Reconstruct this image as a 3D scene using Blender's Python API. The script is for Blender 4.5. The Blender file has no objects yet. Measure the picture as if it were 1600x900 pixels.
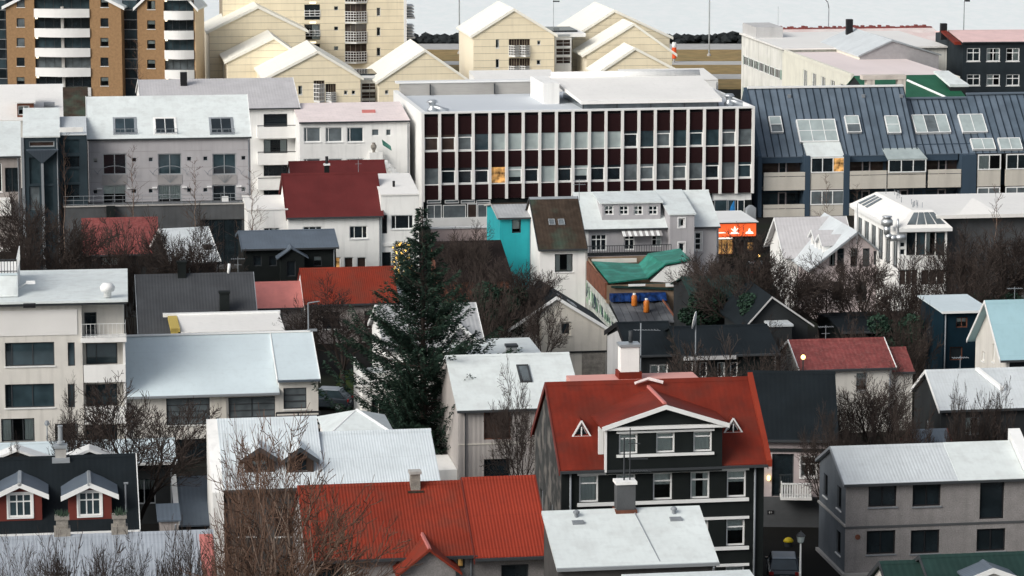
import bpy, bmesh, math, random
from mathutils import Vector, Matrix
random.seed(7)
C = bpy.context.scene.collection
R = math.radians
# ---------------------------------------------------------------- camera, sky, sun, exposure
FPX, PITCH, CH = 4900.0, R(9.4), 46.0
cam = bpy.data.cameras.new('camera'); camo = bpy.data.objects.new('camera', cam); C.objects.link(camo)
cam.sensor_width = 36; cam.lens = 36*FPX/1600; cam.clip_start = 1; cam.clip_end = 12000
camo.location = (0, 0, CH); camo.rotation_euler = (R(90)-PITCH, 0, 0)
bpy.context.scene.camera = camo
w = bpy.data.worlds.new("World"); bpy.context.scene.world = w; w.use_nodes = True
nt = w.node_tree; bg = nt.nodes['Background']
sky = nt.nodes.new('ShaderNodeTexSky'); sky.sky_type = 'NISHITA'; sky.sun_disc = False
SUN_EL, SUN_ROT = R(33), R(229)
sky.sun_elevation = SUN_EL; sky.sun_rotation = SUN_ROT
sky.air_density = 1.0; sky.dust_density = 3.5; sky.ozone_density = 0.8
hs = nt.nodes.new('ShaderNodeHueSaturation'); hs.inputs['Saturation'].default_value = .42   # a grey overcast sky
nt.links.new(sky.outputs[0], hs.inputs['Color']); nt.links.new(hs.outputs[0], bg.inputs[0]); bg.inputs[1].default_value = 0.12
sl = bpy.data.lights.new('sun', 'SUN'); sl.energy = 1.5; sl.angle = R(30); sl.color = (1, .97, .91)
so = bpy.data.objects.new('sun', sl); C.objects.link(so)
d = Vector((math.sin(SUN_ROT)*math.cos(SUN_EL), math.cos(SUN_ROT)*math.cos(SUN_EL), math.sin(SUN_EL)))
so.rotation_euler = d.to_track_quat('Z', 'Y').to_euler(); so.location = (0, 0, 150)
vs = bpy.context.scene.view_settings
vs.view_transform = 'Standard'; vs.look = 'None'; vs.exposure = 0.32; vs.gamma = 1.0; vs.use_curve_mapping = False
bpy.context.scene.cycles.max_bounces = 5; bpy.context.scene.cycles.diffuse_bounces = 3
bpy.context.scene.cycles.transparent_max_bounces = 8

# ---------------------------------------------------------------- survey: a sight line of the photograph as a ray in the place
def ray(px, py):
    rx, ry = (px-800)/FPX, -(py-450)/FPX
    c, s = math.cos(PITCH), math.sin(PITCH)
    return Vector((rx, c+ry*s, -s+ry*c))
def at(px, py, Y):
    r = ray(px, py); k = Y/r.y
    return Vector((r.x*k, Y, CH+r.z*k))
def ground(px, py, z=0):
    r = ray(px, py); k = (z-CH)/r.z
    return Vector((r.x*k, r.y*k, z))

# ---------------------------------------------------------------- materials
MATS = {}
def M(name, rgb, rough=.7, var=.1, vs=.6, streak=.0, corr=None, metal=0, stain=None, spec=.4, fine=.0, emit=0):
    if name in MATS: return MATS[name]
    if max(rgb) < .13 and spec == .4: spec = .12
    m = bpy.data.materials.new(name); m.use_nodes = True; MATS[name] = m
    n, l = m.node_tree.nodes, m.node_tree.links
    b = n['Principled BSDF']; b.inputs['Roughness'].default_value = rough; b.inputs['Metallic'].default_value = metal
    b.inputs['Specular IOR Level'].default_value = spec
    tc = n.new('ShaderNodeTexCoord')
    def noise(scale, mp=None, det=5):
        t = n.new('ShaderNodeTexNoise'); t.inputs['Scale'].default_value = scale; t.inputs['Detail'].default_value = det
        if mp:
            mm = n.new('ShaderNodeMapping'); mm.inputs['Scale'].default_value = mp
            l.new(tc.outputs['Object'], mm.inputs[0]); l.new(mm.outputs[0], t.inputs[0])
        else: l.new(tc.outputs['Object'], t.inputs[0])
        return t.outputs['Fac']
    def mrange(src, a, bb, c, dd):
        r = n.new('ShaderNodeMapRange'); l.new(src, r.inputs[0])
        for i, v in enumerate((a, bb, c, dd)): r.inputs[i+1].default_value = v
        return r.outputs[0]
    def mix(fac, a, bb, mode='MIX'):
        x = n.new('ShaderNodeMix'); x.data_type = 'RGBA'; x.blend_type = mode
        for i, v in ((0, fac), (6, a), (7, bb)):
            if hasattr(v, 'links'): l.new(v, x.inputs[i])
            elif i == 0: x.inputs[0].default_value = v
            else: x.inputs[i].default_value = (*v, 1) if len(v) == 3 else v
        return x.outputs[2]
    lo = tuple(c*(1-var) for c in rgb); hi = tuple(min(.93, c*(1+var)) for c in rgb)
    col = mix(mrange(noise(vs), .35, .65, 0, 1), lo, hi)
    if fine: col = mix(mrange(noise(14, None, 3), .3, .7, 0, fine), col, tuple(c*.45 for c in rgb))
    if streak:
        col = mix(mrange(noise(1.0, (2.6, 2.6, .22)), .5, .78, 0, streak), col, tuple(c*.42+.01 for c in rgb))
    if stain:
        srgb, amt, ssc = stain
        col = mix(mrange(noise(ssc, None, 8), .48, .62, 0, amt), col, srgb)
    if corr:
        ax, pitch, st = corr
        wv = n.new('ShaderNodeTexWave'); wv.bands_direction = ax; wv.inputs['Scale'].default_value = .314/pitch
        wv.inputs['Distortion'].default_value = .15; wv.inputs['Detail'].default_value = 0
        l.new(tc.outputs['Object'], wv.inputs[0])
        col = mix(mrange(wv.outputs['Fac'], 0, .35, st*.28, 0), col, tuple(c*.45 for c in rgb))
        bp = n.new('ShaderNodeBump'); bp.inputs['Strength'].default_value = st; bp.inputs['Distance'].default_value = .03
        l.new(wv.outputs['Fac'], bp.inputs['Height']); l.new(bp.outputs[0], b.inputs['Normal'])
        if ax in 'XY':   # laps where one sheet overlaps the next
            sp = n.new('ShaderNodeSeparateXYZ'); l.new(tc.outputs['Object'], sp.inputs[0])
            mo = n.new('ShaderNodeMath'); mo.operation = 'PINGPONG'; mo.inputs[1].default_value = 1.05; l.new(sp.outputs['Y' if ax == 'X' else 'X'], mo.inputs[0])
            col = mix(mrange(mo.outputs[0], 0, .035, .1+.25*min(1, st), 0), col, tuple(c*.45 for c in rgb))
            col = mix(mrange(noise(2.2, (1, .25, 1) if ax == 'X' else (.25, 1, 1), 6), .55, .75, 0, .12+.2*min(1, st)), col, tuple(c*.6+.02 for c in rgb))
        # sheets of slightly different age across the roof
        sc = n.new('ShaderNodeSeparateXYZ'); l.new(tc.outputs['Object'], sc.inputs[0])
        ma = n.new('ShaderNodeMath'); ma.operation = 'MULTIPLY'; ma.inputs[1].default_value = 1/.95
        l.new(sc.outputs[{'X': 0, 'Y': 1, 'Z': 2}[ax]], ma.inputs[0])
        fl = n.new('ShaderNodeMath'); fl.operation = 'FLOOR'; l.new(ma.outputs[0], fl.inputs[0])
        wn = n.new('ShaderNodeTexWhiteNoise'); wn.noise_dimensions = '1D'; l.new(fl.outputs[0], wn.inputs['W'])
        col = mix(mrange(wn.outputs['Value'], 0, 1, 0, .03+.14*min(1, st)), col, tuple(c*.6 for c in rgb))
    else:
        bp = n.new('ShaderNodeBump'); bp.inputs['Strength'].default_value = .25; bp.inputs['Distance'].default_value = .02
        l.new(noise(9, None, 4), bp.inputs['Height']); l.new(bp.outputs[0], b.inputs['Normal'])
    l.new(col, b.inputs['Base Color'])
    if emit:
        l.new(col, b.inputs['Emission Color']); b.inputs['Emission Strength'].default_value = emit
    return m
def glass_dark(name, rgb, rough=.06):
    m = bpy.data.materials.new(name); m.use_nodes = True; MATS[name] = m
    n, l = m.node_tree.nodes, m.node_tree.links
    b = n['Principled BSDF']; b.inputs['Roughness'].default_value = rough
    b.inputs['Specular IOR Level'].default_value = .7
    tc = n.new('ShaderNodeNewGeometry'); t = n.new('ShaderNodeTexNoise'); t.inputs['Scale'].default_value = .9
    l.new(tc.outputs['Position'], t.inputs[0])
    cr = n.new('ShaderNodeValToRGB'); cr.color_ramp.elements[0].position = .35; cr.color_ramp.elements[1].position = .7
    a_, b_ = (.88, 1.12) if max(rgb) > .3 else (.75, 1.35)
    cr.color_ramp.elements[0].color = (*[c*a_ for c in rgb], 1); cr.color_ramp.elements[1].color = (*[c*b_ for c in rgb], 1)
    l.new(t.outputs['Fac'], cr.inputs[0]); l.new(cr.outputs[0], b.inputs['Base Color'])
    return m
def glass_clear(name, tint=(.9, .94, .94)):
    m = bpy.data.materials.new(name); m.use_nodes = True; MATS[name] = m
    n, l = m.node_tree.nodes, m.node_tree.links
    n.remove(n['Principled BSDF'])
    tr = n.new('ShaderNodeBsdfTransparent'); tr.inputs[0].default_value = (*tint, 1)
    gl = n.new('ShaderNodeBsdfGlossy'); gl.inputs['Roughness'].default_value = .03
    fr = n.new('ShaderNodeFresnel'); fr.inputs[0].default_value = 1.5
    mx = n.new('ShaderNodeMixShader'); l.new(fr.outputs[0], mx.inputs[0]); l.new(tr.outputs[0], mx.inputs[1]); l.new(gl.outputs[0], mx.inputs[2])
    l.new(mx.outputs[0], n['Material Output'].inputs[0])
    return m
glass_dark('glass', (.012, .018, .022)); glass_dark('glass_blue', (.03, .05, .06)); glass_dark('glass_grey', (.11, .13, .14), .15)
glass_dark('glass_pale', (.36, .42, .42), .2); glass_dark('glass_brown', (.05, .035, .03))
glass_clear('glass_clear')
WHT = (.80, .81, .80)
M('white_paint', WHT, .45, .04, streak=.12); M('white_wall', (.82, .82, .80), .8, .04, streak=.26, fine=.06)
M('cream_wall', (.64, .62, .575), .85, .06, streak=.36, fine=.08); M('beige_wall', (.60, .57, .51), .85, .07, streak=.4, fine=.12)
M('pale_grey_wall', (.50, .50, .50), .85, .07, streak=.35, fine=.12); M('grey_wall', (.32, .31, .31), .9, .08, streak=.3, fine=.2)
M('warm_grey_wall', (.33, .30, .285), .9, .08, streak=.4, fine=.25); M('lilac_grey_wall', (.41, .40, .415), .9, .06, streak=.25, fine=.12)
M('pebbledash', (.29, .275, .27), .95, .1, 1.5, streak=.3, fine=.6)
M('dark_wall', (.025, .028, .03), .8, .15, streak=.2); M('black_wall', (.011, .014, .014), .7, .15)
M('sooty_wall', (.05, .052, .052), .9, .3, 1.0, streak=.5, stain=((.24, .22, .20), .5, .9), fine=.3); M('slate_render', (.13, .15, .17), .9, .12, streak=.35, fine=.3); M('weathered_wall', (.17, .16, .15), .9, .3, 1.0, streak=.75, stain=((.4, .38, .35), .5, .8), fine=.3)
M('slate_wall', (.03, .045, .055), .6, .12, streak=.1); M('teal_wall', (.004, .016, .026), .7, .2, streak=.3)
M('turquoise_wall', (.012, .33, .37), .7, .08, streak=.25, fine=.1); M('pink_wall', (.45, .33, .31), .8, .08, streak=.3)
M('pinkish_wall', (.46, .40, .40), .85, .08, streak=.3); M('red_wall', (.13, .022, .015), .7, .12)
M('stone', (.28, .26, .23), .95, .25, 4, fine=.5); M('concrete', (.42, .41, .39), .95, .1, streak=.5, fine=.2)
M('dark_concrete', (.09, .095, .10), .95, .15, streak=.4, fine=.2); M('rusty', (.16, .06, .035), .9, .3, 2, fine=.4)
M('brick_wall', (.33, .20, .10), .9, .12, 3, streak=.12, fine=.35); M('tan_panel', (.72, .56, .37), .85, .06, streak=.12)
M('yellow_panel', (.82, .73, .54), .8, .05, .4, streak=.15); M('panel_joint', (.30, .26, .19), .9)
M('maroon_panel', (.022, .009, .010), .35, .12); M('black_metal', (.018, .018, .02), .5); M('dark_metal', (.05, .055, .06), .5)
M('zinc', (.42, .45, .47), .4, .12, metal=.5); M('lead', (.22, .24, .26), .6, .15)
M('white_fin', (.80, .79, .77), .6, .04, streak=.1); M('galvanised', (.55, .58, .6), .35, .12, metal=.7)
def roofs(name, rgb, pitch=.22, st=.6, rough=.55, **k):
    for a in 'XY': M(name+a, rgb, rough, corr=(a, pitch, st), **k)
roofs('white_roof', (.67, .72, .715), .25, .05, .5, var=.05, vs=.25, streak=.2, stain=((.42, .43, .42), .22, .9))
roofs('warm_white_roof', (.80, .79, .76), .3, .02, .6, var=.03, vs=.2, streak=.10)
roofs('blue_white_roof', (.59, .68, .715), .3, .03, .5, var=.05, vs=.25, streak=.12)
roofs('grey_white_roof', (.58, .62, .64), .2, .25, .5, var=.06, vs=.4, streak=.2)
roofs('grey_roof', (.40, .41, .42), .28, .5, .55, var=.1, streak=.3)
roofs('lilac_roof', (.50, .49, .50), .3, .3, .6, var=.06, streak=.2)
roofs('corr_white', (.62, .68, .71), .16, .4, .5, var=.05, streak=.15)
roofs('red_roof', (.23, .033, .017), .17, .6, .6, var=.16, vs=.3, streak=.3, spec=.15, stain=((.13, .045, .03), .4, .8))
roofs('rust_red_roof', (.165, .022, .012), .3, .1, .65, var=.2, vs=.5, streak=.4, spec=.15, stain=((.085, .025, .018), .45, .6))
roofs('maroon_roof', (.11, .022, .022), .4, .05, .65, var=.1, vs=.5, streak=.12)
roofs('pink_roof', (.52, .18, .16), .4, .05, .5, var=.1, streak=.2)
roofs('worn_red_roof', (.20, .045, .042), .3, .3, .7, var=.25, vs=1.4, streak=.5, fine=.3, stain=((.33, .15, .13), .25, 5))
roofs('dark_roof', (.058, .062, .068), .24, .35, .7, var=.12, streak=.2)
roofs('black_roof', (.010, .014, .017), .3, .15, .65, var=.15)
roofs('steel_roof', (.095, .12, .15), .25, .3, .45, var=.1, streak=.1)
roofs('moss_roof', (.055, .040, .030), .3, .3, .9, var=.3, vs=1.2, streak=.5, fine=.4, stain=((.06, .13, .10), .4, .35))
roofs('green_roof', (.010, .15, .105), .35, .2, .5, var=.2, vs=1, streak=.2, stain=((.04, .32, .25), .6, .9))
roofs('dark_green_roof', (.02, .045, .04), .35, .3, .6, var=.15)
roofs('sky_blue_roof', (.32, .49, .54), .35, .03, .5, var=.04, streak=.08)
roofs('pinkwhite_roof', (.80, .70, .68), .3, .12, .55, var=.05, streak=.2)
M('felt', (.58, .62, .66), .8, .12, .3, streak=.1, stain=((.55, .58, .6), .4, .25)); M('dark_felt', (.07, .075, .085), .6, .3, .4, stain=((.16, .17, .18), .6, .5))
M('curtain', (.74, .74, .72), .9, .05, emit=0); M('blind', (.55, .55, .53), .8, .04); M('warm_lit', (.52, .27, .09), .5, .85, 2.6, emit=.28); M('room_dark', (.012, .012, .014), .9)
M('bark', (.045, .036, .032), .95, .25, 3); M('twig', (.048, .038, .034), .95, .2, 3)
M('pale_bark', (.20, .15, .12), .95, .2, 3); M('needle', (.018, .036, .026), .85, .4, 1.5); M('needle_tip', (.036, .062, .042), .85, .3, 2)
M('lamp_glow', (1, .62, .2), .5, .02, emit=3.5); M('yellow_glow', (1, .6, .15), .5, .02, emit=1.3)

M('soil', (.013,.013,.012), .95, .3, .15, fine=.3, stain=((.012,.018,.008),.6,.08))
# ---------------------------------------------------------------- meshes
class MB:
    def __init__(s): s.v = []; s.f = []; s.m = []; s.k = 0
    def poly(s, pts):
        i = len(s.v); s.v += [tuple(p) for p in pts]; s.f.append(tuple(range(i, i+len(pts)))); s.m.append(s.k)
    def hexa(s, p):          # 8 points: bottom 4, top 4 (counter-clockwise from above)
        i = len(s.v); s.v += [tuple(q) for q in p]
        for a in ((3, 2, 1, 0), (4, 5, 6, 7), (0, 1, 5, 4), (1, 2, 6, 5), (2, 3, 7, 6), (3, 0, 4, 7)):
            s.f.append(tuple(i+x for x in a)); s.m.append(s.k)
    def box(s, x0, y0, z0, x1, y1, z1):
        s.hexa([(x0, y0, z0), (x1, y0, z0), (x1, y1, z0), (x0, y1, z0), (x0, y0, z1), (x1, y0, z1), (x1, y1, z1), (x0, y1, z1)])
    def slab(s, pts, n, t):  # quad extruded down along -n by t
        q = [Vector(p) for p in pts]; n = Vector(n).normalized()*t
        s.hexa([p-n for p in q]+q)
    def prism(s, pts, off):  # any convex polygon extruded by off
        o = Vector(off); a = [Vector(p) for p in pts]; b = [p+o for p in a]; k = len(a)
        s.poly(a[::-1]); s.poly(b)
        for i in range(k): s.poly([a[i], a[(i+1) % k], b[(i+1) % k], b[i]])
    def tube(s, p, q, r0, r1=None, n=6, cap=True):
        p, q = Vector(p), Vector(q); r1 = r0 if r1 is None else r1
        d = q-p
        if d.length < 1e-6: return
        z = d.normalized(); x = z.orthogonal().normalized(); y = z.cross(x); i = len(s.v)
        for c, r in ((p, r0), (q, r1)):
            for k in range(n):
                a = 2*math.pi*k/n; s.v.append(tuple(c+x*r*math.cos(a)+y*r*math.sin(a)))
        for k in range(n):
            s.f.append((i+k, i+(k+1) % n, i+n+(k+1) % n, i+n+k)); s.m.append(s.k)
        if cap:
            s.f.append(tuple(i+n+k for k in range(n))); s.m.append(s.k)
            s.f.append(tuple(i+n-1-k for k in range(n))); s.m.append(s.k)
    def path(s, pts, r, n=6):
        for a, b in zip(pts, pts[1:]): s.tube(a, b, r, r, n)
    def lathe(s, c, prof, n=12):   # prof: (r, z) pairs
        i = len(s.v)
        for r, z in prof:
            for k in range(n):
                a = 2*math.pi*k/n; s.v.append((c[0]+r*math.cos(a), c[1]+r*math.sin(a), c[2]+z))
        for j in range(len(prof)-1):
            for k in range(n):
                s.f.append((i+j*n+k, i+j*n+(k+1) % n, i+(j+1)*n+(k+1) % n, i+(j+1)*n+k)); s.m.append(s.k)
        s.f.append(tuple(i+(len(prof)-1)*n+k for k in range(n))); s.m.append(s.k)
        s.f.append(tuple(i+n-1-k for k in range(n))); s.m.append(s.k)
    def mesh(s, name, *mats, smooth=False):
        me = bpy.data.meshes.new(name); me.from_pydata(s.v, [], s.f)
        for m in mats: me.materials.append(MATS[m])
        if len(mats) > 1:
            me.polygons.foreach_set('material_index', s.m)
        if smooth: me.polygons.foreach_set('use_smooth', [True]*len(s.f))
        me.update(); return me
    def build(s, name, mat, parent=None, smooth=False, loc=None):
        mats = (mat,) if isinstance(mat, str) else mat
        o = bpy.data.objects.new(name, s.mesh(name, *mats, smooth=smooth)); C.objects.link(o)
        if parent: o.parent = parent
        if loc is not None: o.location = loc
        return o
UB = {}
def ubox(name, mat, parent, a, b, rot=None, bev=False):
    """a unit cube of shared mesh data, scaled to span a..b in the parent's space"""
    if mat not in UB:
        m = MB(); m.box(0, 0, 0, 1, 1, 1); UB[mat] = m.mesh('unit_box', mat)
    o = bpy.data.objects.new(name, UB[mat]); C.objects.link(o); o.parent = parent
    o.location = a; o.scale = (b[0]-a[0], b[1]-a[1], b[2]-a[2])
    return o
def tag(o, label, cat, group=None, kind=None):
    o['label'] = label; o['category'] = cat
    if group: o['group'] = group
    if kind: o['kind'] = kind
    return o
def empty(name, loc, rz=0):
    o = bpy.data.objects.new(name, None); C.objects.link(o); o.location = loc; o.rotation_euler = (0, 0, rz)
    o.empty_display_size = .5
    return o
def struct(o, kind='structure'): o['kind'] = kind; return o
def clip(poly, a, b, c):     # keep a*x+b*y<=c
    out = []
    for i in range(len(poly)):
        p, q = poly[i], poly[(i+1) % len(poly)]
        dp, dq = a*p[0]+b*p[1]-c, a*q[0]+b*q[1]-c
        if dp <= 1e-9: out.append(p)
        if (dp < -1e-9 and dq > 1e-9) or (dp > 1e-9 and dq < -1e-9):
            t = dp/(dp-dq); out.append((p[0]+(q[0]-p[0])*t, p[1]+(q[1]-p[1])*t))
    return out
def clip_rect(poly, u0, z0, u1, z1):
    for a, b, c in ((-1, 0, -u0), (1, 0, u1), (0, -1, -z0), (0, 1, z1)):
        poly = clip(poly, a, b, c)
        if len(poly) < 3: return []
    return poly
FOOT = []; RW_ = random.Random(31)
class Bld:
    def __init__(s, name, label, cat, xl, ye, xr, Y, th=8.5, group=None):
        p = at(xl, ye, Y); s.he = p.z; s.th = R(th); s.name = name
        s.o = Vector((p.x, Y, 0)); s.root = empty(name, s.o, s.th); tag(s.root, label, cat, group)
        s.c, s.s_ = math.cos(s.th), math.sin(s.th)
        s.w = s.f(xr, ye)[0]; s.blocks = []
    def loc(s, v):           # world vector/point -> local
        v = v-s.o; return Vector((v.x*s.c+v.y*s.s_, -v.x*s.s_+v.y*s.c, v.z))
    def lray(s, px, py):
        r = ray(px, py); o = s.loc(Vector((0, 0, CH)))
        return o, Vector((r.x*s.c+r.y*s.s_, -r.x*s.s_+r.y*s.c, r.z))
    def hit(s, px, py, pt, n):
        o, r = s.lray(px, py); n = Vector(n); k = (Vector(pt)-o).dot(n)/r.dot(n); return o+r*k
    def f(s, px, py, y=0): h = s.hit(px, py, (0, y, 0), (0, 1, 0)); return (h.x, h.z)
    def sd(s, px, py, x=0): h = s.hit(px, py, (x, 0, 0), (1, 0, 0)); return (h.y, h.z)
    def g(s, px, py, z=0): h = s.hit(px, py, (0, 0, z), (0, 0, 1)); return (h.x, h.y)
    def block(s, *a, **k):
        b = Block(s, *a, **k); s.blocks.append(b)
        return b
    def ub(s, name, mat, *a): return ubox(name, mat, s.root, a[:3], a[3:])
    def done(s):
        k = s.blocks[0] if s.blocks else None
        if k and k.prof in ('x', 'shed') and k.z0 < .5 and not any(c.name.startswith('downpipe') for c in s.root.children):
            x = k.x1-.18; m = MB(); m.path([(x, k.y0-.32, k.he-.12), (x, k.y0-.09, k.he-.5), (x, k.y0-.09, .05)], .055, 6); m.build('downpipe', 'lead', s.root)
        for b in s.blocks: b.build()
FACE = {'F': (0, 1), 'L': (-90, 1), 'R': (90, 1), 'B': (180, 1)}
class Block:
    """a volume of a building; prof: 'flat', 'x' (ridge along x), 'y' (ridge along y), 'shed' (rises to the back)"""
    def __init__(s, b, x0, x1, y0, y1, z0, he, hr=None, prof='flat', mat='white_wall', am=None, name='wall'):
        s.b = b; s.x0, s.x1, s.y0, s.y1, s.z0, s.he = x0, x1, y0, y1, z0, he
        s.hr = hr if hr is not None else he; s.prof = prof; s.mat = mat; s.holes = {'F': [], 'L': [], 'R': [], 'B': []}
        s.ym = am if (am is not None and prof == 'x') else (y0+y1)/2
        s.xm = am if (am is not None and prof == 'y') else (x0+x1)/2; s.name = name
        a = s.b.th
        if z0 < 1:
            FOOT.append((b.name, [(b.o.x+x*b.c-y*b.s_, b.o.y+x*b.s_+y*b.c) for x, y in ((x0, y0), (x1, y0), (x1, y1), (x0, y1))]))
    def facepoly(s, f):
        x0, x1, y0, y1, z0, he, hr = s.x0, s.x1, s.y0, s.y1, s.z0, s.he, s.hr
        W, D = x1-x0, y1-y0
        if f in 'FB':
            h = hr if (s.prof == 'shed' and f == 'B') else he
            p = [(0, z0), (W, z0), (W, h), (0, h)]
            if s.prof == 'y': p = [(0, z0), (W, z0), (W, he), ((s.xm-x0) if f == 'F' else (x1-s.xm), hr), (0, he)]
            return p
        # L runs from the back to the front, R from the front to the back
        p = [(0, z0), (D, z0), (D, he), (0, he)]
        if s.prof == 'x': p = [(0, z0), (D, z0), (D, he), ((y1-s.ym) if f == 'L' else (s.ym-y0), hr), (0, he)]
        if s.prof == 'shed': p = [(0, z0), (D, z0), (D, he), (0, hr)] if f == 'L' else [(0, z0), (D, z0), (D, hr), (0, he)]
        return p
    def org(s, f):
        return {'F': ((s.x0, s.y0), 0), 'B': ((s.x1, s.y1), 180), 'L': ((s.x0, s.y1), -90), 'R': ((s.x1, s.y0), 90)}[f]
    def p3(s, f, u, z, y=0):
        (ox, oy), a = s.org(f); a = R(a)
        return (ox+u*math.cos(a)-y*math.sin(a), oy+u*math.sin(a)+y*math.cos(a), z)
    def uz(s, f, px, py):    # pixel -> face coordinates
        if f == 'F': u, z = s.b.f(px, py, s.y0); return u-s.x0, z
        if f == 'L': v, z = s.b.sd(px, py, s.x0); return s.y1-v, z
        if f == 'R': v, z = s.b.sd(px, py, s.x1); return v-s.y0, z
    def rect(s, f, x0, y0, x1, y1):
        xm, ym = (x0+x1)/2, (y0+y1)/2
        a, b = s.uz(f, x0, ym)[0], s.uz(f, x1, ym)[0]
        return min(a, b), s.uz(f, xm, y1)[1], max(a, b), s.uz(f, xm, y0)[1]
    def W(s, px0, py0, px1, py1, f='F', **k): return s.win(f, *s.rect(f, px0, py0, px1, py1), **k)
    def win(s, f, u0, z0, u1, z1, cols=1, rows=1, frame='white_paint', pane='glass', sill='white_paint', cur=None, fw=.07,
            mw=None, recess=.14, name='window', hole=True, trim=0, lit=None, curmat='curtain'):
        (ox, oy), ang = s.org(f)
        if hole: s.holes[f].append((u0, z0, u1, z1))
        if u1-u0 < .15 or z1-z0 < .15: return None
        mw = fw*.8 if mw is None else mw
        cols = [1]*cols if isinstance(cols, int) else cols; rows = [1]*rows if isinstance(rows, int) else rows
        if cur is None and pane == 'glass' and frame != 'black_metal' and name == 'window' and RW_.random() < .4: cur = RW_.choice(('half', 'sides', 'left', 'right', 'low'))
        w, h = u1-u0, z1-z0; m = MB(); r0, r1 = (recess-.03, recess+.05) if hole else (-.06, -.0)
        m.box(0, r0, 0, fw, r1, h); m.box(w-fw, r0, 0, w, r1, h); m.box(fw, r0, 0, w-fw, r1, fw); m.box(fw, r0, h-fw, w-fw, r1, h)
        xs = [fw]; iw = w-2*fw
        for c in cols: xs.append(xs[-1]+iw*c/sum(cols))
        zs = [fw]; ih = h-2*fw
        for c in rows: zs.append(zs[-1]+ih*c/sum(rows))
        for x in xs[1:-1]: m.box(x-mw/2, r0+.005, fw, x+mw/2, r1, h-fw)
        for z in zs[1:-1]: m.box(fw, r0+.01, z-mw/2, w-fw, r1-.01, z+mw/2)
        if trim:
            t = trim; m.box(-t, -.045, -.001, -.002, .03, h+t); m.box(w+.002, -.045, -.001, w+t, .03, h+t); m.box(-.002, -.045, h+.002, w+.002, .03, h+t-.003); m.box(-t, -.05, -t, w+t, .03, -.003)
        o = m.build(name, frame, s.b.root); o.location = s.p3(f, u0, z0); o.rotation_euler = (0, 0, R(ang))
        py = r1-.03
        for i in range(len(xs)-1):
            for j in range(len(zs)-1):
                pm = pane[i % len(pane)] if isinstance(pane, (list, tuple)) else pane
                if cur: pm = 'glass_clear'
                ubox('pane', pm, o, (xs[i], py, zs[j]), (xs[i+1], py+.015, zs[j+1]))
        if cur:
            D = .45
            ubox('room', 'warm_lit' if lit else 'room_dark', o, (fw, r1+D, fw), (w-fw, r1+D+.05, h-fw))
            parts = {'full': [(0, 0, 1, 1)], 'half': [(0, .55, 1, 1)], 'low': [(0, .25, 1, 1)], 'sides': [(0, 0, .28, 1), (.72, 0, 1, 1)], 'left': [(0, 0, .5, 1)], 'right': [(.5, 0, 1, 1)]}[cur]
            for a, bb, c, dd in parts:
                m = MB(); n = max(4, int((c-a)*iw/.09)); X0, X1 = fw+a*iw, fw+c*iw; Z0, Z1 = fw+bb*ih, fw+dd*ih
                pr = [(X0+(X1-X0)*i/n, r1+.06+(.03 if i % 2 else 0)+random.uniform(-.006, .006)) for i in range(n+1)]
                for p, q in zip(pr, pr[1:]): m.poly([(p[0], p[1], Z0), (q[0], q[1], Z0), (q[0], q[1], Z1), (p[0], p[1], Z1)])
                m.build('curtain', curmat, o)
        if sill: ubox('sill', sill, o, (-.06, -.07, -.075), (w+.06, r0, -.003))
        return o
    def pieces(s, mb, f, nm=None):
        P = s.facepoly(f); H = s.holes[f]
        us = sorted({min(p[0] for p in P), max(p[0] for p in P)} | {h[i] for h in H for i in (0, 2)})
        zs = sorted({min(p[1] for p in P), max(p[1] for p in P)} | {h[i] for h in H for i in (1, 3)})
        for i in range(len(us)-1):
            run = None
            for j in range(len(zs)-1):
                uc, zc = (us[i]+us[i+1])/2, (zs[j]+zs[j+1])/2
                inh = any(h[0] < uc < h[2] and h[1] < zc < h[3] for h in H)
                if inh:
                    if run is not None: s._emit(mb, f, P, us[i], run, us[i+1], zs[j]); run = None
                elif run is None: run = zs[j]
            if run is not None: s._emit(mb, f, P, us[i], run, us[i+1], zs[-1])
        for (u0, z0, u1, z1) in H:
            d = .25; q = lambda u, z, y: s.p3(f, u, z, y)
            mb.poly([q(u0, z0, 0), q(u0, z0, d), q(u0, z1, d), q(u0, z1, 0)]); mb.poly([q(u1, z0, 0), q(u1, z1, 0), q(u1, z1, d), q(u1, z0, d)])
            mb.poly([q(u0, z0, 0), q(u1, z0, 0), q(u1, z0, d), q(u0, z0, d)]); mb.poly([q(u0, z1, 0), q(u0, z1, d), q(u1, z1, d), q(u1, z1, 0)])
    def _emit(s, mb, f, P, u0, z0, u1, z1):
        p = clip_rect(P, u0, z0, u1, z1)
        if len(p) >= 3: mb.poly([s.p3(f, u, z) for u, z in p])
    def build(s):
        mb = MB()
        for f in 'FLRB':
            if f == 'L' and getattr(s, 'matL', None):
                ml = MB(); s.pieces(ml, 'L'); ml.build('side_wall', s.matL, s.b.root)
            else: s.pieces(mb, f)
        if s.prof == 'flat': mb.poly([(s.x0, s.y0, s.he), (s.x1, s.y0, s.he), (s.x1, s.y1, s.he), (s.x0, s.y1, s.he)])
        return mb.build(s.name, s.mat, s.b.root)
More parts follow.
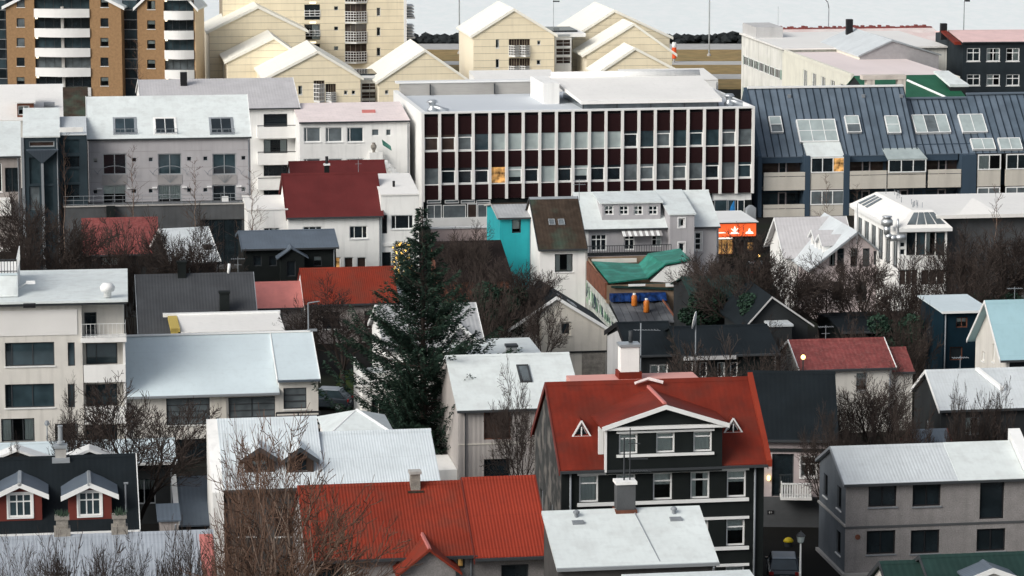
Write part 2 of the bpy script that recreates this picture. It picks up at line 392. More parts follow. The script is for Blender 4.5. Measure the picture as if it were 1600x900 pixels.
    # ---- roofs
    def roof(s, mat, oh=.3, og=.2, t=.14, cap=True, barge=None, gutter=None, bt=.28, name='roof', capmat=None, oback=None):
        x0, x1, y0, y1, he, hr = s.x0, s.x1, s.y0, s.y1, s.he, s.hr; m = MB(); r = s.b.root; up = .03
        if s.prof == 'x':
            if gutter is None and name == 'roof': gutter = 'dark_metal'
            k = (hr-he)/(s.ym-y0); kb = (hr-he)/(y1-s.ym); X0, X1 = x0-og, x1+og
            zf, zb = he-k*oh+up, he-kb*oh+up; top = hr+up
            m.slab([(X0, y0-oh, zf+t), (X1, y0-oh, zf+t), (X1, s.ym, top+t), (X0, s.ym, top+t)], (0, 0, 1), t)
            m.slab([(X0, s.ym+.001, top+t), (X1, s.ym+.001, top+t), (X1, y1+oh, zb+t), (X0, y1+oh, zb+t)], (0, 0, 1), t)
            o = m.build(name, mat+'X', r)
            if cap:
                c = MB(); c.prism([(X0-.02, s.ym-.22, top+t-.22*k+.02), (X0-.02, s.ym+.22, top+t-.22*kb+.02), (X0-.02, s.ym, top+t+.05)], (X1-X0+.04, 0, 0)); c.build('ridge_cap', capmat or mat+'X', r)
            if barge:
                for X in (X0-.05, X1):
                    c = MB()
                    for ya, yb, za, zb_ in ((y0-oh-.02, s.ym, zf, top), (s.ym+.002, y1+oh+.02, top, zb)):
                        c.hexa([(X, ya, za-bt+t), (X+.05, ya, za-bt+t), (X+.05, yb, zb_-bt+t), (X, yb, zb_-bt+t), (X, ya, za+t+.05), (X+.05, ya, za+t+.05), (X+.05, yb, zb_+t+.05), (X, yb, zb_+t+.05)])
                    c.build('barge_board', barge, r)
            if gutter: s.b.ub('gutter', gutter, X0, y0-oh-.14, zf-.02, X1, y0-oh-.004, zf+.12)
        elif s.prof == 'y':
            k = (hr-he)/(s.xm-x0); kb = (hr-he)/(x1-s.xm); Y0, Y1 = y0-og, y1+(og if oback is None else oback)
            za, zb = he-k*oh+up, he-kb*oh+up; top = hr+up
            m.slab([(x0-oh, Y0, za+t), (s.xm, Y0, top+t), (s.xm, Y1, top+t), (x0-oh, Y1, za+t)], (0, 0, 1), t)
            m.slab([(s.xm+.001, Y0, top+t), (x1+oh, Y0, zb+t), (x1+oh, Y1, zb+t), (s.xm+.001, Y1, top+t)], (0, 0, 1), t)
            o = m.build(name, mat+'Y', r)
            if cap:
                c = MB(); c.prism([(s.xm-.2, Y0-.02, top+t-.2*k+.02), (s.xm, Y0-.02, top+t+.05), (s.xm+.2, Y0-.02, top+t-.2*kb+.02)], (0, Y1-Y0+.04, 0)); c.build('ridge_cap', capmat or mat+'Y', r)
            if barge:
                Y = Y0-.05; c = MB()
                for xa, xb, z_a, z_b in ((x0-oh-.02, s.xm, za, top), (s.xm+.002, x1+oh+.02, top, zb)):
                    c.hexa([(xa, Y, z_a-bt+t), (xb, Y, z_b-bt+t), (xb, Y+.05, z_b-bt+t), (xa, Y+.05, z_a-bt+t), (xa, Y, z_a+t+.05), (xb, Y, z_b+t+.05), (xb, Y+.05, z_b+t+.05), (xa, Y+.05, z_a+t+.05)])
                c.build('barge_board', barge, r)
        elif s.prof == 'shed':
            k = (hr-he)/(y1-y0)
            m.slab([(x0-og, y0-oh, he-k*oh+up+t), (x1+og, y0-oh, he-k*oh+up+t), (x1+og, y1+oh, hr+k*oh+up+t), (x0-og, y1+oh, hr+k*oh+up+t)], (0, 0, 1), t)
            o = m.build(name, mat+'X', r)
            if gutter: s.b.ub('gutter', gutter, x0-og, y0-oh-.14, he-k*oh+up-.02, x1+og, y0-oh-.004, he-k*oh+up+.14)
        else:
            m.box(x0-oh, y0-oh, he+.004, x1+oh, y1+oh, he+t); o = m.build(name, mat, r)
        return o
    def onroof(s, px, py):   # pixel -> point on the front slope
        k = (s.hr-s.he)/((s.ym if s.prof == 'x' else s.y1)-s.y0)
        return s.b.hit(px, py, (0, s.y0, s.he+.17), (0, -k, 1))
    def roofwin(s, px0, py0, px1, py1, cols=1, rows=1, frame='white_paint', pane='glass_pale', th=.09, name='skylight', fw=.07):
        k = (s.hr-s.he)/((s.ym if s.prof == 'x' else s.y1)-s.y0); a = math.atan(k)
        p = s.onroof(px0, py1); q = s.onroof(px1, py1); tp = s.onroof((px0+px1)/2, py0); w_, h = q.x-p.x, (tp-p).yz.length
        h = (tp.y-(p.y+q.y)/2)/math.cos(a)
        m = MB(); m.box(0, 0, -.02, fw, h, th); m.box(w_-fw, 0, -.02, w_, h, th); m.box(fw, 0, -.02, w_-fw, fw, th); m.box(fw, h-fw, -.02, w_-fw, h, th)
        for i in range(1, cols): x = w_*i/cols; m.box(x-.03, fw, -.02, x+.03, h-fw, th-.01)
        for j in range(1, rows): y = h*j/rows; m.box(fw, y-.03, -.02, w_-fw, y+.03, th-.015)
        o = m.build(name, frame, s.b.root); o.location = (p.x, p.y, p.z); o.rotation_euler = (a, 0, 0)
        for i in range(cols):
            for j in range(rows):
                ubox('pane', pane if isinstance(pane, str) else pane[(i+j*cols) % len(pane)], o, (max(fw, w_*i/cols), max(fw, h*j/rows), th-.06), (min(w_-fw, w_*(i+1)/cols), min(h-fw, h*(j+1)/rows), th-.04))
        return o
def chimney(b, x, y, z0, z1, wx=.7, wy=.7, mat='concrete', capmat=None, pots=0, potmat='rusty', name='chimney'):
    m = MB(); m.box(x-wx/2, y-wy/2, z0, x+wx/2, y+wy/2, z1-.15); o = m.build(name, mat, b.root)
    ubox('cap', capmat or mat, o, (x-wx/2-.07, y-wy/2-.07, z1-.15+.001), (x+wx/2+.07, y+wy/2+.07, z1))
    for i in range(pots):
        m = MB(); px = x+(i-(pots-1)/2)*.35; m.lathe((px, y, z1), [(.12, 0), (.10, .4), (.14, .42), (.14, .5)], 8); m.build('pot', potmat, o)
    return o
def dormer(b, x0, x1, yf, z0, ze, za, back, mat, roofm, barge='white_paint', wins=None, oh=.3, og=.25, **k):
    blk = Block(b, x0, x1, yf, back, z0, ze, za, 'y', mat, name='dormer_wall'); b.blocks.append(blk)
    blk.roof(roofm, oh=oh, og=og, t=.1, barge=barge, name='dormer_roof', bt=.24, oback=0, **k)
    return blk
def pipe(b, pts, r, mat, name='pipe'):
    m = MB(); m.path(pts, r, 6); return m.build(name, mat, b.root, smooth=True)
def aerial(b, px, yb, yt, y=None, kind=0):
    """a television aerial standing on the ridge"""
    k = b.blocks[0]; y = k.ym if y is None else y; x = b.f(px, yb, y)[0]; z0 = min(b.f(px, yb, y)[1], k.hr+.3)-.3; z1 = b.f(px, yt, y)[1]; m = MB(); m.tube((x, y, z0), (x, y, z1), .028, .022, 5)
    m.tube((x-.55, y, z1-.12), (x+.55, y-.05, z1-.12), .02, .02, 4)
    for i in range(7): m.tube((x-.5+i*.165, y-.28, z1-.12), (x-.5+i*.165, y+.25, z1-.12), .012, .012, 4)
    if kind: m.tube((x-.3, y, z1-.6), (x+.3, y, z1-.6), .02, .02, 4)
    m.build('aerial', 'lead', b.root)
def railing(b, p, q, h, mat='dark_metal', step=.25, post=.02, name='railing', rails=2):
    p, q = Vector(p), Vector(q); L = (q-p).length; n = max(1, int(L/step)); m = MB()
    for i in range(n+1):
        a = p+(q-p)*i/n; m.tube(a, a+Vector((0, 0, h)), post, post, 4)
    for j in range(rails):
        zz = Vector((0, 0, h-j*(h-.12)/max(1, rails-1))); m.tube(p+zz, q+zz, post*1.4, post*1.4, 4)
    return m.build(name, mat, b.root)
M('charcoal_render', (.085, .082, .08), .9, .15, 1, streak=.4, fine=.3); M('umber_wall', (.045, .032, .026), .9, .25); roofs('haze_roof', (.33, .365, .41), .2, .3, .6, var=.08, streak=.25)
# ================================================================ near row
def zr(b, px, py, ym): return b.f(px, py, ym)[1]
def gable_x(b, x0, x1, D, ridge, mat, z0=0, he=None, ym=None, y0=0, **k):
    """ridge parallel to the street; its height read from the ridge's sight line"""
    ym = y0+D/2 if ym is None else ym
    hr = zr(b, *ridge, ym)
    return b.block(x0, x1, y0, y0+D, z0, b.he if he is None else he, hr, 'x', mat, am=ym, **k)

# ---- black house with red roof
b = Bld('apartment_house', 'black timber house with red roof, white window bands and a wide pedimented dormer', 'house', 877, 732, 1194, 166)
k = gable_x(b, 0, b.w, 9.4, (1005, 599), 'black_wall')
k.roof('rust_red_roof', oh=.3, og=.12, t=.16, barge='red_wall', bt=.3)
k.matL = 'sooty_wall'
rows = ((739, 781, (905, 963, 1020.5, 1079, 1136), 30), (815, 857, (905, 963, 1020.5, 1078, 1135), 29), (889, 930, (905, 963, 1020.5, 1077, 1134), 29))
for ri, (yt, yb, xs, ww) in enumerate(rows):
    z1, z0 = b.f(1035, yt)[1], b.f(1035, yb)[1]
    for i, x in enumerate(xs):
        u0, u1 = b.f(x, yt)[0], b.f(x+ww, yt)[0]
        k.win('F', u0, z0, u1, z1, rows=(.72, .28), cur=(('full', 'half', 'half', 'sides', 'half') if ri == 0 else ('half', 'half', 'sides', None, 'half'))[i], fw=.09, sill=None)
    u0, u1 = b.f(902, yt)[0], b.f(1170, yt)[0]
    b.ub('window_band', 'white_paint', u0, -.10, z1+.02, u1, -.002, z1+.16)
    b.ub('window_band', 'white_paint', u0, -.14, z0-.2, u1, -.002, z0-.02)
    for i in range(4):
        a, c = b.f(xs[i]+ww, yt)[0]+.06, b.f(xs[i+1], yt)[0]-.06
        b.ub('wall_panel', 'black_wall', a, -.05, z0+.03, c, -.003, z1-.02)
# dormer
u0, u1 = b.f(946, 690)[0], b.f(1126, 690)[0]; ze = b.f(1036, 663)[1]; za = b.f(1038, 634)[1]
dm = Block(b, u0, u1, -.42, 4.6, b.he-.32, ze, za, 'y', 'black_wall', name='dormer_wall'); b.blocks.append(dm)
dm.roof('rust_red_roof', oh=.3, og=.3, t=.12, barge='white_paint', bt=.2, name='dormer_roof', oback=.1)
b.ub('pediment_band', 'white_paint', u0-.25, -.7, ze-.12, u1+.25, -.43, ze+.04)
z1, z0 = b.f(1036, 673)[1], b.f(1036, 705)[1]
for x, c in ((965, 'full'), (1023, 'full'), (1081, 'full')): dm.win('F', b.f(x, 690)[0]-u0, z0, b.f(x+29, 690)[0]-u0, z1, rows=(.78, .22), cur=c, fw=.09, sill=None)
a, c = b.f(961, 690)[0], b.f(1113, 690)[0]
b.ub('window_band', 'white_paint', a, -.52, z1+.02, c, -.422, z1+.13); b.ub('window_band', 'white_paint', a, -.55, z0-.16, c, -.422, z0-.02)
b.ub('corner_board', 'white_paint', u0-.12, -.48, b.he-.2, u0-.003, -.3, ze-.1); b.ub('corner_board', 'white_paint', u0-.3, .5, b.he+.6, u0-.004, .62, ze-.15)
for cx, y0, y1 in ((908, 652, 677), (1145, 648, 671)):     # small triangular dormers
    p = k.onroof(cx, y1+1); q = k.onroof(cx+14.5, y1+1); hw = q.x-p.x; h = (y1-y0)/28.5*1.02
    m = MB(); y = p.y; zz = p.z-.12
    m.prism([(p.x-hw+.12, y, zz), (p.x+hw-.12, y, zz), (p.x, y, zz+h-.15)], (0, 1.4, 0)); d_ = m.build('triangular_dormer', 'white_wall', b.root)
    m = MB()
    for sgn in (-1, 1):
        A, Bp = Vector((p.x+sgn*hw, y-.1, zz-.03)), Vector((p.x, y-.1, zz+h))
        n = Vector((Bp-A)).cross(Vector((0, 1, 0))); n = n if n.z > 0 else -n
        m.slab([A, A+Vector((0, 1.5, 0)), Bp+Vector((0, 1.5, 0)), Bp] if sgn > 0 else [A, Bp, Bp+Vector((0, 1.5, 0)), A+Vector((0, 1.5, 0))], n, .08)
    m.build('roof', 'rust_red_roofY', d_)
    m = MB()
    for sgn in (-1, 1): m.tube((p.x+sgn*hw*.98, y-.12, zz), (p.x, y-.12, zz+h-.02), .06, .06, 4)
    m.tube((p.x-hw, y-.12, zz), (p.x+hw, y-.12, zz), .05, .05, 4); m.tube((p.x, y-.12, zz), (p.x, y-.12, zz+h*.6), .04, .04, 4)
    m.build('frame', 'white_paint', d_)
    m = MB(); m.prism([(p.x-hw*.6, y-.06, zz+.06), (p.x+hw*.6, y-.06, zz+.06), (p.x, y-.06, zz+h*.68)], (0, .04, 0)); m.build('pane', 'glass', d_)
kk = (k.hr-b.he)/4.7; m = MB(); X = b.w+.08; m.hexa([(X, -.34, b.he-.34*kk+.05), (X+.28, -.34, b.he-.34*kk+.05), (X+.28, 4.7, k.hr+.05), (X, 4.7, k.hr+.05), (X, -.34, b.he-.34*kk+.42), (X+.28, -.34, b.he-.34*kk+.42), (X+.28, 4.7, k.hr+.46), (X, 4.7, k.hr+.46)]); m.build('verge_parapet', 'new_red', b.root) if M('new_red', (.24, .035, .018), .6, .1, spec=.15) else 0
M('pale_red', (.62, .30, .26), .6, .08); b.ub('flat_roof', 'pale_red', b.f(893, 600, 5.2)[0], 5.2, k.hr-.6, b.f(1092, 597, 5.2)[0], 7.0, k.hr+.12)
ch = chimney(b, b.f(982, 590, 6.0)[0], 6.0, k.hr, b.f(982, 536, 6.0)[1], 1.05, .9, 'white_wall', 'zinc'); pipe(b, [(b.f(985, 590, 6)[0], 6, k.hr+2.1), (b.f(985, 590, 6)[0], 6, k.hr+2.75)], .12, 'dark_metal', 'flue')
b.ub('chimney_base', 'rust_red_roofX', b.f(982, 590, 6.0)[0]-.65, 5.4, k.hr-.1, b.f(982, 590, 6.0)[0]+.65, 6.6, k.hr+.5)
xa = b.f(1013, 604, 4.4)[0]
m = MB(); m.tube((xa-.8, 4.2, k.hr+.12), (xa, 4.4, k.hr+.32), .09, .09, 5); m.tube((xa+.8, 4.2, k.hr+.12), (xa, 4.4, k.hr+.32), .09, .09, 5); m.build('ridge_flashing', 'pinkwhite_roofX', b.root)
m = MB(); m.tube((dm.xm, -.4, dm.hr+.2), (dm.xm, 4.5, dm.hr+.2), .11, .11, 5); m.build('dormer_ridge', 'pink_roofY', b.root)
for px in (891, 1179): u = b.f(px, 760)[0]; pipe(b, [(u, -.1, b.he-.2), (u, -.1, 0)], .06, 'lead', 'downpipe')
k.win('L', 2.2, 4.6, 3.1, 5.9, frame='lead', sill=None); k.win('L', 5.6, 4.6, 6.5, 5.9, frame='lead', sill=None)
b.done()
for o in b.root.children:      # the side wall is a weathered render
    pass


# ---- white roof in front of it
b = Bld('outbuilding', 'low building with a smooth white metal roof and grey chimney before the black house', 'house', 872, 889, 1119, 150)
k = b.block(0, b.w, 0, 4.4, 0, b.he, zr(b, 970, 804, 4.3), 'shed', 'charcoal_render')
k.roof('white_roof', oh=.2, og=.1, t=.16, gutter='zinc')
x = b.f(978, 800, 4.3)[0]; ch = chimney(b, x, 4.6, k.hr-.3, b.f(978, 750, 4.6)[1], .95, .8, 'dark_concrete', 'white_wall')
b.ub('chimney_foot', 'rusty', x-.55, 4.1, k.hr-.1, x+.55, 5.1, k.hr+.25)
for px in (900, 1052):
    u = b.f(px, 808, 4.1)[0]; m = MB(); m.lathe((u, 4.0, k.hr-.1), [(.1, 0), (.1, .3), (.17, .32), (.17, .42), (.05, .5)], 10); m.box(u-.3, 3.3, k.hr-.42, u+.3, 4.0, k.hr-.06); m.build('roof_vent', 'lead', b.root)
m = MB(); xx = x+.25; z = k.hr+1.5; m.tube((xx, 4.6, z), (xx, 4.6, z+2.9), .035, .03, 5)
for zz, L in ((2.1, .5), (1.3, .9)): m.tube((xx-.1, 4.6, z+zz), (xx+L, 4.5, z+zz), .03, .03, 4)
for i in range(7): m.tube((xx+.1+i*.13, 4.3, z+.7), (xx+.1+i*.13, 4.9, z+.62), .02, .02, 4)
m.tube((xx, 4.6, z+.7), (xx+1.1, 4.6, z+.6), .03, .03, 4); m.tube((xx-.3, 4.6, z-.3), (xx-.3, 4.6, z+2.4), .05, .04, 5)
m.build('aerial', 'dark_metal', b.root)
m = MB(); u = b.f(1020, 840, 2)[0]; kk = (k.hr-k.he)/4.3
m.hexa([(u-.05, .0, k.he+.16), (u+.01, .0, k.he+.16), (u-.5, 4.2, k.hr+.12), (u-.56, 4.2, k.hr+.12), (u-.05, .0, k.he+.2), (u+.01, .0, k.he+.2), (u-.5, 4.2, k.hr+.16), (u-.56, 4.2, k.hr+.16)]); m.build('roof_seam', 'zinc', b.root)
b.done()
b = Bld('outbuilding', 'sliver of pale roof at the bottom edge right of the smooth white roof', 'house', 992, 931, 1193, 143)
k = b.block(0, b.w, 0, 3.2, 0, b.he-.1, b.he+.05, 'shed', 'concrete'); k.roof('white_roof', oh=.05, og=.05, t=.12); b.done()

# ---- long red corrugated roof
b = Bld('terraced_house', 'pebbledashed house with long red corrugated roof and a small cross gable', 'house', 481, 873, 856, 155)
xs = b.f(741, 870)[0]
k = gable_x(b, 0, xs, 9.2, (600, 760), 'pebbledash'); k.roof('red_roof', oh=.35, og=.12, t=.14, barge=None)
k2 = b.block(xs+.001, b.w, 0, 9.2, 0, b.he, k.hr+.12, 'x', 'pebbledash', am=4.6); roofs('new_red_roof', (.28, .038, .020), .17, .6, .6, var=.1, vs=.3, streak=.2, spec=.15); k2.roof('new_red_roof', oh=.55, og=.04, t=.16, barge='red_wall', bt=.35, name='roof')
u0, u1, ux = b.f(628, 880, -1.6)[0], b.f(712, 880, -1.6)[0], b.f(670, 858, -1.6)[0]
g = b.block(u0, u1, -1.6, 3.2, 0, b.f(670, 893, -1.6)[1], b.f(670, 861, -1.6)[1], 'y', 'pebbledash', am=ux, name='gable_wall'); g.y1 = 4.5
g.roof('red_roof', oh=.3, og=.3, t=.14, name='gable_roof', oback=.6)
m = MB(); m.tube((ux, -1.9, g.hr+.2), (ux, 4.4, g.hr+.2), .1, .1, 5); m.build('ridge_cap', 'pink_roofY', b.root)
k.W(492, 877, 536, 925, cur=None, frame='dark_metal', sill=None); k.W(714, 871, 726, 888, cur='full', frame='dark_metal', sill=None, curmat='warm_lit')
k2.W(783, 882, 826, 920, frame='dark_metal', sill=None)
b.ub('corner_post', 'beige_wall', b.f(536, 880)[0]+.1, -.12, 0, b.f(554, 880)[0], -.003, b.he-.15)
x = b.f(648, 757, 4.4)[0]; chimney(b, x, 4.3, k.hr-1.2, b.f(648, 735, 4.3)[1], .5, .5, 'stone', 'concrete')
b.ub('chimney_foot', 'moss_roofX', x-.42, 3.85, k.hr-.9, x+.42, 4.75, k.hr-.15)
b.done()

# ---- white corrugated roofs with dormers behind the bare tree
b = Bld('terraced_house', 'grey house with pale corrugated roof and two brown dormers behind a bare tree', 'house', 352, 764, 684, 174)
xs = b.f(505, 764)[0]
k = gable_x(b, 0, xs, 9.6, (430, 657), 'charcoal_render', ym=5.4, y0=0)
k.roof('corr_white', oh=.3, og=.12, t=.14)
k2 = gable_x(b, xs+.001, b.w, 9.0, (600, 677), 'charcoal_render'); k2.roof('corr_white', oh=.3, og=.15, t=.14)
m = MB(); m.hexa([(-.75, -.4, 0), (-.12, -.4, 0), (-.12, 5.4, 0), (-.75, 5.4, 0), (-.75, -.4, b.he-.1), (-.12, -.4, b.he-.1), (-.12, 5.4, k.hr+.2), (-.75, 5.4, k.hr+.2)])
m.build('party_wall', 'white_wall', b.root)
for px0, px1 in ((376, 436), (441, 497)):
    p = k.onroof((px0+px1)/2, 738); u0, u1 = b.f(px0, 738, p.y)[0]+.25, b.f(px1, 738, p.y)[0]-.25
    za, ze = b.f((px0+px1)/2, 702, p.y)[1], b.f((px0+px1)/2, 717, p.y)[1]
    dd = dormer(b, u0, u1, p.y, p.z-.6, ze, za, p.y+2.4, 'umber_wall', 'corr_white', barge='dark_metal', oh=.3, og=.25)
    dd.win('F', .35, p.z+.05, u1-u0-.35, ze-.05, cols=2, frame='umber_wall', sill=None)
for px in (372, 430): k.W(px, 795, px+28, 838, frame='dark_metal', rows=(.7, .3)); k.W(px, 868, px+28, 905, frame='dark_metal')
m = MB(); p = [b.g(516, 655, k.hr-.6), b.g(618, 655, k.hr-.6)]; x0, x1 = p[0][0], p[1][0]; y0 = 9.2; zb = b.f(560, 682, y0)[1]; zt = b.f(560, 640, y0+3)[1]
m.prism([(x0, y0, zb), (x1, y0, zb), (x1, y0+6, zb), (x0, y0+6, zb)], (0, 0, -zb)); m.build('rear_wall', 'white_wall', b.root)
m = MB(); xa = b.f(557, 640, y0+3)[0]; A = [(x0-.2, y0-.2, zb+.01), (x1+.2, y0-.2, zb+.01), (x1+.2, y0+6.2, zb+.01), (x0-.2, y0+6.2, zb+.01)]; T = (xa, y0+3, zt)
for i in range(4): m.poly([A[i], A[(i+1) % 4], T])
m.poly(A[::-1]); m.build('hipped_roof', 'white_roofX', b.root)
m = MB(); m.tube(T, A[1], .09, .09, 5); m.tube(T, A[0], .06, .06, 5); m.build('hip_cap', 'white_paint', b.root)
x0 = b.f(683, 730, 2)[0]; b.ub('lean_to', 'blue_white_roofX', x0+.5, 1, 0, x0+2.6, 6, 3.6)
b.done()

# ---- dark house with red dormers (bottom left)
b = Bld('timber_house', 'black tarred house with two brick red gabled dormers and white barge boards', 'house', -75, 836, 214, 170)
k = gable_x(b, 0, b.w, 10, (120, 716), 'black_wall'); k.roof('black_roof', oh=.25, og=.15, t=.12, barge='white_paint', bt=.16, gutter='white_paint')
for cx, wx0, wx1, yt, yb in ((31.5, 13, 50, 771, 808), (140.5, 122.5, 158, 768, 806), (-60, -78, -42, 773, 810)):
    p = k.onroof(cx, yb+5); yf = p.y; u0, u1 = b.f(cx-34, 790, yf)[0], b.f(cx+34, 790, yf)[0]
    dd = dormer(b, u0, u1, yf, p.z-.5, b.f(cx, 772, yf)[1], b.f(cx, 757, yf)[1], yf+2.9, 'red_wall', 'steel_roof', oh=.38, og=.35)
    dd.win('F', b.f(wx0, 790, yf)[0]-u0, b.f(cx, yb, yf)[1], b.f(wx1, 790, yf)[0]-u0, b.f(cx, yt, yf)[1], cols=3, rows=(.68, .32), fw=.1, mw=.07, trim=.09, pane='glass_blue', recess=.05)
    m = MB(); m.tube((dd.xm, yf-.4, dd.hr+.1), (dd.xm, yf+2.7, dd.hr+.1), .13, .13, 5); m.build('ridge_cap', 'zinc', b.root)
x = b.f(95, 715, 5)[0]; ch = chimney(b, x, 5, k.hr-.2, b.f(95, 695, 5)[1], .62, .6, 'concrete', 'zinc'); b.ub('chimney_foot', 'zinc', x-.5, 4.5, k.hr-.15, x+.5, 5.5, k.hr+.12)
m = MB(); m.lathe((x, 5, k.hr+.9), [(.22, 0), (.22, .1), (.14, .16), (.13, .95), (.15, .97), (.15, 1.05)], 10); m.build('chimney_pot', 'zinc', b.root)
for cx in (26, 140):    # rear dormers peeping over the ridge
    u = b.f(cx, 716, 6.2)[0]; z = b.f(cx, 716, 6.2)[1]
    m = MB()
    for sg in (-1, 1): m.hexa([(u+sg*2, 6, z-.35), (u, 6, z+.42), (u, 7.5, z+.42), (u+sg*2, 7.5, z-.35), (u+sg*2, 6, z-.2), (u, 6, z+.57), (u, 7.5, z+.57), (u+sg*2, 7.5, z-.2)] if sg < 0 else [(u, 6, z+.42), (u+2, 6, z-.35), (u+2, 7.5, z-.35), (u, 7.5, z+.42), (u, 6, z+.57), (u+2, 6, z-.2), (u+2, 7.5, z-.2), (u, 7.5, z+.57)])
    m.build('rear_dormer_roof', 'white_paint', b.root)
    m = MB(); m.prism([(u-1.9, 6.1, z-.6), (u+1.9, 6.1, z-.6), (u, 6.1, z+.4)], (0, 1.2, 0)); m.build('rear_dormer', 'dark_wall', b.root)
for px in (197,): u = b.f(px, 800, 1)[0]; m = MB(); m.tube((u, 1, b.he+.2), (u, 1, b.he+2.4), .05, .05, 5); m.tube((u-.1, 1, b.he+2.4), (u+.15, 1, b.he+2.4), .07, .07, 5); m.build('vent_pipe', 'lead', b.root)
b.done()
# ---- roof at the bottom left, with stone chimneys
b = Bld('house', 'long lilac grey roof along the bottom left edge behind bare twigs', 'house', -60, 951, 338, 152)
k = b.block(0, b.w, 0, 10, 0, b.he, zr(b, 150, 839, 5), 'x', 'white_wall'); k.roof('haze_roof', oh=.2, og=.15, t=.12)
for px, yt in ((97.5, 806), (187, 804)):
    y = 5.3; x = b.f(px, 840, y)[0]; chimney(b, x, y, k.hr-.6, b.f(px, yt, y)[1], .62, .6, 'stone', 'stone'); b.ub('chimney_foot', 'stone', x-.42, y-.45, k.hr-.5, x+.42, y+.45, k.hr+.5)
    m = MB()
    for i in range(60): a = random.uniform(0, 6.28); r = random.uniform(0, .33); h = random.uniform(.12, .4); zz = b.f(px, yt, y)[1]; m.tube((x+r*math.cos(a), y+r*math.sin(a), zz-.02), (x+r*1.5*math.cos(a), y+r*1.5*math.sin(a), zz+h), .02, .005, 3)
    m.build('grass_tuft', 'needle_tip', b.root)
u0, u1 = b.f(312, 845, 4)[0], b.w+.1
m = MB(); kk = (k.hr-k.he)/5
m.hexa([(u0, 0, b.he+.18), (u1, 0, b.he+.18), (u1, 4.6, b.he+4.6*kk+.18), (u0, 4.6, b.he+4.6*kk+.18), (u0, 0, b.he+.23), (u1, 0, b.he+.23), (u1, 4.6, b.he+4.6*kk+.23), (u0, 4.6, b.he+4.6*kk+.23)]); o = m.build('red_roof_panel', 'pink_roofX', b.root)
b.done()
# ---- pale roof behind the dark house
b = Bld('house', 'low house with blue grey roof behind the black tarred house', 'house', -60, 733, 272, 187)
k = gable_x(b, 0, b.w, 6, (150, 692), 'dark_wall'); k.roof('blue_white_roof', oh=.25, og=.2, t=.12, gutter='white_paint')
k.W(208, 748, 243, 788, cols=2, frame='lead', sill=None); k.W(100, 748, 140, 788, cols=2, frame='lead', sill=None)
x = b.f(74, 690, 3)[0]; m = MB(); m.tube((x, 3, k.hr), (x, 3, k.hr+1.3), .04, .04, 5); m.lathe((x, 3, k.hr+1.2), [(.1, 0), (.17, .1), (.1, .3)], 8); m.build('vent_pipe', 'lead', b.root)
b.done()
for nm, lab, xl, ye, xr, Y, D, rt, mat, he_ in (('shed', 'slate blue lean-to shed with white edge beside the white party wall', 280, 822, 330, 177, 4.5, 750, 'steel_roof', 0),
                                     ('shed', 'small timber garden shed with slate roof right of the black tarred house', 250, 815, 279, 172, 2.2, 792, 'steel_roof', 0)):
    b = Bld(nm, lab, 'shed', xl, ye, xr, Y); k = b.block(0, b.w, 0, D, 0, b.he, zr(b, xl, rt, D), 'shed', 'warm_grey_wall' if D < 3 else 'dark_wall'); k.roof(mat, oh=.15, og=.15, t=.1)
    if D > 3: m = MB(); m.hexa([(-.25, -.2, b.he+.1), (.05, -.2, b.he+.1), (.05, D, k.hr+.1), (-.25, D, k.hr+.1), (-.25, -.2, b.he+.35), (.05, -.2, b.he+.35), (.05, D, k.hr+.35), (-.25, D, k.hr+.35)]); m.build('white_edge', 'white_paint', b.root)
    b.done()

# ---- grey house bottom right
b = Bld('rendered_house', 'grey pebbledashed two storey house with pale metal roof and dark windows', 'house', 1322, 757, 1650, 176)
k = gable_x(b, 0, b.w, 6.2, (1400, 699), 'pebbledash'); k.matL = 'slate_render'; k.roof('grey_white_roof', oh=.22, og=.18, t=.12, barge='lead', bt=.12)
for x0, y0, x1, y1 in ((1357, 757, 1401, 792), (1426, 755, 1470, 791), (1354, 829, 1399, 866), (1423, 828, 1468, 865), (1526, 826, 1571, 861)):
    k.W(x0, y0, x1, y1, cols=(1, 1), rows=1, frame='black_metal', sill='lead', fw=.08)
k.W(1531, 753, 1569, 811, frame='black_metal', sill=None, name='door')
zb = b.f(1450, 820)[1]; b.ub('string_course', 'dark_concrete', -.02, -.05, zb-.06, b.w, -.003, zb+.06); b.ub('string_course', 'concrete', -.1, -.12, zb+.07, -.003, 6.2, zb+.2)
b.ub('plinth', 'concrete', -.12, -.15, 0, b.w, -.003, .16); b.ub('plinth', 'concrete', -.18, -.15, 0, -.004, 6.2, .18)
for y, z in ((1.0, zb+.75), (4.2, zb+.75), (1.0, .95)): k.win('L', 6.2-y-1.0, z, 6.2-y, z+1.35, frame='black_metal', sill='white_paint')
x = b.f(1340, 838)[0]; m = MB(); m.lathe((x, -.02, 0), [(.01, 0)], 8)
m = MB(); m.tube((x, -.06, b.f(1340, 839)[1]), (x, .01, b.f(1340, 839)[1]), .16, .16, 10); m.build('wall_plaque', 'rusty', b.root)
x = b.f(1578, 690, 3)[0]; zt = b.f(1590, 687, 3)[1]
m = MB(); kk = (k.hr-b.he)/3.1
for (X0, X1, e) in ((x, b.w+.2, .14), (b.f(1482, 700, 2)[0], x-.001, .05)):
    m.hexa([(X0, -.28, b.he+.03-.28*kk+.12), (X1, -.28, b.he+.03-.28*kk+.12), (X1, 3.1, k.hr+.15), (X0, 3.1, k.hr+.15), (X0, -.28, b.he-.28*kk+.15+e), (X1, -.28, b.he-.28*kk+.15+e), (X1, 3.1, k.hr+.16+e), (X0, 3.1, k.hr+.16+e)])
m.build('newer_roof_sheet', 'white_roofX', b.root)
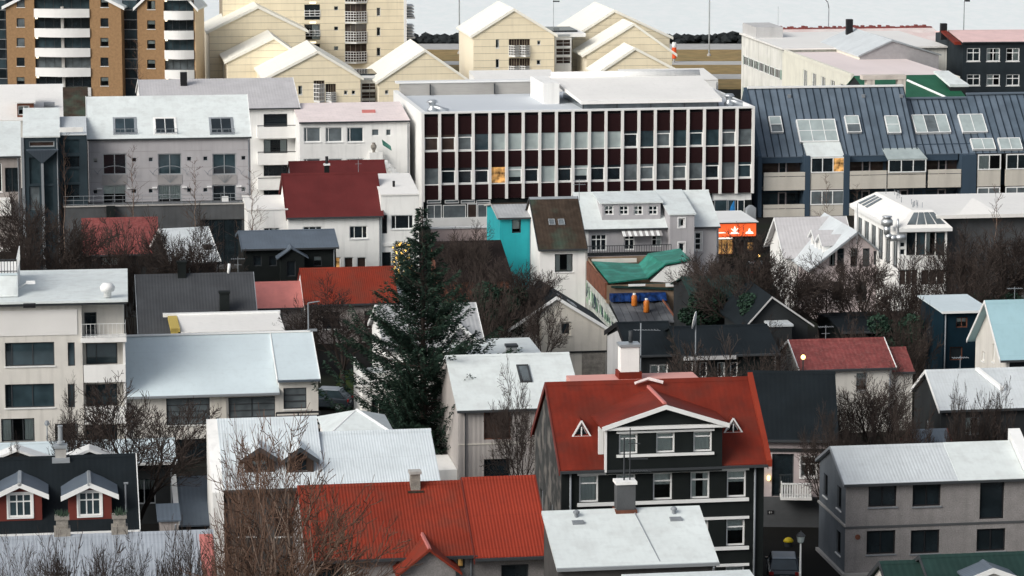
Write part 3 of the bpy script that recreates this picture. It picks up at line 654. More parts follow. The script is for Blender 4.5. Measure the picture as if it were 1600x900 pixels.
m = MB(); m.hexa([(x, -.3, b.he+.1), (x+.7, -.3, b.he+.1), (x+.7, 3.4, k.hr+.2), (x, 3.4, k.hr+.2), (x, -.3, b.he+.5), (x+.7, -.3, b.he+.5), (x+.7, 3.4, k.hr+.85), (x, 3.4, k.hr+.85)]); m.build('roof_parapet', 'white_paint', b.root)
b.done()
# ---- dark green roofs at the bottom right
b = Bld('house', 'dark green roof with cream gable cut by the lower right corner', 'house', 1472, 950, 1660, 157)
k = gable_x(b, 0, b.w, 7, (1560, 868), 'cream_wall'); k.roof('dark_green_roof', oh=.25, og=.25, t=.12, barge='dark_metal', bt=.2)
k.win('L', 2.9, b.he+.1, 3.9, b.he+1.3, cols=2)
u = b.f(1520, 895, 1.2)[0]; yf = .6; dd = dormer(b, u-.3, u+2.0, yf, b.he, b.f(1520, 905, yf)[1], b.f(1520, 892, yf)[1], 2.2, 'cream_wall', 'steel_roof', oh=.25, og=.2)
b.done()
b = Bld('house', 'lower dark green roof with cream gable left of the other green roof', 'house', 1397, 940, 1466, 158.5)
k = gable_x(b, 0, b.w, 4.6, (1430, 880), 'cream_wall'); k.roof('dark_green_roof', oh=.2, og=.2, t=.12, barge='dark_metal', bt=.2); b.done()

# ---- black-roofed house with the white balcony
b = Bld('rendered_house', 'pinkish house under a plain black roof with white balustrade balcony over the street', 'house', 1178, 683, 1308, 188, th=-2.5)
k = gable_x(b, -.2, b.w, 9.6, (1240, 584), 'pinkish_wall'); k.roof('black_roof', oh=.35, og=.1, t=.12)
z0 = b.f(1225, 750)[1]; zt = b.f(1225, 706)[1]
k.W(1206, 709, 1240, 776, frame='dark_metal', sill=None, name='door', pane='glass')
k.W(1251, 714, 1276, 746, cols=2, rows=(.66, .34), fw=.09, trim=.08)
b.ub('beam', 'dark_wall', b.f(1196, 703)[0], -.12, zt+.05, b.w, -.003, zt+.22)
xa, xb, xc = b.f(1207, 775)[0], b.f(1222, 775, -1)[0], b.f(1266, 775, -1)[0]; zb, zh = b.f(1240, 777, -1)[1], b.f(1240, 757, -1)[1]
sl_ = b.ub('balcony', 'white_wall', xb-.1, -1.1, zb-.16, xc+.1, -.003, zb)
m = MB(); n = 11
for i in range(n+1): X = xb+(xc-xb)*i/n; m.box(X-.05, -1.06, zb, X+.05, -.98, zh)
m.box(xb-.08, -1.09, zh, xc+.08, -.95, zh+.08); m.box(xb-.05, -1.0, zb+.02, xb+.01, -.05, zh); m.build('balustrade', 'white_paint', b.root)
b.ub('plinth', 'dark_concrete', -.25, -.06, 0, b.w+.02, -.003, zb-.2)
u = b.f(1201, 747)[0]; m = MB(); m.lathe((u, -.15, b.f(1201, 750)[1]), [(.05, 0), (.1, .08), (.1, .25), (.04, .32)], 8); m.build('wall_lamp', 'lamp_glow', b.root)
# house number plate on the street wall
m = MB(); u, z = b.f(1204, 800); m.box(u-.2, -.09, z-.12, u+.2, -.062, z+.12); pl = m.build('number_plate', 'black_metal', b.root)
m = MB(); y = -.095
for (dx, bars) in ((-.17, ((0, 0, .03, .2), (0, 0, .12, .03), (.09, 0, .12, .11), (0, .09, .12, .12), (0, .17, .12, .2))), (.06, ((.04, 0, .075, .2), (0, .15, .04, .18)))):
    for x0, z0_, x1, z1_ in bars: m.box(u+(dx+x0)*.55, y, z-.06+z0_*.55, u+(dx+x1)*.55, y+.004, z-.06+z1_*.55)
m.build('house_number', 'white_paint', pl)
b.done()
# ---- grey roof, right
b = Bld('house', 'dark house with mottled grey white roof behind round shrubs at the right edge', 'house', 1471, 640, 1660, 200)
k = gable_x(b, 0, b.w, 6.4, (1520, 580), 'dark_wall'); k.roof('grey_white_roof', oh=.25, og=.2, t=.12, barge='white_paint', bt=.2)
aerial(b, 1500, 580, 556); k.W(1508, 652, 1530, 680, frame='lead', sill=None); k.win('L', 2.8, 2.2, 3.9, 3.5, frame='lead', sill=None)
u0 = b.f(1565, 600, 1)[0]; m = MB()
kk = (k.hr-b.he)/3.2
m.hexa([(u0, 1.2, b.he+1.2*kk+.2), (u0+.25, 1.2, b.he+1.2*kk+.2), (u0-1.2+.25, 3, k.hr+.1), (u0-1.2, 3, k.hr+.1), (u0, 1.2, b.he+1.2*kk+.42), (u0+.25, 1.2, b.he+1.2*kk+.42), (u0-1.2+.25, 3, k.hr+.3), (u0-1.2, 3, k.hr+.3)]); m.build('roof_flashing', 'white_paint', b.root)
b.done()
b = Bld('house', 'pale gabled roof with red trim peeping above the lower right house roof', 'house', 1437, 700, 1452, 192)
k = b.block(0, 2.2, 0, 4, 0, b.he-.4, b.he+.6, 'x', 'pinkish_wall'); k.roof('steel_roof', oh=.1, og=.1, t=.1, barge='red_wall'); b.done()
# ---- sky blue roof
b = Bld('house', 'pale house with plain sky blue roof at the right edge', 'house', 1573, 559, 1680, 215)
k = gable_x(b, 0, b.w, 7.4, (1590, 472), 'cream_wall'); k.roof('sky_blue_roof', oh=.3, og=.55, t=.12, barge='white_paint', bt=.2)
aerial(b, 1585, 470, 448); k.win('L', 4.1, 4.6, 4.6, 5.9, frame='white_paint'); k.win('L', 1.6, 4.2, 2.2, 4.9); k.W(1577, 562, 1620, 590, frame='dark_metal', sill=None)
b.done()
# ---- dark teal house
b = Bld('timber_house', 'dark blue timber house with low icy grey roof left of the sky blue roof', 'house', 1474, 489, 1545, 228)
k = b.block(0, b.w, 0, 6, 0, b.he, zr(b, 1490, 464, 6), 'shed', 'teal_wall'); k.roof('blue_white_roof', oh=.25, og=.2, t=.12, gutter='white_paint')
k.W(1494, 496, 1512, 512, cols=2, frame='rusty', sill=None); k.W(1484, 542, 1504, 563, frame='rusty', sill=None)
k.win('L', 2.0, 3.4, 2.8, 4.4, frame='dark_metal', sill=None); k.win('L', 2.0, .8, 2.8, 2.0, frame='dark_metal', sill=None); u = b.f(1477, 500)[0]
pipe(b, [(u, -.1, b.he), (u, -.1, .2)], .05, 'lead', 'downpipe'); b.done()
# ---- rusty red roof
b = Bld('cottage', 'cream cottage with blotchy rust red roof among bare shrubs', 'house', 1252, 578, 1394, 215)
k = gable_x(b, 0, b.w, 6.2, (1300, 533), 'cream_wall'); k.roof('worn_red_roof', oh=.25, og=.2, t=.12, barge='white_paint', bt=.14)
k2 = b.block(b.w+.05, b.w+1.6, .4, 5.0, 0, b.he-.4, b.he+.75, 'x', 'cream_wall'); k2.roof('worn_red_roof', oh=.25, og=.1, t=.12)
aerial(b, 1290, 532, 508, kind=1); k.W(1338, 583, 1355, 611, rows=(.7, .3), frame='lead', cur='low', name='window'); m = MB()
u, z = b.f(1254, 556, -.5)[0], b.f(1254, 562, -.5)[1]
b.done()
# ---- black roofs in the centre
b = Bld('house', 'black roofed house with white gable window band behind the red roofed black house', 'house', 985, 556, 1060, 214)
k = gable_x(b, 0, b.w, 9, (1010, 506), 'dark_wall'); k.roof('black_roof', oh=.25, og=.15, t=.12, barge='black_metal')
k.W(1015, 569, 1044, 600, cols=2, fw=.12, frame='white_wall')
m = MB(); m.poly([(-.01, 9, 1), (-.01, 0, 1), (-.01, 0, b.he-.2), (-.01, k.ym, k.hr-.4), (-.01, 9, b.he-.2)]); m.build('side_render', 'pale_grey_wall', b.root)
x = b.f(1001, 560, -.3)[0]; pipe(b, [(x, -.3, 0), (x, -.3, b.f(1001, 505, -.3)[1])], .05, 'lead', 'mast')
xx = b.f(1001, 512, -.3)[0]; m = MB(); zz = b.f(1001, 515, -.3)[1]
m.tube((xx-.5, -.3, zz), (xx+1.4, -.3, zz-.1), .025, .025, 4)
for i in range(9): m.tube((xx-.4+i*.2, -.6, zz), (xx-.4+i*.2, 0, zz-.05), .015, .015, 4)
m.build('aerial', 'lead', b.root)
b.done()
b = Bld('house', 'long low black roof with small white framed windows, right of the white chimney', 'house', 1066, 556, 1215, 212)
k = gable_x(b, 0, b.w, 8, (1120, 512), 'black_wall'); k.roof('black_roof', oh=.3, og=.15, t=.12)
b.ub('fascia', 'pale_grey_wall', 0, -.45, b.he-.25, b.w*.55, -.32, b.he+.02)
for px in (1071, 1093, 1121, 1141): k.W(px, 566, px+12, 590, frame='white_wall', fw=.08)
b.done()
# ================================================================ middle rows
# ---- white apartment block, left edge
b = Bld('apartment_block', 'off white flat roofed apartment block with corner balconies at the left edge', 'apartment block', -110, 480, 193, 205, th=7)
zc = b.f(60, 695)[1]; ub_ = b.f(130, 600)[0]
k = b.block(0, ub_, 0, 11.5, 0, b.he, None, 'flat', 'cream_wall')
kb = b.block(ub_+.001, b.w, 1.3, 11.4, 0, b.he-.005, None, 'flat', 'cream_wall', name='balcony_wall')
M('top_wall', (.74, .73, .71), .8, .05, streak=.15)
zt = b.f(60, 524)[1]; b.ub('upper_storey_cladding', 'top_wall', 0, -.05, zt, ub_-.3, -.003, b.he-.35)
for yt, yb in ((535, 572), (600, 637)):
    k.W(8, yt, 85, yb, cols=(.12, .44, .44), frame='dark_metal', pane=['glass', 'glass_blue', 'glass_blue'], sill='white_paint', fw=.07)
    k.W(106, yt, 117, yb, frame='dark_metal', pane='glass_blue', sill=None); k.W(-70, yt, -10, yb, cols=2, frame='dark_metal', pane='glass_blue')
k.W(2, 654, 54, 690, cols=3, frame='dark_metal', cur='sides', sill='dark_metal'); k.W(86, 662, 122, 690, cols=2, frame='dark_metal', sill=None)
for yt, yb in ((536, 569), (600, 634), (664, 696)):
    z0, z1 = b.f(160, yb, 1.3)[1], b.f(160, yt, 1.3)[1]
    a = b.f(134, yt, 1.3)[0]-ub_; c = b.f(183, yt, 1.3)[0]-ub_
    kb.win('F', a, z0, c, z1, cols=(.32, .68), frame='dark_metal', pane='glass_blue', sill=None)
kb.W(132, 488, 151, 524, frame='dark_metal', sill=None, name='door')
for yt, yb in ((570, 597), (635, 662)):
    z1, z0 = b.f(160, yt)[1], b.f(160, yb)[1]; b.ub('balcony', 'white_wall', ub_+.05, -.1, z0, b.w+.05, .05, z1); b.ub('balcony_floor', 'white_wall', ub_+.05, .051, z0, b.w+.02, 1.299, z0+.15)
z0 = b.f(160, 534)[1]; b.ub('balcony_floor', 'white_wall', ub_-.1, -.25, z0, b.w+.15, 1.299, z0+.3)
railing(b, (ub_, -.2, z0+.3), (b.w+.1, -.2, z0+.3), .95, 'white_paint', .28, .015); railing(b, (b.w+.1, -.2, z0+.3), (b.w+.1, 1.2, z0+.3), .95, 'white_paint', .28, .015)
b.ub('party_wall', 'white_wall', b.w-.1, 0.06, 0, b.w+.06, 1.29, z0)
hz = b.he; b.ub('fascia', 'dark_metal', -.3, -.5, hz+.01, b.w+.2, 11.6, hz+.18)
x0, y0 = -.4, -.6; m = MB(); m.hexa([(x0, y0, hz+.181), (b.w+.3, y0, hz+.181), (b.w+.3, 11.7, hz+.181), (x0, 11.7, hz+.181), (x0, y0, hz+.33), (b.w+.3, y0, hz+.33), (b.w+.3, 11.7, hz+.5), (x0, 11.7, hz+.5)]); m.build('roof', 'white_roofX', b.root)
x, y = b.g(168, 464, hz+.4); m = MB(); m.lathe((x, y, hz+.4), [(.25, 0), (.25, .35), (.45, .4), (.5, .7), (.3, .95)], 12); m.build('roof_vent', 'white_paint', b.root, smooth=True)
x, y = b.g(46, 478, hz+.4); b.ub('roof_hatch', 'black_metal', x-.4, y-.2, hz+.3, x+.4, y+.2, hz+.55)
# penthouse
pu0, pu1 = -.1, b.f(27, 450, 3)[0]; zp = b.f(10, 409, 3)[1]
k3 = b.block(pu0-3, pu1, 3, 9, hz+.3, b.f(10, 430, 3)[1], None, 'flat', 'white_wall', name='penthouse'); z = k3.he
m = MB(); m.hexa([(pu0-3, 1.2, hz+.4), (pu1+.1, 1.2, hz+.4), (pu1+.1, 2.99, hz+.4), (pu0-3, 2.99, hz+.4), (pu0-3, 1.25, hz+.5), (pu1-.2, 1.25, hz+.5), (pu1+.05, 2.99, z), (pu0-3, 2.99, z)]); m.build('canopy', 'white_roofX', b.root)
b.ub('parapet', 'blue_white_roofX', pu0-3, 2.9, z, pu1+.05, 3.05, z+.15); railing(b, (pu0, 3, z+.15), (pu1, 3, z+.15), .9, 'dark_metal', .2, .03); railing(b, (pu1, 3, z+.1), (pu1, 9, z+.1), .95, 'white_paint', .2, .03)
m = MB(); m.tube((pu1+.1, 3.2, z-.9), (pu1+.7, 3.2, z-.55), .06, .06, 5); m.box(pu1+.6, 3.05, z-.65, pu1+1.2, 3.35, z-.45); m.build('flood_lamp', 'white_paint', b.root)
b.done()

# ---- light blue roof
b = Bld('house', 'long house with plain pale blue metal roof beside the white apartment block', 'house', 198, 617, 436, 207)
w2 = b.f(497, 590)[0]
k = gable_x(b, 0, b.w, 9.5, (330, 526), 'cream_wall', ym=6); sl = (k.hr-b.he)/6
z2 = b.he-.001; k2 = b.block(b.w+.001, w2, -.0, 9.5, 0, b.f(465, 593)[1], k.hr, 'x', 'cream_wall', am=6)
k.roof('blue_white_roof', oh=.45, og=0, t=.14, gutter='lead', cap=False); k2.roof('blue_white_roof', oh=.3, og=.1, t=.15, gutter='steel_roofX', barge='white_paint', bt=.3, cap=False)
b.ub('ridge_cap', 'white_paint', 0, 5.85, k.hr+.17, w2, 6.15, k.hr+.26)
for x0, x1, yt, yb in ((260, 328, 622, 664), (357, 430, 620, 663)): k.W(x0, yt, x1, yb, cols=2, rows=4, frame='dark_metal', pane='glass_grey', fw=.06, mw=.05)
k2.W(443, 606, 479, 639, rows=3, frame='dark_metal', pane='glass_grey', fw=.07, mw=.09)
k.W(272, 686, 327, 730, cols=2, frame='dark_metal', sill='white_paint')
z = b.f(470, 645)[1]; railing(b, (b.w-.3, -1.3, z-.6), (w2, -1.3, z-.6), .9, 'dark_wall', 1.2, .06, rails=4)
b.ub('terrace', 'concrete', b.w-.4, -1.5, z-.8, w2, -.003, z-.6)
for px in (275,): u = b.f(px, 620)[0]; b.ub('pilaster', 'beige_wall', b.f(328, 640)[0]+.1, -.08, 0, b.f(355, 640)[0]-.05, -.003, b.he-.3)
pt = (w2+.2, 6, k.hr); x, z = b.f(482, 520, 6)
m = MB(); m.tube((x, 6, k.hr), (x, 6, k.hr+2.2), .05, .05, 5); m.tube((x, 6, k.hr+2.2), (x+.8, 6, k.hr+2.3), .05, .04, 5); m.box(x-.1, 5.9, k.hr+.2, x+.6, 6.1, k.hr+.35); m.build('aerial_mast', 'lead', b.root)
x = b.f(197, 528, 6)[0]; b.ub('downpipe', 'zinc', -.12, -.15, 0, -.03, -.05, b.he)
b.done()
# ---- white low block behind it
b = Bld('outbuilding', 'plain white monopitch roof with mustard yellow end wall behind the pale blue roof', 'house', 272, 523, 445, 233)
k = b.block(0, b.w, 0, 6, 0, b.he, zr(b, 350, 493, 6), 'shed', 'white_wall'); k.mat = 'cream_wall'
m = MB(); kk = (k.hr-k.he)/6
m.hexa([(.5, -.3, k.he), (b.w, -.3, k.he), (b.w, 6, k.hr), (.5, 6, k.hr), (.5, -.3, k.he+.2), (b.w, -.3, k.he+.2), (b.w, 6, k.hr+.2), (.5, 6, k.hr+.2)]); m.build('roof', 'warm_white_roofX', b.root)
M('mustard', (.50, .38, .10), .8, .08, streak=.2)
b.ub('end_wall', 'mustard', -.25, -.2, 0, .3, -.003, k.he+.5); b.ub('roof_edge', 'white_paint', -.6, 5.6, k.hr+.05, b.w+.1, 6.1, k.hr+.3); b.ub('end_panel', 'mustard', -.25, -.2, k.he+.5, .45, 5.5, k.hr-.1)
b.done()
# ---- dark grey roof
b = Bld('house', 'house with broad dark grey corrugated roof and two black chimneys', 'house', 219, 522, 401, 238)
k = gable_x(b, 0, b.w, 11, (300, 431), 'dark_wall'); k.roof('dark_roof', oh=.25, og=.15, t=.14, barge='lead', bt=.12)
x = b.f(284, 430, 5.5)[0]; chimney(b, x, 5.4, k.hr-.6, b.f(284, 408, 5.4)[1], .65, .65, 'black_wall')
p = k.onroof(351, 488); chimney(b, p.x, p.y, p.z-.5, b.f(351, 455, p.y)[1], .75, .6, 'black_wall')
aerial(b, 372, 430, 402, kind=1); k.W(228, 524, 262, 545, cols=3, frame='dark_metal', sill=None)
p = k.onroof(357, 431); pipe(b, [(p.x, 5.5, k.hr), (p.x+.1, 5.5, k.hr+.9)], .12, 'white_paint', 'flue')
b.done()
# ---- pink and red roofs
b = Bld('house', 'house with bright red roof and white gable trim left of the spruce', 'house', 477, 476, 621, 250)
k = gable_x(b, 0, b.w, 8, (540, 421), 'beige_wall'); k.mat = 'warm_grey_wall'; k.roof('red_roof', oh=.25, og=.12, t=.14, barge=None)
k.win('L', 3.2, 3.6, 4.0, 4.8, frame='dark_metal', sill=None); k.win('F', 1.4, 1.2, 2.8, 2.6, frame='dark_metal', cols=2); k.win('F', 4.8, 1.2, 6.2, 2.6, frame='dark_metal', cols=2)
m = MB(); m.poly([(-.01, 8, 0), (-.01, 0, 0), (-.01, 0, b.he), (-.01, 4, k.hr), (-.01, 8, b.he)]); m.build('gable_render', 'white_wall', b.root); m = MB(); m.poly([(b.w+.01, 0, 0), (b.w+.01, 8, 0), (b.w+.01, 8, b.he), (b.w+.01, 4, k.hr), (b.w+.01, 0, b.he)]); m.build('gable_render', 'white_wall', b.root)
b.ub('annex', 'white_wall', b.w+.05, 3, 0, b.w+2.2, 7.5, b.he+.2)
b.done()
b = Bld('house', 'low pinkish red faded roof joined to the bright red roof', 'house', 399, 482, 474, 251)
k = gable_x(b, 0, b.w, 6.6, (440, 443), 'beige_wall'); k.mat = 'warm_grey_wall'; k.roof('pink_roof', oh=.25, og=.05, t=.12); k.win('F', 1.0, 1.0, 2.2, 2.2, frame='dark_metal'); b.done()

# ---- grey roof behind the spruce
b = Bld('house', 'grey roofed white house with small gable, half hidden behind the spruce', 'house', 604, 545, 752, 213)
k = gable_x(b, 0, b.w, 9.6, (700, 478), 'white_wall'); k.roof('grey_roof', oh=.25, og=.25, t=.14, barge='white_paint', bt=.2)
u = b.f(718, 520, .6)[0]; g = dormer(b, u-1.25, u+1.25, .6, b.he-.3, b.f(718, 535, .6)[1], b.f(718, 508, .6)[1], 3.6, 'lilac_grey_wall', 'grey_roof', barge='white_paint', oh=.35, og=.3)
z = b.f(590, 590, -4)[1]; x0, x1 = b.f(566, 590, -4)[0], b.f(640, 590, -4)[0]
kk = b.block(x0, x1, -4, 2, 0, z-.6, None, 'flat', 'white_wall', name='wing_wall')
b.ub('roof_terrace', 'zinc', x0, -4, z-.59, x1, 2, z-.45)
for a in ((x0, -4.05, z-.6, x0+.12, 2, z+.35), (x0+.121, -4.05, z-.6, x1, -3.93, z+.35)): b.ub('parapet', 'white_paint', *a)
kk.win('L', 1, z-3.2, 2, z-1.4, frame='white_paint'); kk.win('L', 3.2, z-3.2, 4.2, z-1.4); kk.win('F', .6, z-3.2, 1.6, z-1.5, cols=2); kk.win('F', 2.4, z-3.2, 3.6, z-1.5, cols=2)
b.done()
# ---- white roof, centre
b = Bld('house', 'corrugated beige house with bright white roof and one skylight right of the spruce', 'house', 716, 641, 908, 195)
k = gable_x(b, 0, b.w, 11, (880, 555), 'pale_grey_wall'); k.mat = 'corr_beige'; M('corr_beige', (.44, .41, .39), .8, .06, corr=('X', .3, .4), streak=.2)
k.roof('white_roof', oh=.3, og=.12, t=.14)
k.roofwin(813, 571, 832, 598, frame='dark_metal', pane='glass_grey', fw=.12)
k.W(756, 642, 798, 687, frame='rusty', pane='glass_brown', sill=None); k.W(756, 717, 797, 755, frame='dark_metal', pane='glass', sill=None)
b.ub('downpipe', 'dark_metal', b.f(726, 700)[0], -.15, 0, b.f(727.5, 700)[0], -.05, b.he)
b.ub('storey_line', 'beige_wall', 0, -.04, b.f(770, 694)[1], b.w, -.003, b.f(770, 692)[1])
b.ub('annex', 'white_wall', -1.9, .5, 0, -.02, 5, 1.9)
b.done()
b = Bld('house', 'flat topped white roof strip with small chimney stack behind the bright white roof', 'house', 705, 562, 846, 209)
k = b.block(0, b.w, 0, 6, 0, b.he, zr(b, 780, 533, 6), 'shed', 'white_wall'); k.roof('white_roof', oh=.2, og=.12, t=.14)
x = b.f(799, 560, 1.5)[0]; chimney(b, x, 1.5, b.he, b.f(799, 538, 1.5)[1], .7, .7, 'pale_grey_wall', 'dark_metal'); b.done()

# ---- pale gabled house with black roof
b = Bld('house', 'pale rendered gabled house with black roof behind a bare tree, window at left', 'house', 793, 516, 948, 235)
ap = b.f(869, 466); k = b.block(0, b.w, 0, 7.5, 0, b.f(948, 514)[1], ap[1], 'y', 'beige_wall', am=ap[0])
k.roof('black_roof', oh=.25, og=.2, t=.12, barge='white_paint', bt=.22)
k.W(876, 503, 892, 524, frame='beige_wall', sill='beige_wall', fw=.12); k.W(830, 506, 846, 526, frame='beige_wall', sill='beige_wall', fw=.12)
zb = b.f(900, 551)[1]; b.ub('lower_storey', 'stone', b.f(909, 560)[0], -.05, 0, b.w-.1, -.003, zb); b.ub('storey_ledge', 'dark_wall', b.f(870, 551)[0], -.1, zb, b.w, -.003, zb+.12)
s_ = (k.hr-k.he)/(b.w-k.xm)
for t0, t1, y0, y1 in ((.32, .46, 1.2, 2.6), (.12, .2, 2, 2.6)):
    m = MB(); X0, X1 = k.xm+(b.w-k.xm)*t0, k.xm+(b.w-k.xm)*t1; Z0, Z1 = k.hr-s_*(X0-k.xm)+.17, k.hr-s_*(X1-k.xm)+.17
    m.hexa([(X0, y0, Z0), (X1, y0, Z1), (X1, y1, Z1), (X0, y1, Z0), (X0, y0, Z0+.1), (X1, y0, Z1+.1), (X1, y1, Z1+.1), (X0, y1, Z0+.1)]); m.build('skylight', 'zinc', b.root)
b.done()
# ---- brown mossy roof + turquoise
b = Bld('house', 'narrow white house with steep brown mossy roof and two tiny skylights', 'house', 843, 389, 915, 264)
k = gable_x(b, 0, b.w, 10, (865, 311), 'cream_wall'); k.mat = 'white_wall'; k.roof('moss_roof', oh=.25, og=.12, t=.14, barge='dark_metal', bt=.1, capmat='zinc')
aerial(b, 905, 308, 286); k.W(867, 397, 895, 425, frame='dark_metal', sill='white_paint')
k.roofwin(858, 343, 868, 352, pane='glass_grey', frame='zinc'); k.roofwin(873, 343, 883, 352, pane='glass_grey', frame='zinc')
b.ub('downpipe', 'concrete', b.w+.02, -.1, 0, b.w+.14, .02, b.he)
b.done()
b = Bld('house', 'small turquoise house with worn grey roof next to the brown mossy roof', 'house', 781, 342, 832, 268.5)
k = gable_x(b, 0, b.w, 8, (800, 320), 'turquoise_wall'); k.roof('moss_roof', oh=.2, og=.2, t=.1, barge='concrete', bt=.1); b.root.children[-1]
for o in b.root.children:
    if o.name.startswith('roof'): o.data.materials[0] = MATS['grey_roofX']
k.W(800, 343, 814, 364, frame='dark_metal', pane='glass', sill=None); b.done()
# ---- white roof with dormers
b = Bld('house', 'white roofed house with four window dormer, striped awning and a grey stair tower', 'house', 912, 359, 1123, 280)
k = gable_x(b, 0, b.w, 10.4, (1000, 302), 'pale_grey_wall'); k.mat = 'lilac_grey_wall'; k.roof('white_roof', oh=.2, og=.12, t=.14)
p = k.onroof(985, 343); yf = p.y; u0, u1 = b.f(941, 330, yf)[0], b.f(1032, 330, yf)[0]; zb, zt = p.z-.3, b.f(985, 318, yf)[1]
dm = b.block(u0, u1, yf, 5.2, zb, zt, k.hr+.05, 'shed', 'lilac_grey_wall', name='dormer_wall'); dm.roof('white_roof', oh=.15, og=.25, t=.12, name='dormer_roof')
for x in (944, 967.5, 990, 1013): dm.W(x, 321, x+15, 336, cols=2, rows=2, fw=.11, mw=.08, sill=None)
aerial(b, 905, 302, 280); k.W(923, 366, 948, 392, cols=3, rows=(.7, .3), fw=.1, mw=.08, sill=None); k.W(975, 366, 992, 391, cols=2, rows=(.7, .3), fw=.12, sill=None, name='door'); k.W(1018, 366, 1034, 386, cols=2, rows=(.6, .4), fw=.1, sill=None)
b.ub('pale_wall_panel', 'white_wall', -.01, -.03, 0, b.f(922, 370)[0]-.15, -.003, b.he-.1)
z = b.f(1000, 358)[1]; a, c = b.f(974, 360, -1)[0], b.f(1036, 360, -1)[0]
m = MB(); n = 14
for i in range(n):
    X0, X1 = a+(c-a)*i/n, a+(c-a)*(i+1)/n; m.k = i % 2
    m.hexa([(X0, -1.0, z-.5), (X1, -1.0, z-.5), (X1, -.02, z-.1), (X0, -.02, z-.1), (X0, -1.0, z-.46), (X1, -1.0, z-.46), (X1, -.02, z-.02), (X0, -.02, z-.02)])
m.build('awning', ('white_paint', 'grey_wall'), b.root)
tz = b.f(1066, 336, -1.2)[1]; t0, t1 = b.f(1047, 340, -1.2)[0], b.f(1085, 340, -1.2)[0]
tw = b.block(t0, t1, -1.2, 5.2, 0, tz, k.hr+.1, 'shed', 'lilac_grey_wall', name='tower_wall'); tw.roof('white_roof', oh=.12, og=.15, t=.12, name='tower_roof')
tw.W(1060, 341, 1070, 355, fw=.12, trim=.1, sill=None); tw.W(1060, 379, 1070, 394, fw=.12, trim=.1, sill=None)
k.W(1085.5, 363, 1096, 391, rows=3, fw=.1, trim=.1, sill=None)
zf = b.f(980, 400, -2.4)[1]; a, c = b.f(918, 395, -2.4)[0], t0-.1
b.ub('terrace', 'black_wall', a, -2.4, 0, c, -.003, zf); railing(b, (a, -2.35, zf), (c, -2.35, zf), .95, 'dark_metal', .22, .03)
b.ub('terrace_trim', 'pinkish_wall', a, -2.44, zf-.12, c, -2.401, zf+.04)
b.done()
# ---- shop with lit orange sign
b = Bld('shop', 'small shop with glowing orange sign band and lit windows behind a bare tree', 'shop', 1117, 370, 1181, 297)
zt = b.f(1150, 350)[1]; k = b.block(0, b.w, 0, 7, 0, zt+.2, None, 'flat', 'black_wall')
M('orange_sign', (.85, .12, .03), .5, .12, emit=.75); M('sign_white', (.95, .85, .75), .5, .02, emit=.9)
b.ub('canopy', 'white_paint', -.1, -.6, zt+.21, b.w+.1, 7, zt+.3)
z0 = b.f(1150, 369)[1]; sgn = b.ub('sign', 'orange_sign', .02, -.16, z0, b.w-.02, -.003, zt+.02)
m = MB(); cx, cz = b.f(1148, 361, -.2); 
def petal(cx, cz, pts, y=-.2): m.prism([(cx+x, y, cz+z) for x, z in pts], (0, .03, 0))
petal(cx, cz, [(-.5, -.28), (.5, -.28), (.3, -.1), (.1, -.08), (-.1, -.08), (-.3, -.1)]); petal(cx, cz, [(-.08, -.08), (.08, -.08), (.14, .2), (0, .5), (-.12, .2)]); petal(cx, cz, [(-.15, 0), (-.1, .02), (-.28, .26), (-.36, .2)]); petal(cx, cz, [(.1, .02), (.15, 0), (.34, .22), (.26, .28)])
cx, cz = b.f(1171, 362, -.2); petal(cx, cz, [(-.42, -.2), (.42, -.2), (.3, 0), (0, .05), (-.3, 0)]); petal(cx, cz, [(-.12, .05), (.12, .05), (.06, .3), (-.06, .3)])
cx, cz = b.f(1126, 363, -.2); petal(cx, cz, [(-.45, -.1), (.5, -.1), (.5, 0), (-.45, 0)]); petal(cx, cz, [(-.45, .04), (-.35, .04), (-.35, .36), (-.45, .36)])
m.build('sign_mark', 'sign_white', b.root)
k.W(1118, 374, 1146, 398, cols=3, frame='rusty', pane='warm_lit', sill=None); k.W(1152, 376, 1164, 400, frame='dark_metal', pane='glass_brown', sill=None, name='door'); k.W(1167, 378, 1178, 392, frame='rusty', pane='warm_lit', sill=None)
b.ub('light_strip', 'sign_white', .05, -.25, z0-.22, b.w*.42, -.05, z0-.1)
b.done()

# ---- green roofed yard building with graffiti wall
b = Bld('warehouse', 'patched green metal roof building with graffiti side wall, dark flat roof and blue tarpaulins', 'warehouse', 968, 506, 1058, 251)
k = b.block(0, b.w, 0, 4.6, 0, b.he, zr(b, 1000, 470, 4.6), 'shed', 'dark_wall'); m = MB(); n = 8; kk = (k.hr-k.he)/4.6
for i in range(n):
    X0, X1 = b.w*i/n+.02, b.w*(i+1)/n-.02; o = MB(); o.hexa([(X0, -.1, k.he), (X1, -.1, k.he), (X1, 4.6, k.hr), (X0, 4.6, k.hr), (X0, -.1, k.he+.1), (X1, -.1, k.he+.1), (X1, 4.6, k.hr+.1), (X0, 4.6, k.hr+.1)]); o.build('roof_sheet', 'dark_felt', b.root)
y1 = 4.7; zt = b.f(1000, 444, y1)[1]; k2 = b.block(-.2, b.w+1.6, y1, 14, 0, zt, zt+.9, 'shed', 'tan_wall', name='rear_wall'); M('tan_wall', (.22, .16, .11), .9, .2, streak=.5)
M('tarp', (.006, .025, .10), .5, .6, 2.5)
m = MB(); n = 24; a, c = 0, b.w-.1
z0, z1 = k.hr+.12, b.f(1000, 457, y1)[1]
pr = [(a+(c-a)*i/n, random.uniform(-.12, .12)) for i in range(n+1)]
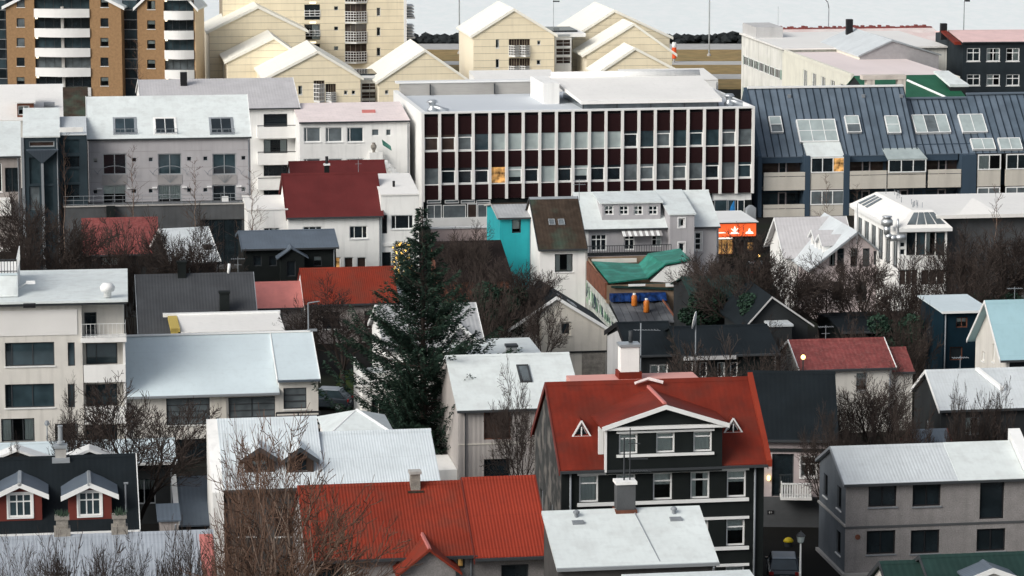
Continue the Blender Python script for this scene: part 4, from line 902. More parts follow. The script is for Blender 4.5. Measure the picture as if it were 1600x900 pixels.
for (p, dp), (q, dq) in zip(pr, pr[1:]): m.hexa([(p, y1-1.0+dp, z0), (q, y1-1.0+dq, z0), (q, y1-.02, z0), (p, y1-.02, z0), (p, y1-.35+dp*.6, z1), (q, y1-.35+dq*.6, z1), (q, y1-.02, z1), (p, y1-.02, z1)])
m.build('tarpaulin', 'tarp', b.root, smooth=False)
def sheet(b, name, mat, pts, t=.12):
    m = MB(); m.prism([p for p in pts], (0, 0, -t)); return m.build(name, mat, b.root)
def onz(px, py, y): u, z = b.f(px, py, y); return (u, y, z)
# green planes: low left plane, folded middle plane and raised right plane
P = [onz(952, 441, 5.0), onz(1012, 434, 6.2), onz(998, 412, 12.5), onz(925, 408, 13.4)]
sheet(b, 'green_roof_plane', 'green_roofX', P); 
P2 = [onz(1010, 435, 6.2), onz(1040, 412, 6.2), onz(1013, 396, 12.4), onz(998, 412, 12.5)]; sheet(b, 'green_roof_fold', 'green_roofX', P2)
P3 = [onz(1040, 412, 6.15), onz(1079, 405, 6.15), onz(1062, 388, 12.0), onz(1012, 396, 12.4)]; sheet(b, 'green_roof_upper', 'green_roofY', P3)
m = MB(); q = [onz(1016, 438, 6.3), onz(1040, 415, 6.3), onz(1077, 408, 6.3), onz(1077, 441, 6.3)]; m.prism([(x, y, z-.1) for x, y, z in q], (0, 5.4, 0)); m.build('gable_wall', 'white_wall', b.root)
b.ub('rear_block', 'white_wall', k2.x0+6.3, 6.9, zt, k2.x1-.1, 11.5, onz(1060, 412, 6.9)[2]-.5)
Q = [onz(1000, 442, 6.2), onz(1068, 442, 6.2), onz(1066, 451, 4.5), onz(955, 447, 4.5)]; sheet(b, 'green_eave_strip', 'dark_green_roofX', Q, .15)
b.ub('eave_flashing', 'white_paint', onz(982, 447, 4.4)[0], 4.3, zt-.1, onz(1008, 447, 4.4)[0], 4.45, zt+.06); b.ub('eave_flashing', 'white_paint', onz(1040, 449, 4.4)[0], 4.25, zt-.2, onz(1066, 449, 4.4)[0], 4.45, zt+.06)
b.ub('rear_parapet', 'cream_wall', P[3][0], 13.45, P[3][2]-.2, P[2][0], 13.6, P[3][2]+.15)
# side wall with brown upper part and graffiti
zg = [b.sd(952, 446, -.3)[1], b.sd(919, 405, -.3)[1]]; 
m = MB(); m.hexa([(-.35, 0, 0), (-.1, 0, 0), (-.1, 14, 0), (-.35, 14, 0), (-.35, 0, b.he+.1), (-.1, 0, b.he+.1), (-.1, 14, k2.he), (-.35, 14, k2.he)]); M('g_base', (.42, .44, .41), .85, .25, 1.2, streak=.4); m.build('side_wall', 'g_base', b.root)
m = MB(); m.hexa([(-.36, 4.8, k2.he-1.2), (-.12, 4.8, k2.he-1.2), (-.12, 14, k2.he-1.0), (-.36, 14, k2.he-1.0), (-.36, 4.8, P[0][2]-.02), (-.12, 4.8, P[0][2]-.02), (-.12, 13.9, P[3][2]-.02), (-.36, 13.9, P[3][2]-.02)]); m.build('rust_cladding', 'rusty', b.root)
for nm, col, n, seed in (('graffiti', 'g_white', 70, 1), ('graffiti', 'g_green', 36, 2), ('graffiti', 'g_dark', 34, 3)):
    M('g_white', (.72, .76, .72), .7, .1, 4); M('g_green', (.32, .50, .34), .7, .15, 4); M('g_dark', (.03, .05, .07), .7, .2, 4)
    rg = random.Random(seed); m = MB(); off = -.355-.004*seed*2
    for i in range(n):
        y = rg.uniform(.2, 13.6); top = b.he-.2+(k2.he-b.he-.9)*y/14; z = rg.uniform(1.0, max(1.2, top-.7)); w_, h_ = rg.uniform(.25, .9), rg.uniform(.5, 1.6)
        if nm and z+h_ > top: h_ = max(.3, top-z)
        t = rg.uniform(-.5, .5); pts = [(off, y, z), (off, y+w_*.5, z-.1), (off, y+w_, z+h_*.4), (off, y+w_*.7+t, z+h_), (off, y+t*.5, z+h_*.8)]
        if col == 'g_dark': pts = [(off, y, z), (off, y+.22, z), (off, y+.22+t, z+h_), (off, y+t, z+h_)]
        m.poly(pts[::-1])
    m.build(nm, col, b.root)
m = MB(); p = k.onroof(1020, 500) if False else None
for px, y0_, y1_, nm in ((1056, .2, 4.4, 'rusty'),): m.tube((b.w-.1, .1, k.he+.3), (b.w-.5, 4.4, k.hr+.3), .09, .09, 5)
m.build('edge_pole', 'rusty', b.root)
b.done(); WARE = b
for px, yb, ht, lab in ((991, 478, .75, 'smaller orange gas bottle on the dark roof beside the blue tarpaulins'), (1010, 488, .85, 'larger orange gas bottle with dark foot on the dark roof')):
    kk = (k.hr-k.he)/4.6; p = b.hit(px, yb, (0, 0, k.he+.1), (0, -kk, 1)); ww = Vector((b.o.x+p.x*b.c-p.y*b.s_, b.o.y+p.x*b.s_+p.y*b.c, p.z))
    e = empty('gas_bottle', ww); tag(e, lab, 'gas bottle', 'gas bottles on the dark roof')
    M('orange_paint', (.50, .15, .02), .45, .1)
    m = MB(); m.lathe((0, 0, 0), [(.2, 0), (.24, .06), (.24, ht), (.16, ht+.16), (.05, ht+.2)], 14); m.build('body', 'orange_paint', e, smooth=True)
    m = MB(); m.lathe((0, 0, ht+.16), [(.13, 0), (.13, .14), (.1, .16)], 10); m.build('valve_guard', 'white_paint', e); ubox('valve', 'zinc', e, (-.05, -.05, ht+.2), (.05, .05, ht+.32))

# ---- white gabled house, right
b = Bld('house', 'big white gabled house with grey white roofs and twin dormers on its left slope', 'house', 1272, 417, 1396, 262)
ap = b.f(1338, 364); k = b.block(0, b.w, 0, 10.5, 0, b.he, ap[1], 'y', 'pinkish_wall', am=ap[0]); k.roof('grey_white_roof', oh=.55, og=.5, t=.14, barge='lead', bt=.15)
for x in (1313, 1334, 1353): k.W(x-5, 388, x+6, 417, cols=1, rows=(.7, .3), frame='dark_metal', pane='glass', sill=None)
k.W(1302, 440, 1316, 470, frame='dark_metal'); k.W(1340, 440, 1354, 470, frame='dark_metal'); k.W(1296, 395, 1305, 416, frame='dark_metal', sill=None); k.W(1365, 392, 1376, 414, frame='dark_metal', sill=None)
s_ = (k.hr-k.he)/k.xm
# cross wing facing left, ridge along the street
cy0, cy1 = 6.2, 11.4; x0 = b.sd(1228, 395, 0) and -0.6
wv = b.block(-.9, k.xm+1, 5.8, 12.4, 0, b.he+.1, b.sd(1217, 346, -1.2)[1], 'x', 'white_wall', name='wing_wall'); wv.roof('lilac_roof', oh=.35, og=.45, t=.12, barge='white_paint', bt=.2, name='wing_roof')
wv.win('L', 2.9, b.he-.3, 3.7, b.he+1.1, cols=2, sill='white_paint')
for yc in (4.7, 2.1):
    xf = k.xm*.30; z0 = b.he+s_*xf; dmk = b.block(xf, k.xm, yc-.95, yc+.95, z0-.3, z0+.85, z0+1.45, 'x', 'white_wall', name='dormer_wall'); dmk.roof('lilac_roof', oh=.2, og=.2, t=.1, barge='white_paint', bt=.12, name='dormer_roof', cap=False)
    dmk.win('L', .2, z0+.15, 1.3, z0+.9, cols=3, fw=.06, sill=None)
b.ub('chimney', 'dark_metal', k.xm+2.2, 1.5, k.hr-2, k.xm+2.6, 1.9, k.hr-.4); b.ub('chimney_cap', 'white_paint', k.xm+2.05, 1.35, k.hr-.4, k.xm+2.75, 2.05, k.hr-.15)
m = MB(); u, z = b.f(1339, 370, -.6); m.tube((u, -.6, z-.6), (u, -.6, b.f(1339, 318, -.6)[1]), .03, .03, 4); m.build('mast', 'lead', b.root)
b.ub('downpipe', 'lead', -.1, 5.4, 0, -.02, 5.5, b.he)
b.done()
# ---- glass roofed building
b = Bld('commercial_building', 'white building with glass edged roof and a fat steel ventilation duct', 'commercial building', 1405, 362, 1480, 256)
k = b.block(0, b.w, 0, 14.5, 0, b.he, None, 'flat', 'white_wall')
for i in range(4):
    x0 = 1416.5+i*15.3; k.W(x0, 363, x0+14.3, 399, cols=1, frame='dark_metal', pane=['glass', 'glass_blue'][i % 2], sill=None, fw=.05)
for y0, y1 in ((378, 387), (389, 399)): k.W(1406, y0, 1415, y1, sill=None, fw=.08)
for x0, x1 in ((1404, 1435), (1438, 1477)): k.W(x0+1, 421, x1, 446, cols=3, frame='white_paint', pane='glass_brown', sill=None)
for v in range(6): k.win('L', 1+v*2.3, b.he-3.2, 2.6+v*2.3, b.he-.6, cols=2, frame='dark_metal', pane='glass_grey', sill=None)
e = .35; z0, h = b.he+.02, 1.25; xi, yi = 1.5, 1.5
b.ub('eave', 'white_paint', -e, -e, b.he+.002, b.w+e, 14.8, b.he+.3); z0 = b.he+.3
o_ = [(-e, -e), (b.w+e, -e), (b.w+e, 14.8), (-e, 14.8)]; i_ = [(xi, yi), (b.w-.9, yi), (b.w-.9, 13), (xi, 13)]
m = MB(); A = [(x, y, z0) for x, y in o_]; T = [(x, y, z0+h) for x, y in i_]
for i in range(4): m.poly([A[i], A[(i+1) % 4], T[(i+1) % 4], T[i]])
m.poly(T); m.build('roof', 'warm_white_roofX', b.root)
def quadpt(s0, s1, t, f): # point on skirt
    return Vector(A[s0]).lerp(Vector(A[s1]), t).lerp(Vector(T[s0]).lerp(Vector(T[s1]), t), f)
for (a_, c_, n, lo, hi) in ((0, 1, 4, .14, .95), (3, 0, 3, .06, .3)):
    for i in range(n):
        t0, t1 = lo+(hi-lo)*i/n+.015, lo+(hi-lo)*(i+1)/n-.015; q = [quadpt(a_, c_, t0, .2), quadpt(a_, c_, t1, .2), quadpt(a_, c_, t1, .85), quadpt(a_, c_, t0, .85)]
        nn = (q[1]-q[0]).cross(q[3]-q[0]).normalized(); m = MB(); m.slab([v+nn*.05 for v in q], nn, .04); m.build('roof_pane', 'glass_grey', b.root)
rg = random.Random(4); m = MB()
for i in range(16): x, y = rg.uniform(xi+.3, b.w-1.2), rg.uniform(2, 12.5); m.tube((x, y, z0+h), (x, y, z0+h+.45), .03, .03, 4)
m.build('roof_pins', 'lead', b.root)
ux, uz = b.f(1387, 372, -.3); m = MB(); D = lambda px, py: (b.f(px, py, -.3)[0], -.3, b.f(px, py, -.3)[1])
m.path([D(1386, 352), D(1386, 366), D(1391, 372), D(1400, 372), D(1414, 370)], .28, 12); q = D(1386, 352); m.lathe((q[0], q[1], q[2]-.1), [(.28, 0), (.5, .15), (.5, .5), (.3, .75), (.42, .78), (.42, .86)], 12); m.tube(D(1403, 366), D(1403, 342), .09, .09, 6)
m.build('ventilation_duct', 'galvanised', b.root, smooth=True)
b.done()
# ---- big pale low roof
b = Bld('hall', 'large flat roofed hall with cream roof and dark shaded wall behind trees at the right', 'hall', 1470, 334, 1690, 258)
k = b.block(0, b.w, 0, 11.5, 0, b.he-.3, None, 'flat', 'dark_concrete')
m = MB(); m.box(-.6, -.9, b.he-.299, b.w+.3, 11.8, b.he); m.build('roof', 'warm_white_roofX', b.root)
m = MB(); x0 = b.f(1492, 330)[0]; m.hexa([(x0, -.9, b.he), (x0+3.6, -.9, b.he), (x0+2.4, 2.5, b.he), (x0+2.2, 2.5, b.he), (x0, -.9, b.he+.02), (x0+3.6, -.9, b.he+.02), (x0+2.4, 2.5, b.he+.9), (x0+2.2, 2.5, b.he+.9)]); m.build('roof_kick', 'warm_white_roofX', b.root)
for i in range(4): k.win('F', 2+i*3, 1.2, 4.2+i*3, 3.4, cols=2, frame='dark_metal', sill=None)
b.done()
M('weathered_white', (.62, .56, .50), .9, .15, 1, streak=.6); M('lamp_white', (1, .85, .62), .5, .02, emit=1.3)
# ================================================================ far rows
# ---- dark red roofed white house
b = Bld('rendered_house', 'large white rendered house with plain dark red roof left of the spruce top', 'house', 450, 339, 596, 284)
k = gable_x(b, 0, b.w, 10, (520, 273), 'white_wall'); k.roof('maroon_roof', oh=.3, og=.15, t=.14, barge='maroon_roofX', bt=.3)
aerial(b, 560, 272, 246, kind=1); k.W(546, 353, 574, 373, cols=(.25, .5, .25), rows=1, fw=.08, sill='white_paint'); k.W(474, 354, 503, 372, cols=(.3, .4, .3), fw=.08)
u1 = b.f(655, 310)[0]; zr_ = b.f(625, 306)[1]
k2 = b.block(b.w+.001, u1, 0.3, 8, 0, zr_, zr_+.9, 'shed', 'white_wall', name='wing_wall'); k2.roof('warm_white_roof', oh=.1, og=.05, t=.12, name='wing_roof')
k2.W(597, 336, 605, 365, frame='dark_metal', sill=None, name='door'); k2.W(611, 336, 646, 358, cols=(.18, .64, .18), fw=.08)
k2.W(597, 394, 611, 420, frame='dark_metal', name='door', sill=None); b.ub('string_course', 'white_wall', b.w, .2, b.f(620, 385)[1], u1, .299, b.f(620, 380)[1])
for x in (518, 538, 558): k.W(x, 402, x+14, 421, frame='white_paint', pane='warm_lit' if x < 530 else 'glass_brown', sill=None)
k3 = b.block(b.f(388, 350)[0], -.001, .6, 8, 0, b.f(420, 327)[1]-.2, b.f(420, 327)[1]+.1, 'shed', 'white_wall', name='wing_wall'); k3.roof('warm_white_roof', oh=.05, og=.05, t=.1, name='wing_roof'); k3.W(412, 356, 437, 372, cols=3)
rr = b.block(1.2, b.w+1.6, 10.05, 16, 0, b.f(600, 283, 10)[1], b.f(560, 253, 13)[1], 'x', 'white_wall', name='rear_wall'); rr.roof('maroon_roof', oh=.1, og=.1, t=.12, name='rear_roof')
x = b.f(511, 272, 5)[0]; chimney(b, x, 5.2, k.hr-.3, b.f(511, 256, 5)[1], .45, .45, 'black_wall', 'white_paint'); pipe(b, [(x, 5.2, k.hr+.6), (x, 5.2, k.hr+1.7)], .14, 'black_metal', 'flue')
u = b.f(632, 290, 3)[0]; m = MB(); m.tube((u-1, 3, zr_+.3), (u-1, 3, zr_+1), .12, .12, 6); m.build('vent_pipe', 'black_metal', b.root)
b.done()
# ---- black house with steel roof and porch
b = Bld('timber_house', 'black wooden house with blue grey roof and small gabled porch', 'house', 381, 390, 525, 272)
k = gable_x(b, 0, b.w, 8, (450, 362), 'black_wall'); k.roof('steel_roof', oh=.3, og=.2, t=.12, barge='steel_roofX', bt=.2)
u0, u1, ux = b.f(433, 400, -1.4)[0], b.f(481, 400, -1.4)[0], b.f(455, 390, -1.4)[0]
g = b.block(u0+.3, u1-.3, -1.4, 1, 0, b.f(455, 401, -1.4)[1], b.f(455, 389, -1.4)[1], 'y', 'black_wall', am=ux, name='porch_wall'); g.roof('steel_roof', oh=.35, og=.25, t=.1, name='porch_roof', oback=.4)
for x in (396, 420, 490): k.W(x, 400, x+13, 416, frame='dark_metal', sill=None)
g.W(448, 408, 462, 432, frame='dark_metal', sill=None, name='door')
b.done()
# ---- red worn roof left
b = Bld('house', 'dark walled house with faded crimson roof behind bare crowns at the left', 'house', 132, 398, 247, 262)
k = gable_x(b, 0, b.w, 8, (190, 343), 'dark_wall'); k.roof('worn_red_roof', oh=.25, og=.15, t=.12); k.W(158, 402, 188, 420, cols=2, frame='dark_metal', sill=None); b.done()
b = Bld('house', 'white streaked roof seen through bare branches left of the black wooden house', 'house', 268, 412, 342, 256, th=19)
k = gable_x(b, 0, b.w, 8, (290, 359), 'dark_wall'); k.roof('grey_white_roof', oh=.25, og=.1, t=.12, barge='white_paint', bt=.2); k.W(285, 416, 300, 430, frame='dark_metal', sill=None)
p = k.onroof(285, 425); chimney(b, 3.4, 1.5, b.he-.2, b.he+1.2, .6, .6, 'black_wall'); b.done()

# ---- grey apartment house with mansard windows
b = Bld('apartment_block', 'grey rendered apartment block with white sloped top storey and terrace plinth', 'apartment block', 138, 219, 391, 290, th=8)
k = gable_x(b, 0, b.w, 12.4, (260, 152), 'lilac_grey_wall'); k.roof('white_roof', oh=.12, og=.1, t=.14, barge='white_paint', bt=.2, cap=False)
for x0, x1, fr in ((177, 214, 'zinc'), (240.5, 277, 'white_wall'), (328, 366, 'zinc')):
    o = k.roofwin(x0, 184, x1, 211, cols=2, pane='glass' if x0 > 200 else 'glass_blue', frame=fr, fw=.22, th=.06, name='roof_window')
    p, q = k.onroof(x0+2, 210), k.onroof(x1+1, 210); railing(b, (p.x, p.y-.05, p.z+.05), (q.x, q.y-.05, p.z+.05), .45, 'lead', .5, .025)
cols = ((160.5, 197.5), (247, 283.5), (332, 369))
for (x0, x1) in cols:
    k.W(x0, 240, x1, 273, cols=2, frame='zinc', pane='glass' if x0 < 200 else 'glass_blue', sill=None, fw=.1)
    k.W(x0, 289, x1, 320, cols=2, frame='zinc', sill=None, fw=.1, cur='half' if x0 < 200 else None)
    zb, zt = b.f((x0+x1)/2, 273)[1], b.f((x0+x1)/2, 262)[1]; a, c = b.f(x0-1, 270)[0], b.f(x1+1, 270)[0]
    b.ub('spandrel', 'grey_wall', a, -.04, b.f((x0+x1)/2, 288)[1], c, -.003, zb)
    mm = MB(); n = 10; cx, R_ = (a+c)/2, (c-a)/2+.4
    pts = [(cx+R_*math.cos(math.pi*i/n), -.5, zb+.15+.75*math.sin(math.pi*i/n)) for i in range(n+1)]
    mm.path(pts, .035, 4)
    for q in (pts[0], pts[-1]): mm.tube(q, (q[0], 0, q[2]-.1), .03, .03, 4); mm.tube(q, (q[0]+(.35 if q[0] > cx else -.35), -.6, q[2]+.4), .04, .02, 4)
    mm.build('balcony_hoop', 'lead', b.root)
    mm = MB()
    for i in range(-2, 3): mm.tube((cx, -.05, zb-.75), (cx+i*.35, -.07, zb-.05), .025, .025, 4)
    mm.build('ornament', 'lead', b.root)
for yy in (249, 298):
    z = b.f(250, yy)[1]
    for x in (149, 209.5, 235.5, 295.5, 321, 380.5):
        u = b.f(x, yy)[0]; k.win('F', u-.2, z-.2, u+.2, z+.2, frame='zinc', sill=None, fw=.04, recess=.1)
        if yy > 280: b.ub('wall_light', 'white_paint', u-.35+(.5 if x in (149, 235.5, 321) else -.3), -.2, z+.25, u+.1+(.5 if x in (149, 235.5, 321) else -.3), -.003, z+.35)
for yy in (236, 262, 283, 306):
    z = b.f(260, yy)[1]
    prev = 0
    for (x0, x1) in cols+((400, 401),):
        a = b.f(x0, yy)[0]-.12; a = min(a, b.w); b.ub('wall_joint', 'grey_wall', prev, -.012, z-.02, a, -.003, z+.02); prev = b.f(x1, yy)[0]+.12
zp = b.f(260, 321, -3)[1]; a, c = b.f(100, 330, -3)[0], b.f(391, 330, -3)[0]
kp = b.block(a, c, -3, -.05, 0, zp, None, 'flat', 'dark_concrete', name='terrace_wall')
b.ub('terrace_edge', 'concrete', a-.05, -3.1, zp+.002, c+.05, -2.85, zp+.12); railing(b, (a, -2.9, zp+.1), (c, -2.9, zp+.1), .9, 'lead', .9, .02, rails=3)
kp.win('F', b.f(312, 350, -3)[0]-a, .4, b.f(386, 350, -3)[0]-a, zp-1.4, cols=4, frame='black_metal', sill=None)
b.ub('chimney', 'black_wall', b.f(166, 330, -3)[0], -3.6, 0, b.f(180, 330, -3)[0], -3.15, zp+.1)
b.ub('table', 'white_paint', b.f(347, 318, -1.5)[0], -1.5, zp+.002, b.f(357, 318, -1.5)[0], -1, zp+.5)
b.done()
# ---- slate tower house with canopy
b = Bld('tower_house', 'dark slate stair tower with white sloping roof and inverted triangular glass bay', 'tower', 37, 215, 92, 286, th=8)
k = b.block(0, b.w, 0, 6, 0, b.he, zr(b, 60, 172, 6), 'shed', 'slate_wall'); k.roof('white_roof', oh=.12, og=.1, t=.14)
k.W(45, 220.5, 85, 229.5, frame='zinc', sill=None, pane='glass_brown', fw=.1)
zt, zb = b.f(66, 233)[1], b.f(66, 255)[1]; a, c, cx = b.f(41, 233)[0], b.f(91, 233)[0], b.f(66, 255)[0]
m = MB(); m.hexa([(cx-.02, -.3, zb), (cx+.02, -.3, zb), (cx+.02, -.003, zb), (cx-.02, -.003, zb), (a, -.9, zt), (c, -.9, zt), (c, -.003, zt), (a, -.003, zt)]); m.build('canopy', 'steel_roofX', b.root)
k.W(46, 246, 63, 288, frame='slate_wall', pane='glass_blue', sill=None); k.W(69, 246, 84, 288, frame='slate_wall', pane='glass_blue', sill=None)
k.W(46, 291, 63, 330, frame='slate_wall', pane='glass_grey', sill=None); k.W(69, 291, 84, 330, frame='slate_wall', pane='glass_blue', sill=None)
b.ub('column', 'lead', cx-.12, -.35, 0, cx+.12, -.1, zb); b.ub('pilaster', 'lead', -.25, -.1, 0, -.003, .2, b.he)
u1 = b.f(136, 240)[0]; z2 = b.f(110, 213)[1]
k2 = b.block(b.w+.01, u1, .8, 6, 0, z2, z2+1, 'shed', 'slate_wall', name='glass_wing'); k2.roof('grey_white_roof', oh=.1, og=0, t=.12, name='wing_roof')
for yt, yb in ((218, 240), (244, 262), (264, 286), (288, 312)): k2.W(98, yt, 125, yb, frame='slate_wall', pane='glass_blue' if yt in (218, 264) else 'glass', sill=None)
b.ub('roof_rail', 'white_wall', b.w+.1, .7, z2+.3, u1-.3, .8, z2+.75)
b.done()
# ---- left edge
b = Bld('house', 'white roofed house with balconies cut by the left edge below the long white roof', 'house', -80, 247, 31, 300)
k = b.block(0, b.w, 0, 8, 0, b.he, zr(b, 15, 193, 8), 'shed', 'warm_grey_wall'); k.roof('white_roof', oh=.2, og=.1, t=.14, gutter='dark_metal')
k.W(8, 262, 30, 300, cols=2, frame='dark_metal', sill=None); z = b.f(10, 334)[1]; b.ub('balcony', 'white_wall', -2, -1.6, z, b.f(17, 320, -1.6)[0], -.003, z+1.6)
b.ub('balcony', 'white_wall', -2, -1.6, z-4.5, b.f(15, 320, -1.6)[0], -.003, z-3.2)
k.W(-10, 215+40, 3, 300, frame='white_paint'); b.done()
b = Bld('hall', 'long plain white roof with small brown dormer at the upper left', 'hall', -60, 191, 101, 345)
k = b.block(0, b.w, 0, 14, 0, b.he, zr(b, 60, 134, 14), 'shed', 'cream_wall'); k.roof('warm_white_roof', oh=.1, og=.05, t=.14)
u0, u1 = b.f(27, 180, 1)[0], b.f(53, 180, 1)[0]; zt = b.f(40, 161, 1)[1]
dk = b.block(u0, u1, 1, 6, b.he-.5, zt, b.f(40, 141, 6)[1], 'shed', 'rusty', name='dormer_wall'); dk.roof('warm_white_roof', oh=.2, og=.2, t=.12, name='dormer_roof'); dk.W(28, 165, 46, 180, cols=2, fw=.1, sill=None)
x, y = b.f(77, 165, 4); b.ub('skylight', 'lead', x-.6, 4, y-.1, x+.6, 5, y+.3); 
b.done()
b = Bld('outbuilding', 'dark brown flat roof block between the long white roof and the grey apartment block', 'house', 100, 196, 140, 335)
k = b.block(0, b.w, 0, 8, 0, b.he, b.he+3.2, 'shed', 'dark_wall'); k.roof('moss_roof', oh=0, og=0, t=.1); b.done()
# ---- grey roof + balcony facade
b = Bld('apartment_block', 'white apartment block with stacked balconies and broad grey roof with black chimney', 'apartment block', 222, 173, 467, 322)
k = gable_x(b, 0, b.w, 18, (350, 125), 'white_wall'); k.roof('lilac_roof', oh=.25, og=.1, t=.14, cap=False, gutter='dark_metal', barge='white_paint', bt=.15)
x = b.f(287, 122, 7)[0]; z = b.f(287, 133, 7)[1]; b.ub('chimney', 'black_metal', x-.35, 6.8, z-.8, x+.35, 7.5, b.f(287, 113, 7)[1])
u0, u1 = b.f(401, 220)[0], b.w+.02
for yt, yb, wy0, wy1 in ((196, 214, 178, 199), (237, 255, 218, 240), (277.5, 294, 258, 275), (318, 326, 297, 316)):
    z0, z1 = b.f(435, yb)[1], b.f(435, yt)[1]; k.W(412, wy0, 449, wy1, cols=(.2, .6, .2) if wy0 > 250 else 1, frame='dark_metal', sill=None, pane='glass')
    b.ub('balcony', 'white_wall', u0, -1.3, z0, u1, -1.18, z1); b.ub('balcony_floor', 'white_wall', u0, -1.179, z0, u1, -.003, z0+.15)
    b.ub('balcony_rail', 'dark_metal', u0, -1.34, z1+.1, u1, -1.28, z1+.18); b.ub('balcony_side', 'white_wall', u0, -1.17, z0+.16, u0+.1, -.004, z1)
b.done()
# ---- pinkish white roof
b = Bld('apartment_block', 'white building with pinkish white roof and two window rows left of the office block', 'apartment block', 468, 193, 640, 318)
k = b.block(0, b.w, 0, 9, 0, b.he, zr(b, 540, 163, 9), 'shed', 'white_wall'); k.roof('pinkwhite_roof', oh=.15, og=.05, t=.14, gutter='dark_metal')
for x0, x1 in ((474.5, 501), (508.5, 535), (542, 568)):
    for yt, yb in ((199, 222), (248, 268)): k.W(x0, yt, x1, yb, cols=(.15, .85), rows=1, fw=.09, pane='glass_grey' if x0 < 540 else 'glass_blue')
k.W(581, 202, 592, 212, sill=None, pane='glass_grey', fw=.05); k.W(603, 202, 611, 212, sill=None, pane='glass_grey')
m = MB(); u, z = b.f(576, 173, 4); m.hexa([(u-.7, 3.8, z-.25), (u+.7, 3.8, z-.25), (u+.7, 4.1, z), (u-.7, 4.1, z), (u-.7, 3.8, z-.1), (u+.7, 3.8, z-.1), (u+.7, 4.1, z+.1), (u-.7, 4.1, z+.1)]); m.build('roof_panel', 'pink_roofX', b.root)
x0, z0 = b.f(577, 240, -1)[0], b.f(590, 252, -1)[1]; b.ub('balcony', 'white_wall', x0, -1.2, z0, b.f(598, 245, -1)[0], -.003, z0+.9)
m = MB(); u, z = b.f(584, 240, -.8); m.lathe((u, -.8, z0+.9), [(.2, 0), (.12, .1), (.3, .5), (.3, .7), (.15, .9), (.2, 1.0)], 10); m.build('urn', 'stone', b.root)
# green and white stair beside the office wall
x0 = b.f(597, 240, -1.5)[0]
for i in range(7): b.ub('step', 'white_paint', x0+i*.28, -2.6, z0-.2-i*.3, x0+i*.28+.5, -1.4, z0+.9-i*.3-.75)
m = MB(); m.hexa([(x0, -2.2, z0+1.8), (x0+.9, -2.2, z0+1.2), (x0+.9, -1.4, z0+1.5), (x0, -1.4, z0+2.2), (x0, -2.2, z0+1.9), (x0+.9, -2.2, z0+1.3), (x0+.9, -1.4, z0+1.6), (x0, -1.4, z0+2.3)]); m.build('stair_roof', 'green_roofX', b.root)
b.done()

# ---- office block
b = Bld('office_block', 'white 1960s office block with maroon spandrels and twenty bays of white fins', 'office block', 660, 178, 1176, 316, th=9.4)
W_ = b.w; n = 20; bw = W_/n; zt = b.he
Z = [b.f(900, y)[1] for y in (178, 206, 232.5, 258, 284, 306.5)]
k = b.block(0, W_, .12, 22, 0, zt-.35, None, 'flat', 'white_wall'); k.mat = 'white_wall'
core = b.ub('window_backing', 'room_dark', .05, -.05, Z[5], W_-.05, .115, zt-.02)
rg = random.Random(11)
kinds1 = ['cl', 'cl', 'gr', 'bl', 'pale', 'pale', 'pale', 'pale', 'pale', 'pale', 'pale', 'pale', 'dk', 'bl', 'gr', 'bl', 'bl', 'bl', 'gr', 'gr']
kinds2 = ['gr', 'dk', 'dk', 'dk', 'lit', 'pale2', 'dk', 'pale', 'dk', 'pale2', 'dk', 'dk', 'gr', 'gr', 'gr', 'gr', 'gr', 'dk', 'gr', 'bl']
pm = {'cl': 'glass_brown', 'gr': 'glass_grey', 'bl': 'glass_blue', 'pale': 'glass_pale', 'pale2': 'curtain', 'dk': 'glass', 'lit': 'warm_lit'}
for i in range(n+1):
    x = i*bw; zb_ = Z[5]-.05 if i not in (0,) else 2.6
    b.ub('fin', 'white_fin', x-.14, -.42, zb_, x+.14, -.052, zt+.02)
for i in range(n):
    x0, x1 = i*bw+.142, (i+1)*bw-.142
    for a, c in ((1, 0), (3, 2), (5, 4)):
        b.ub('spandrel_panel', 'maroon_panel', x0, -.2, Z[a], x1, -.052, Z[c]-.01)
    for r, (a, c, kd) in enumerate(((2, 1, kinds1[i]), (4, 3, kinds2[i]))):
        z0, z1 = Z[a]+.1, Z[c]-.02; b.ub('rail', 'white_fin', x0, -.24, Z[a]-.02, x1, -.1, Z[a]+.08)
        if kd == 'pale2':
            b.ub('pane', 'glass_pale', x0, -.14, z0+(z1-z0)*.35, x1, -.1, z1); b.ub('pane', 'glass', x0, -.14, z0, x1, -.1, z0+(z1-z0)*.35-.01)
        else: b.ub('pane', pm[kd], x0, -.14, z0, x1, -.1, z1)
        if kd != 'pale' and ((i+r) % 2 == 0 or kd in ('dk', 'cl')):
            m = MB(); f_ = .09; h = (z1-z0)*.84
            m.box(x0, -.22, z0, x0+f_, -.141, z0+h); m.box(x1-f_, -.22, z0, x1, -.141, z0+h); m.box(x0+f_, -.22, z0, x1-f_, -.141, z0+f_); m.box(x0+f_, -.22, z0+h-f_, x1-f_, -.141, z0+h)
            m.build('window_frame', 'white_paint', b.root)
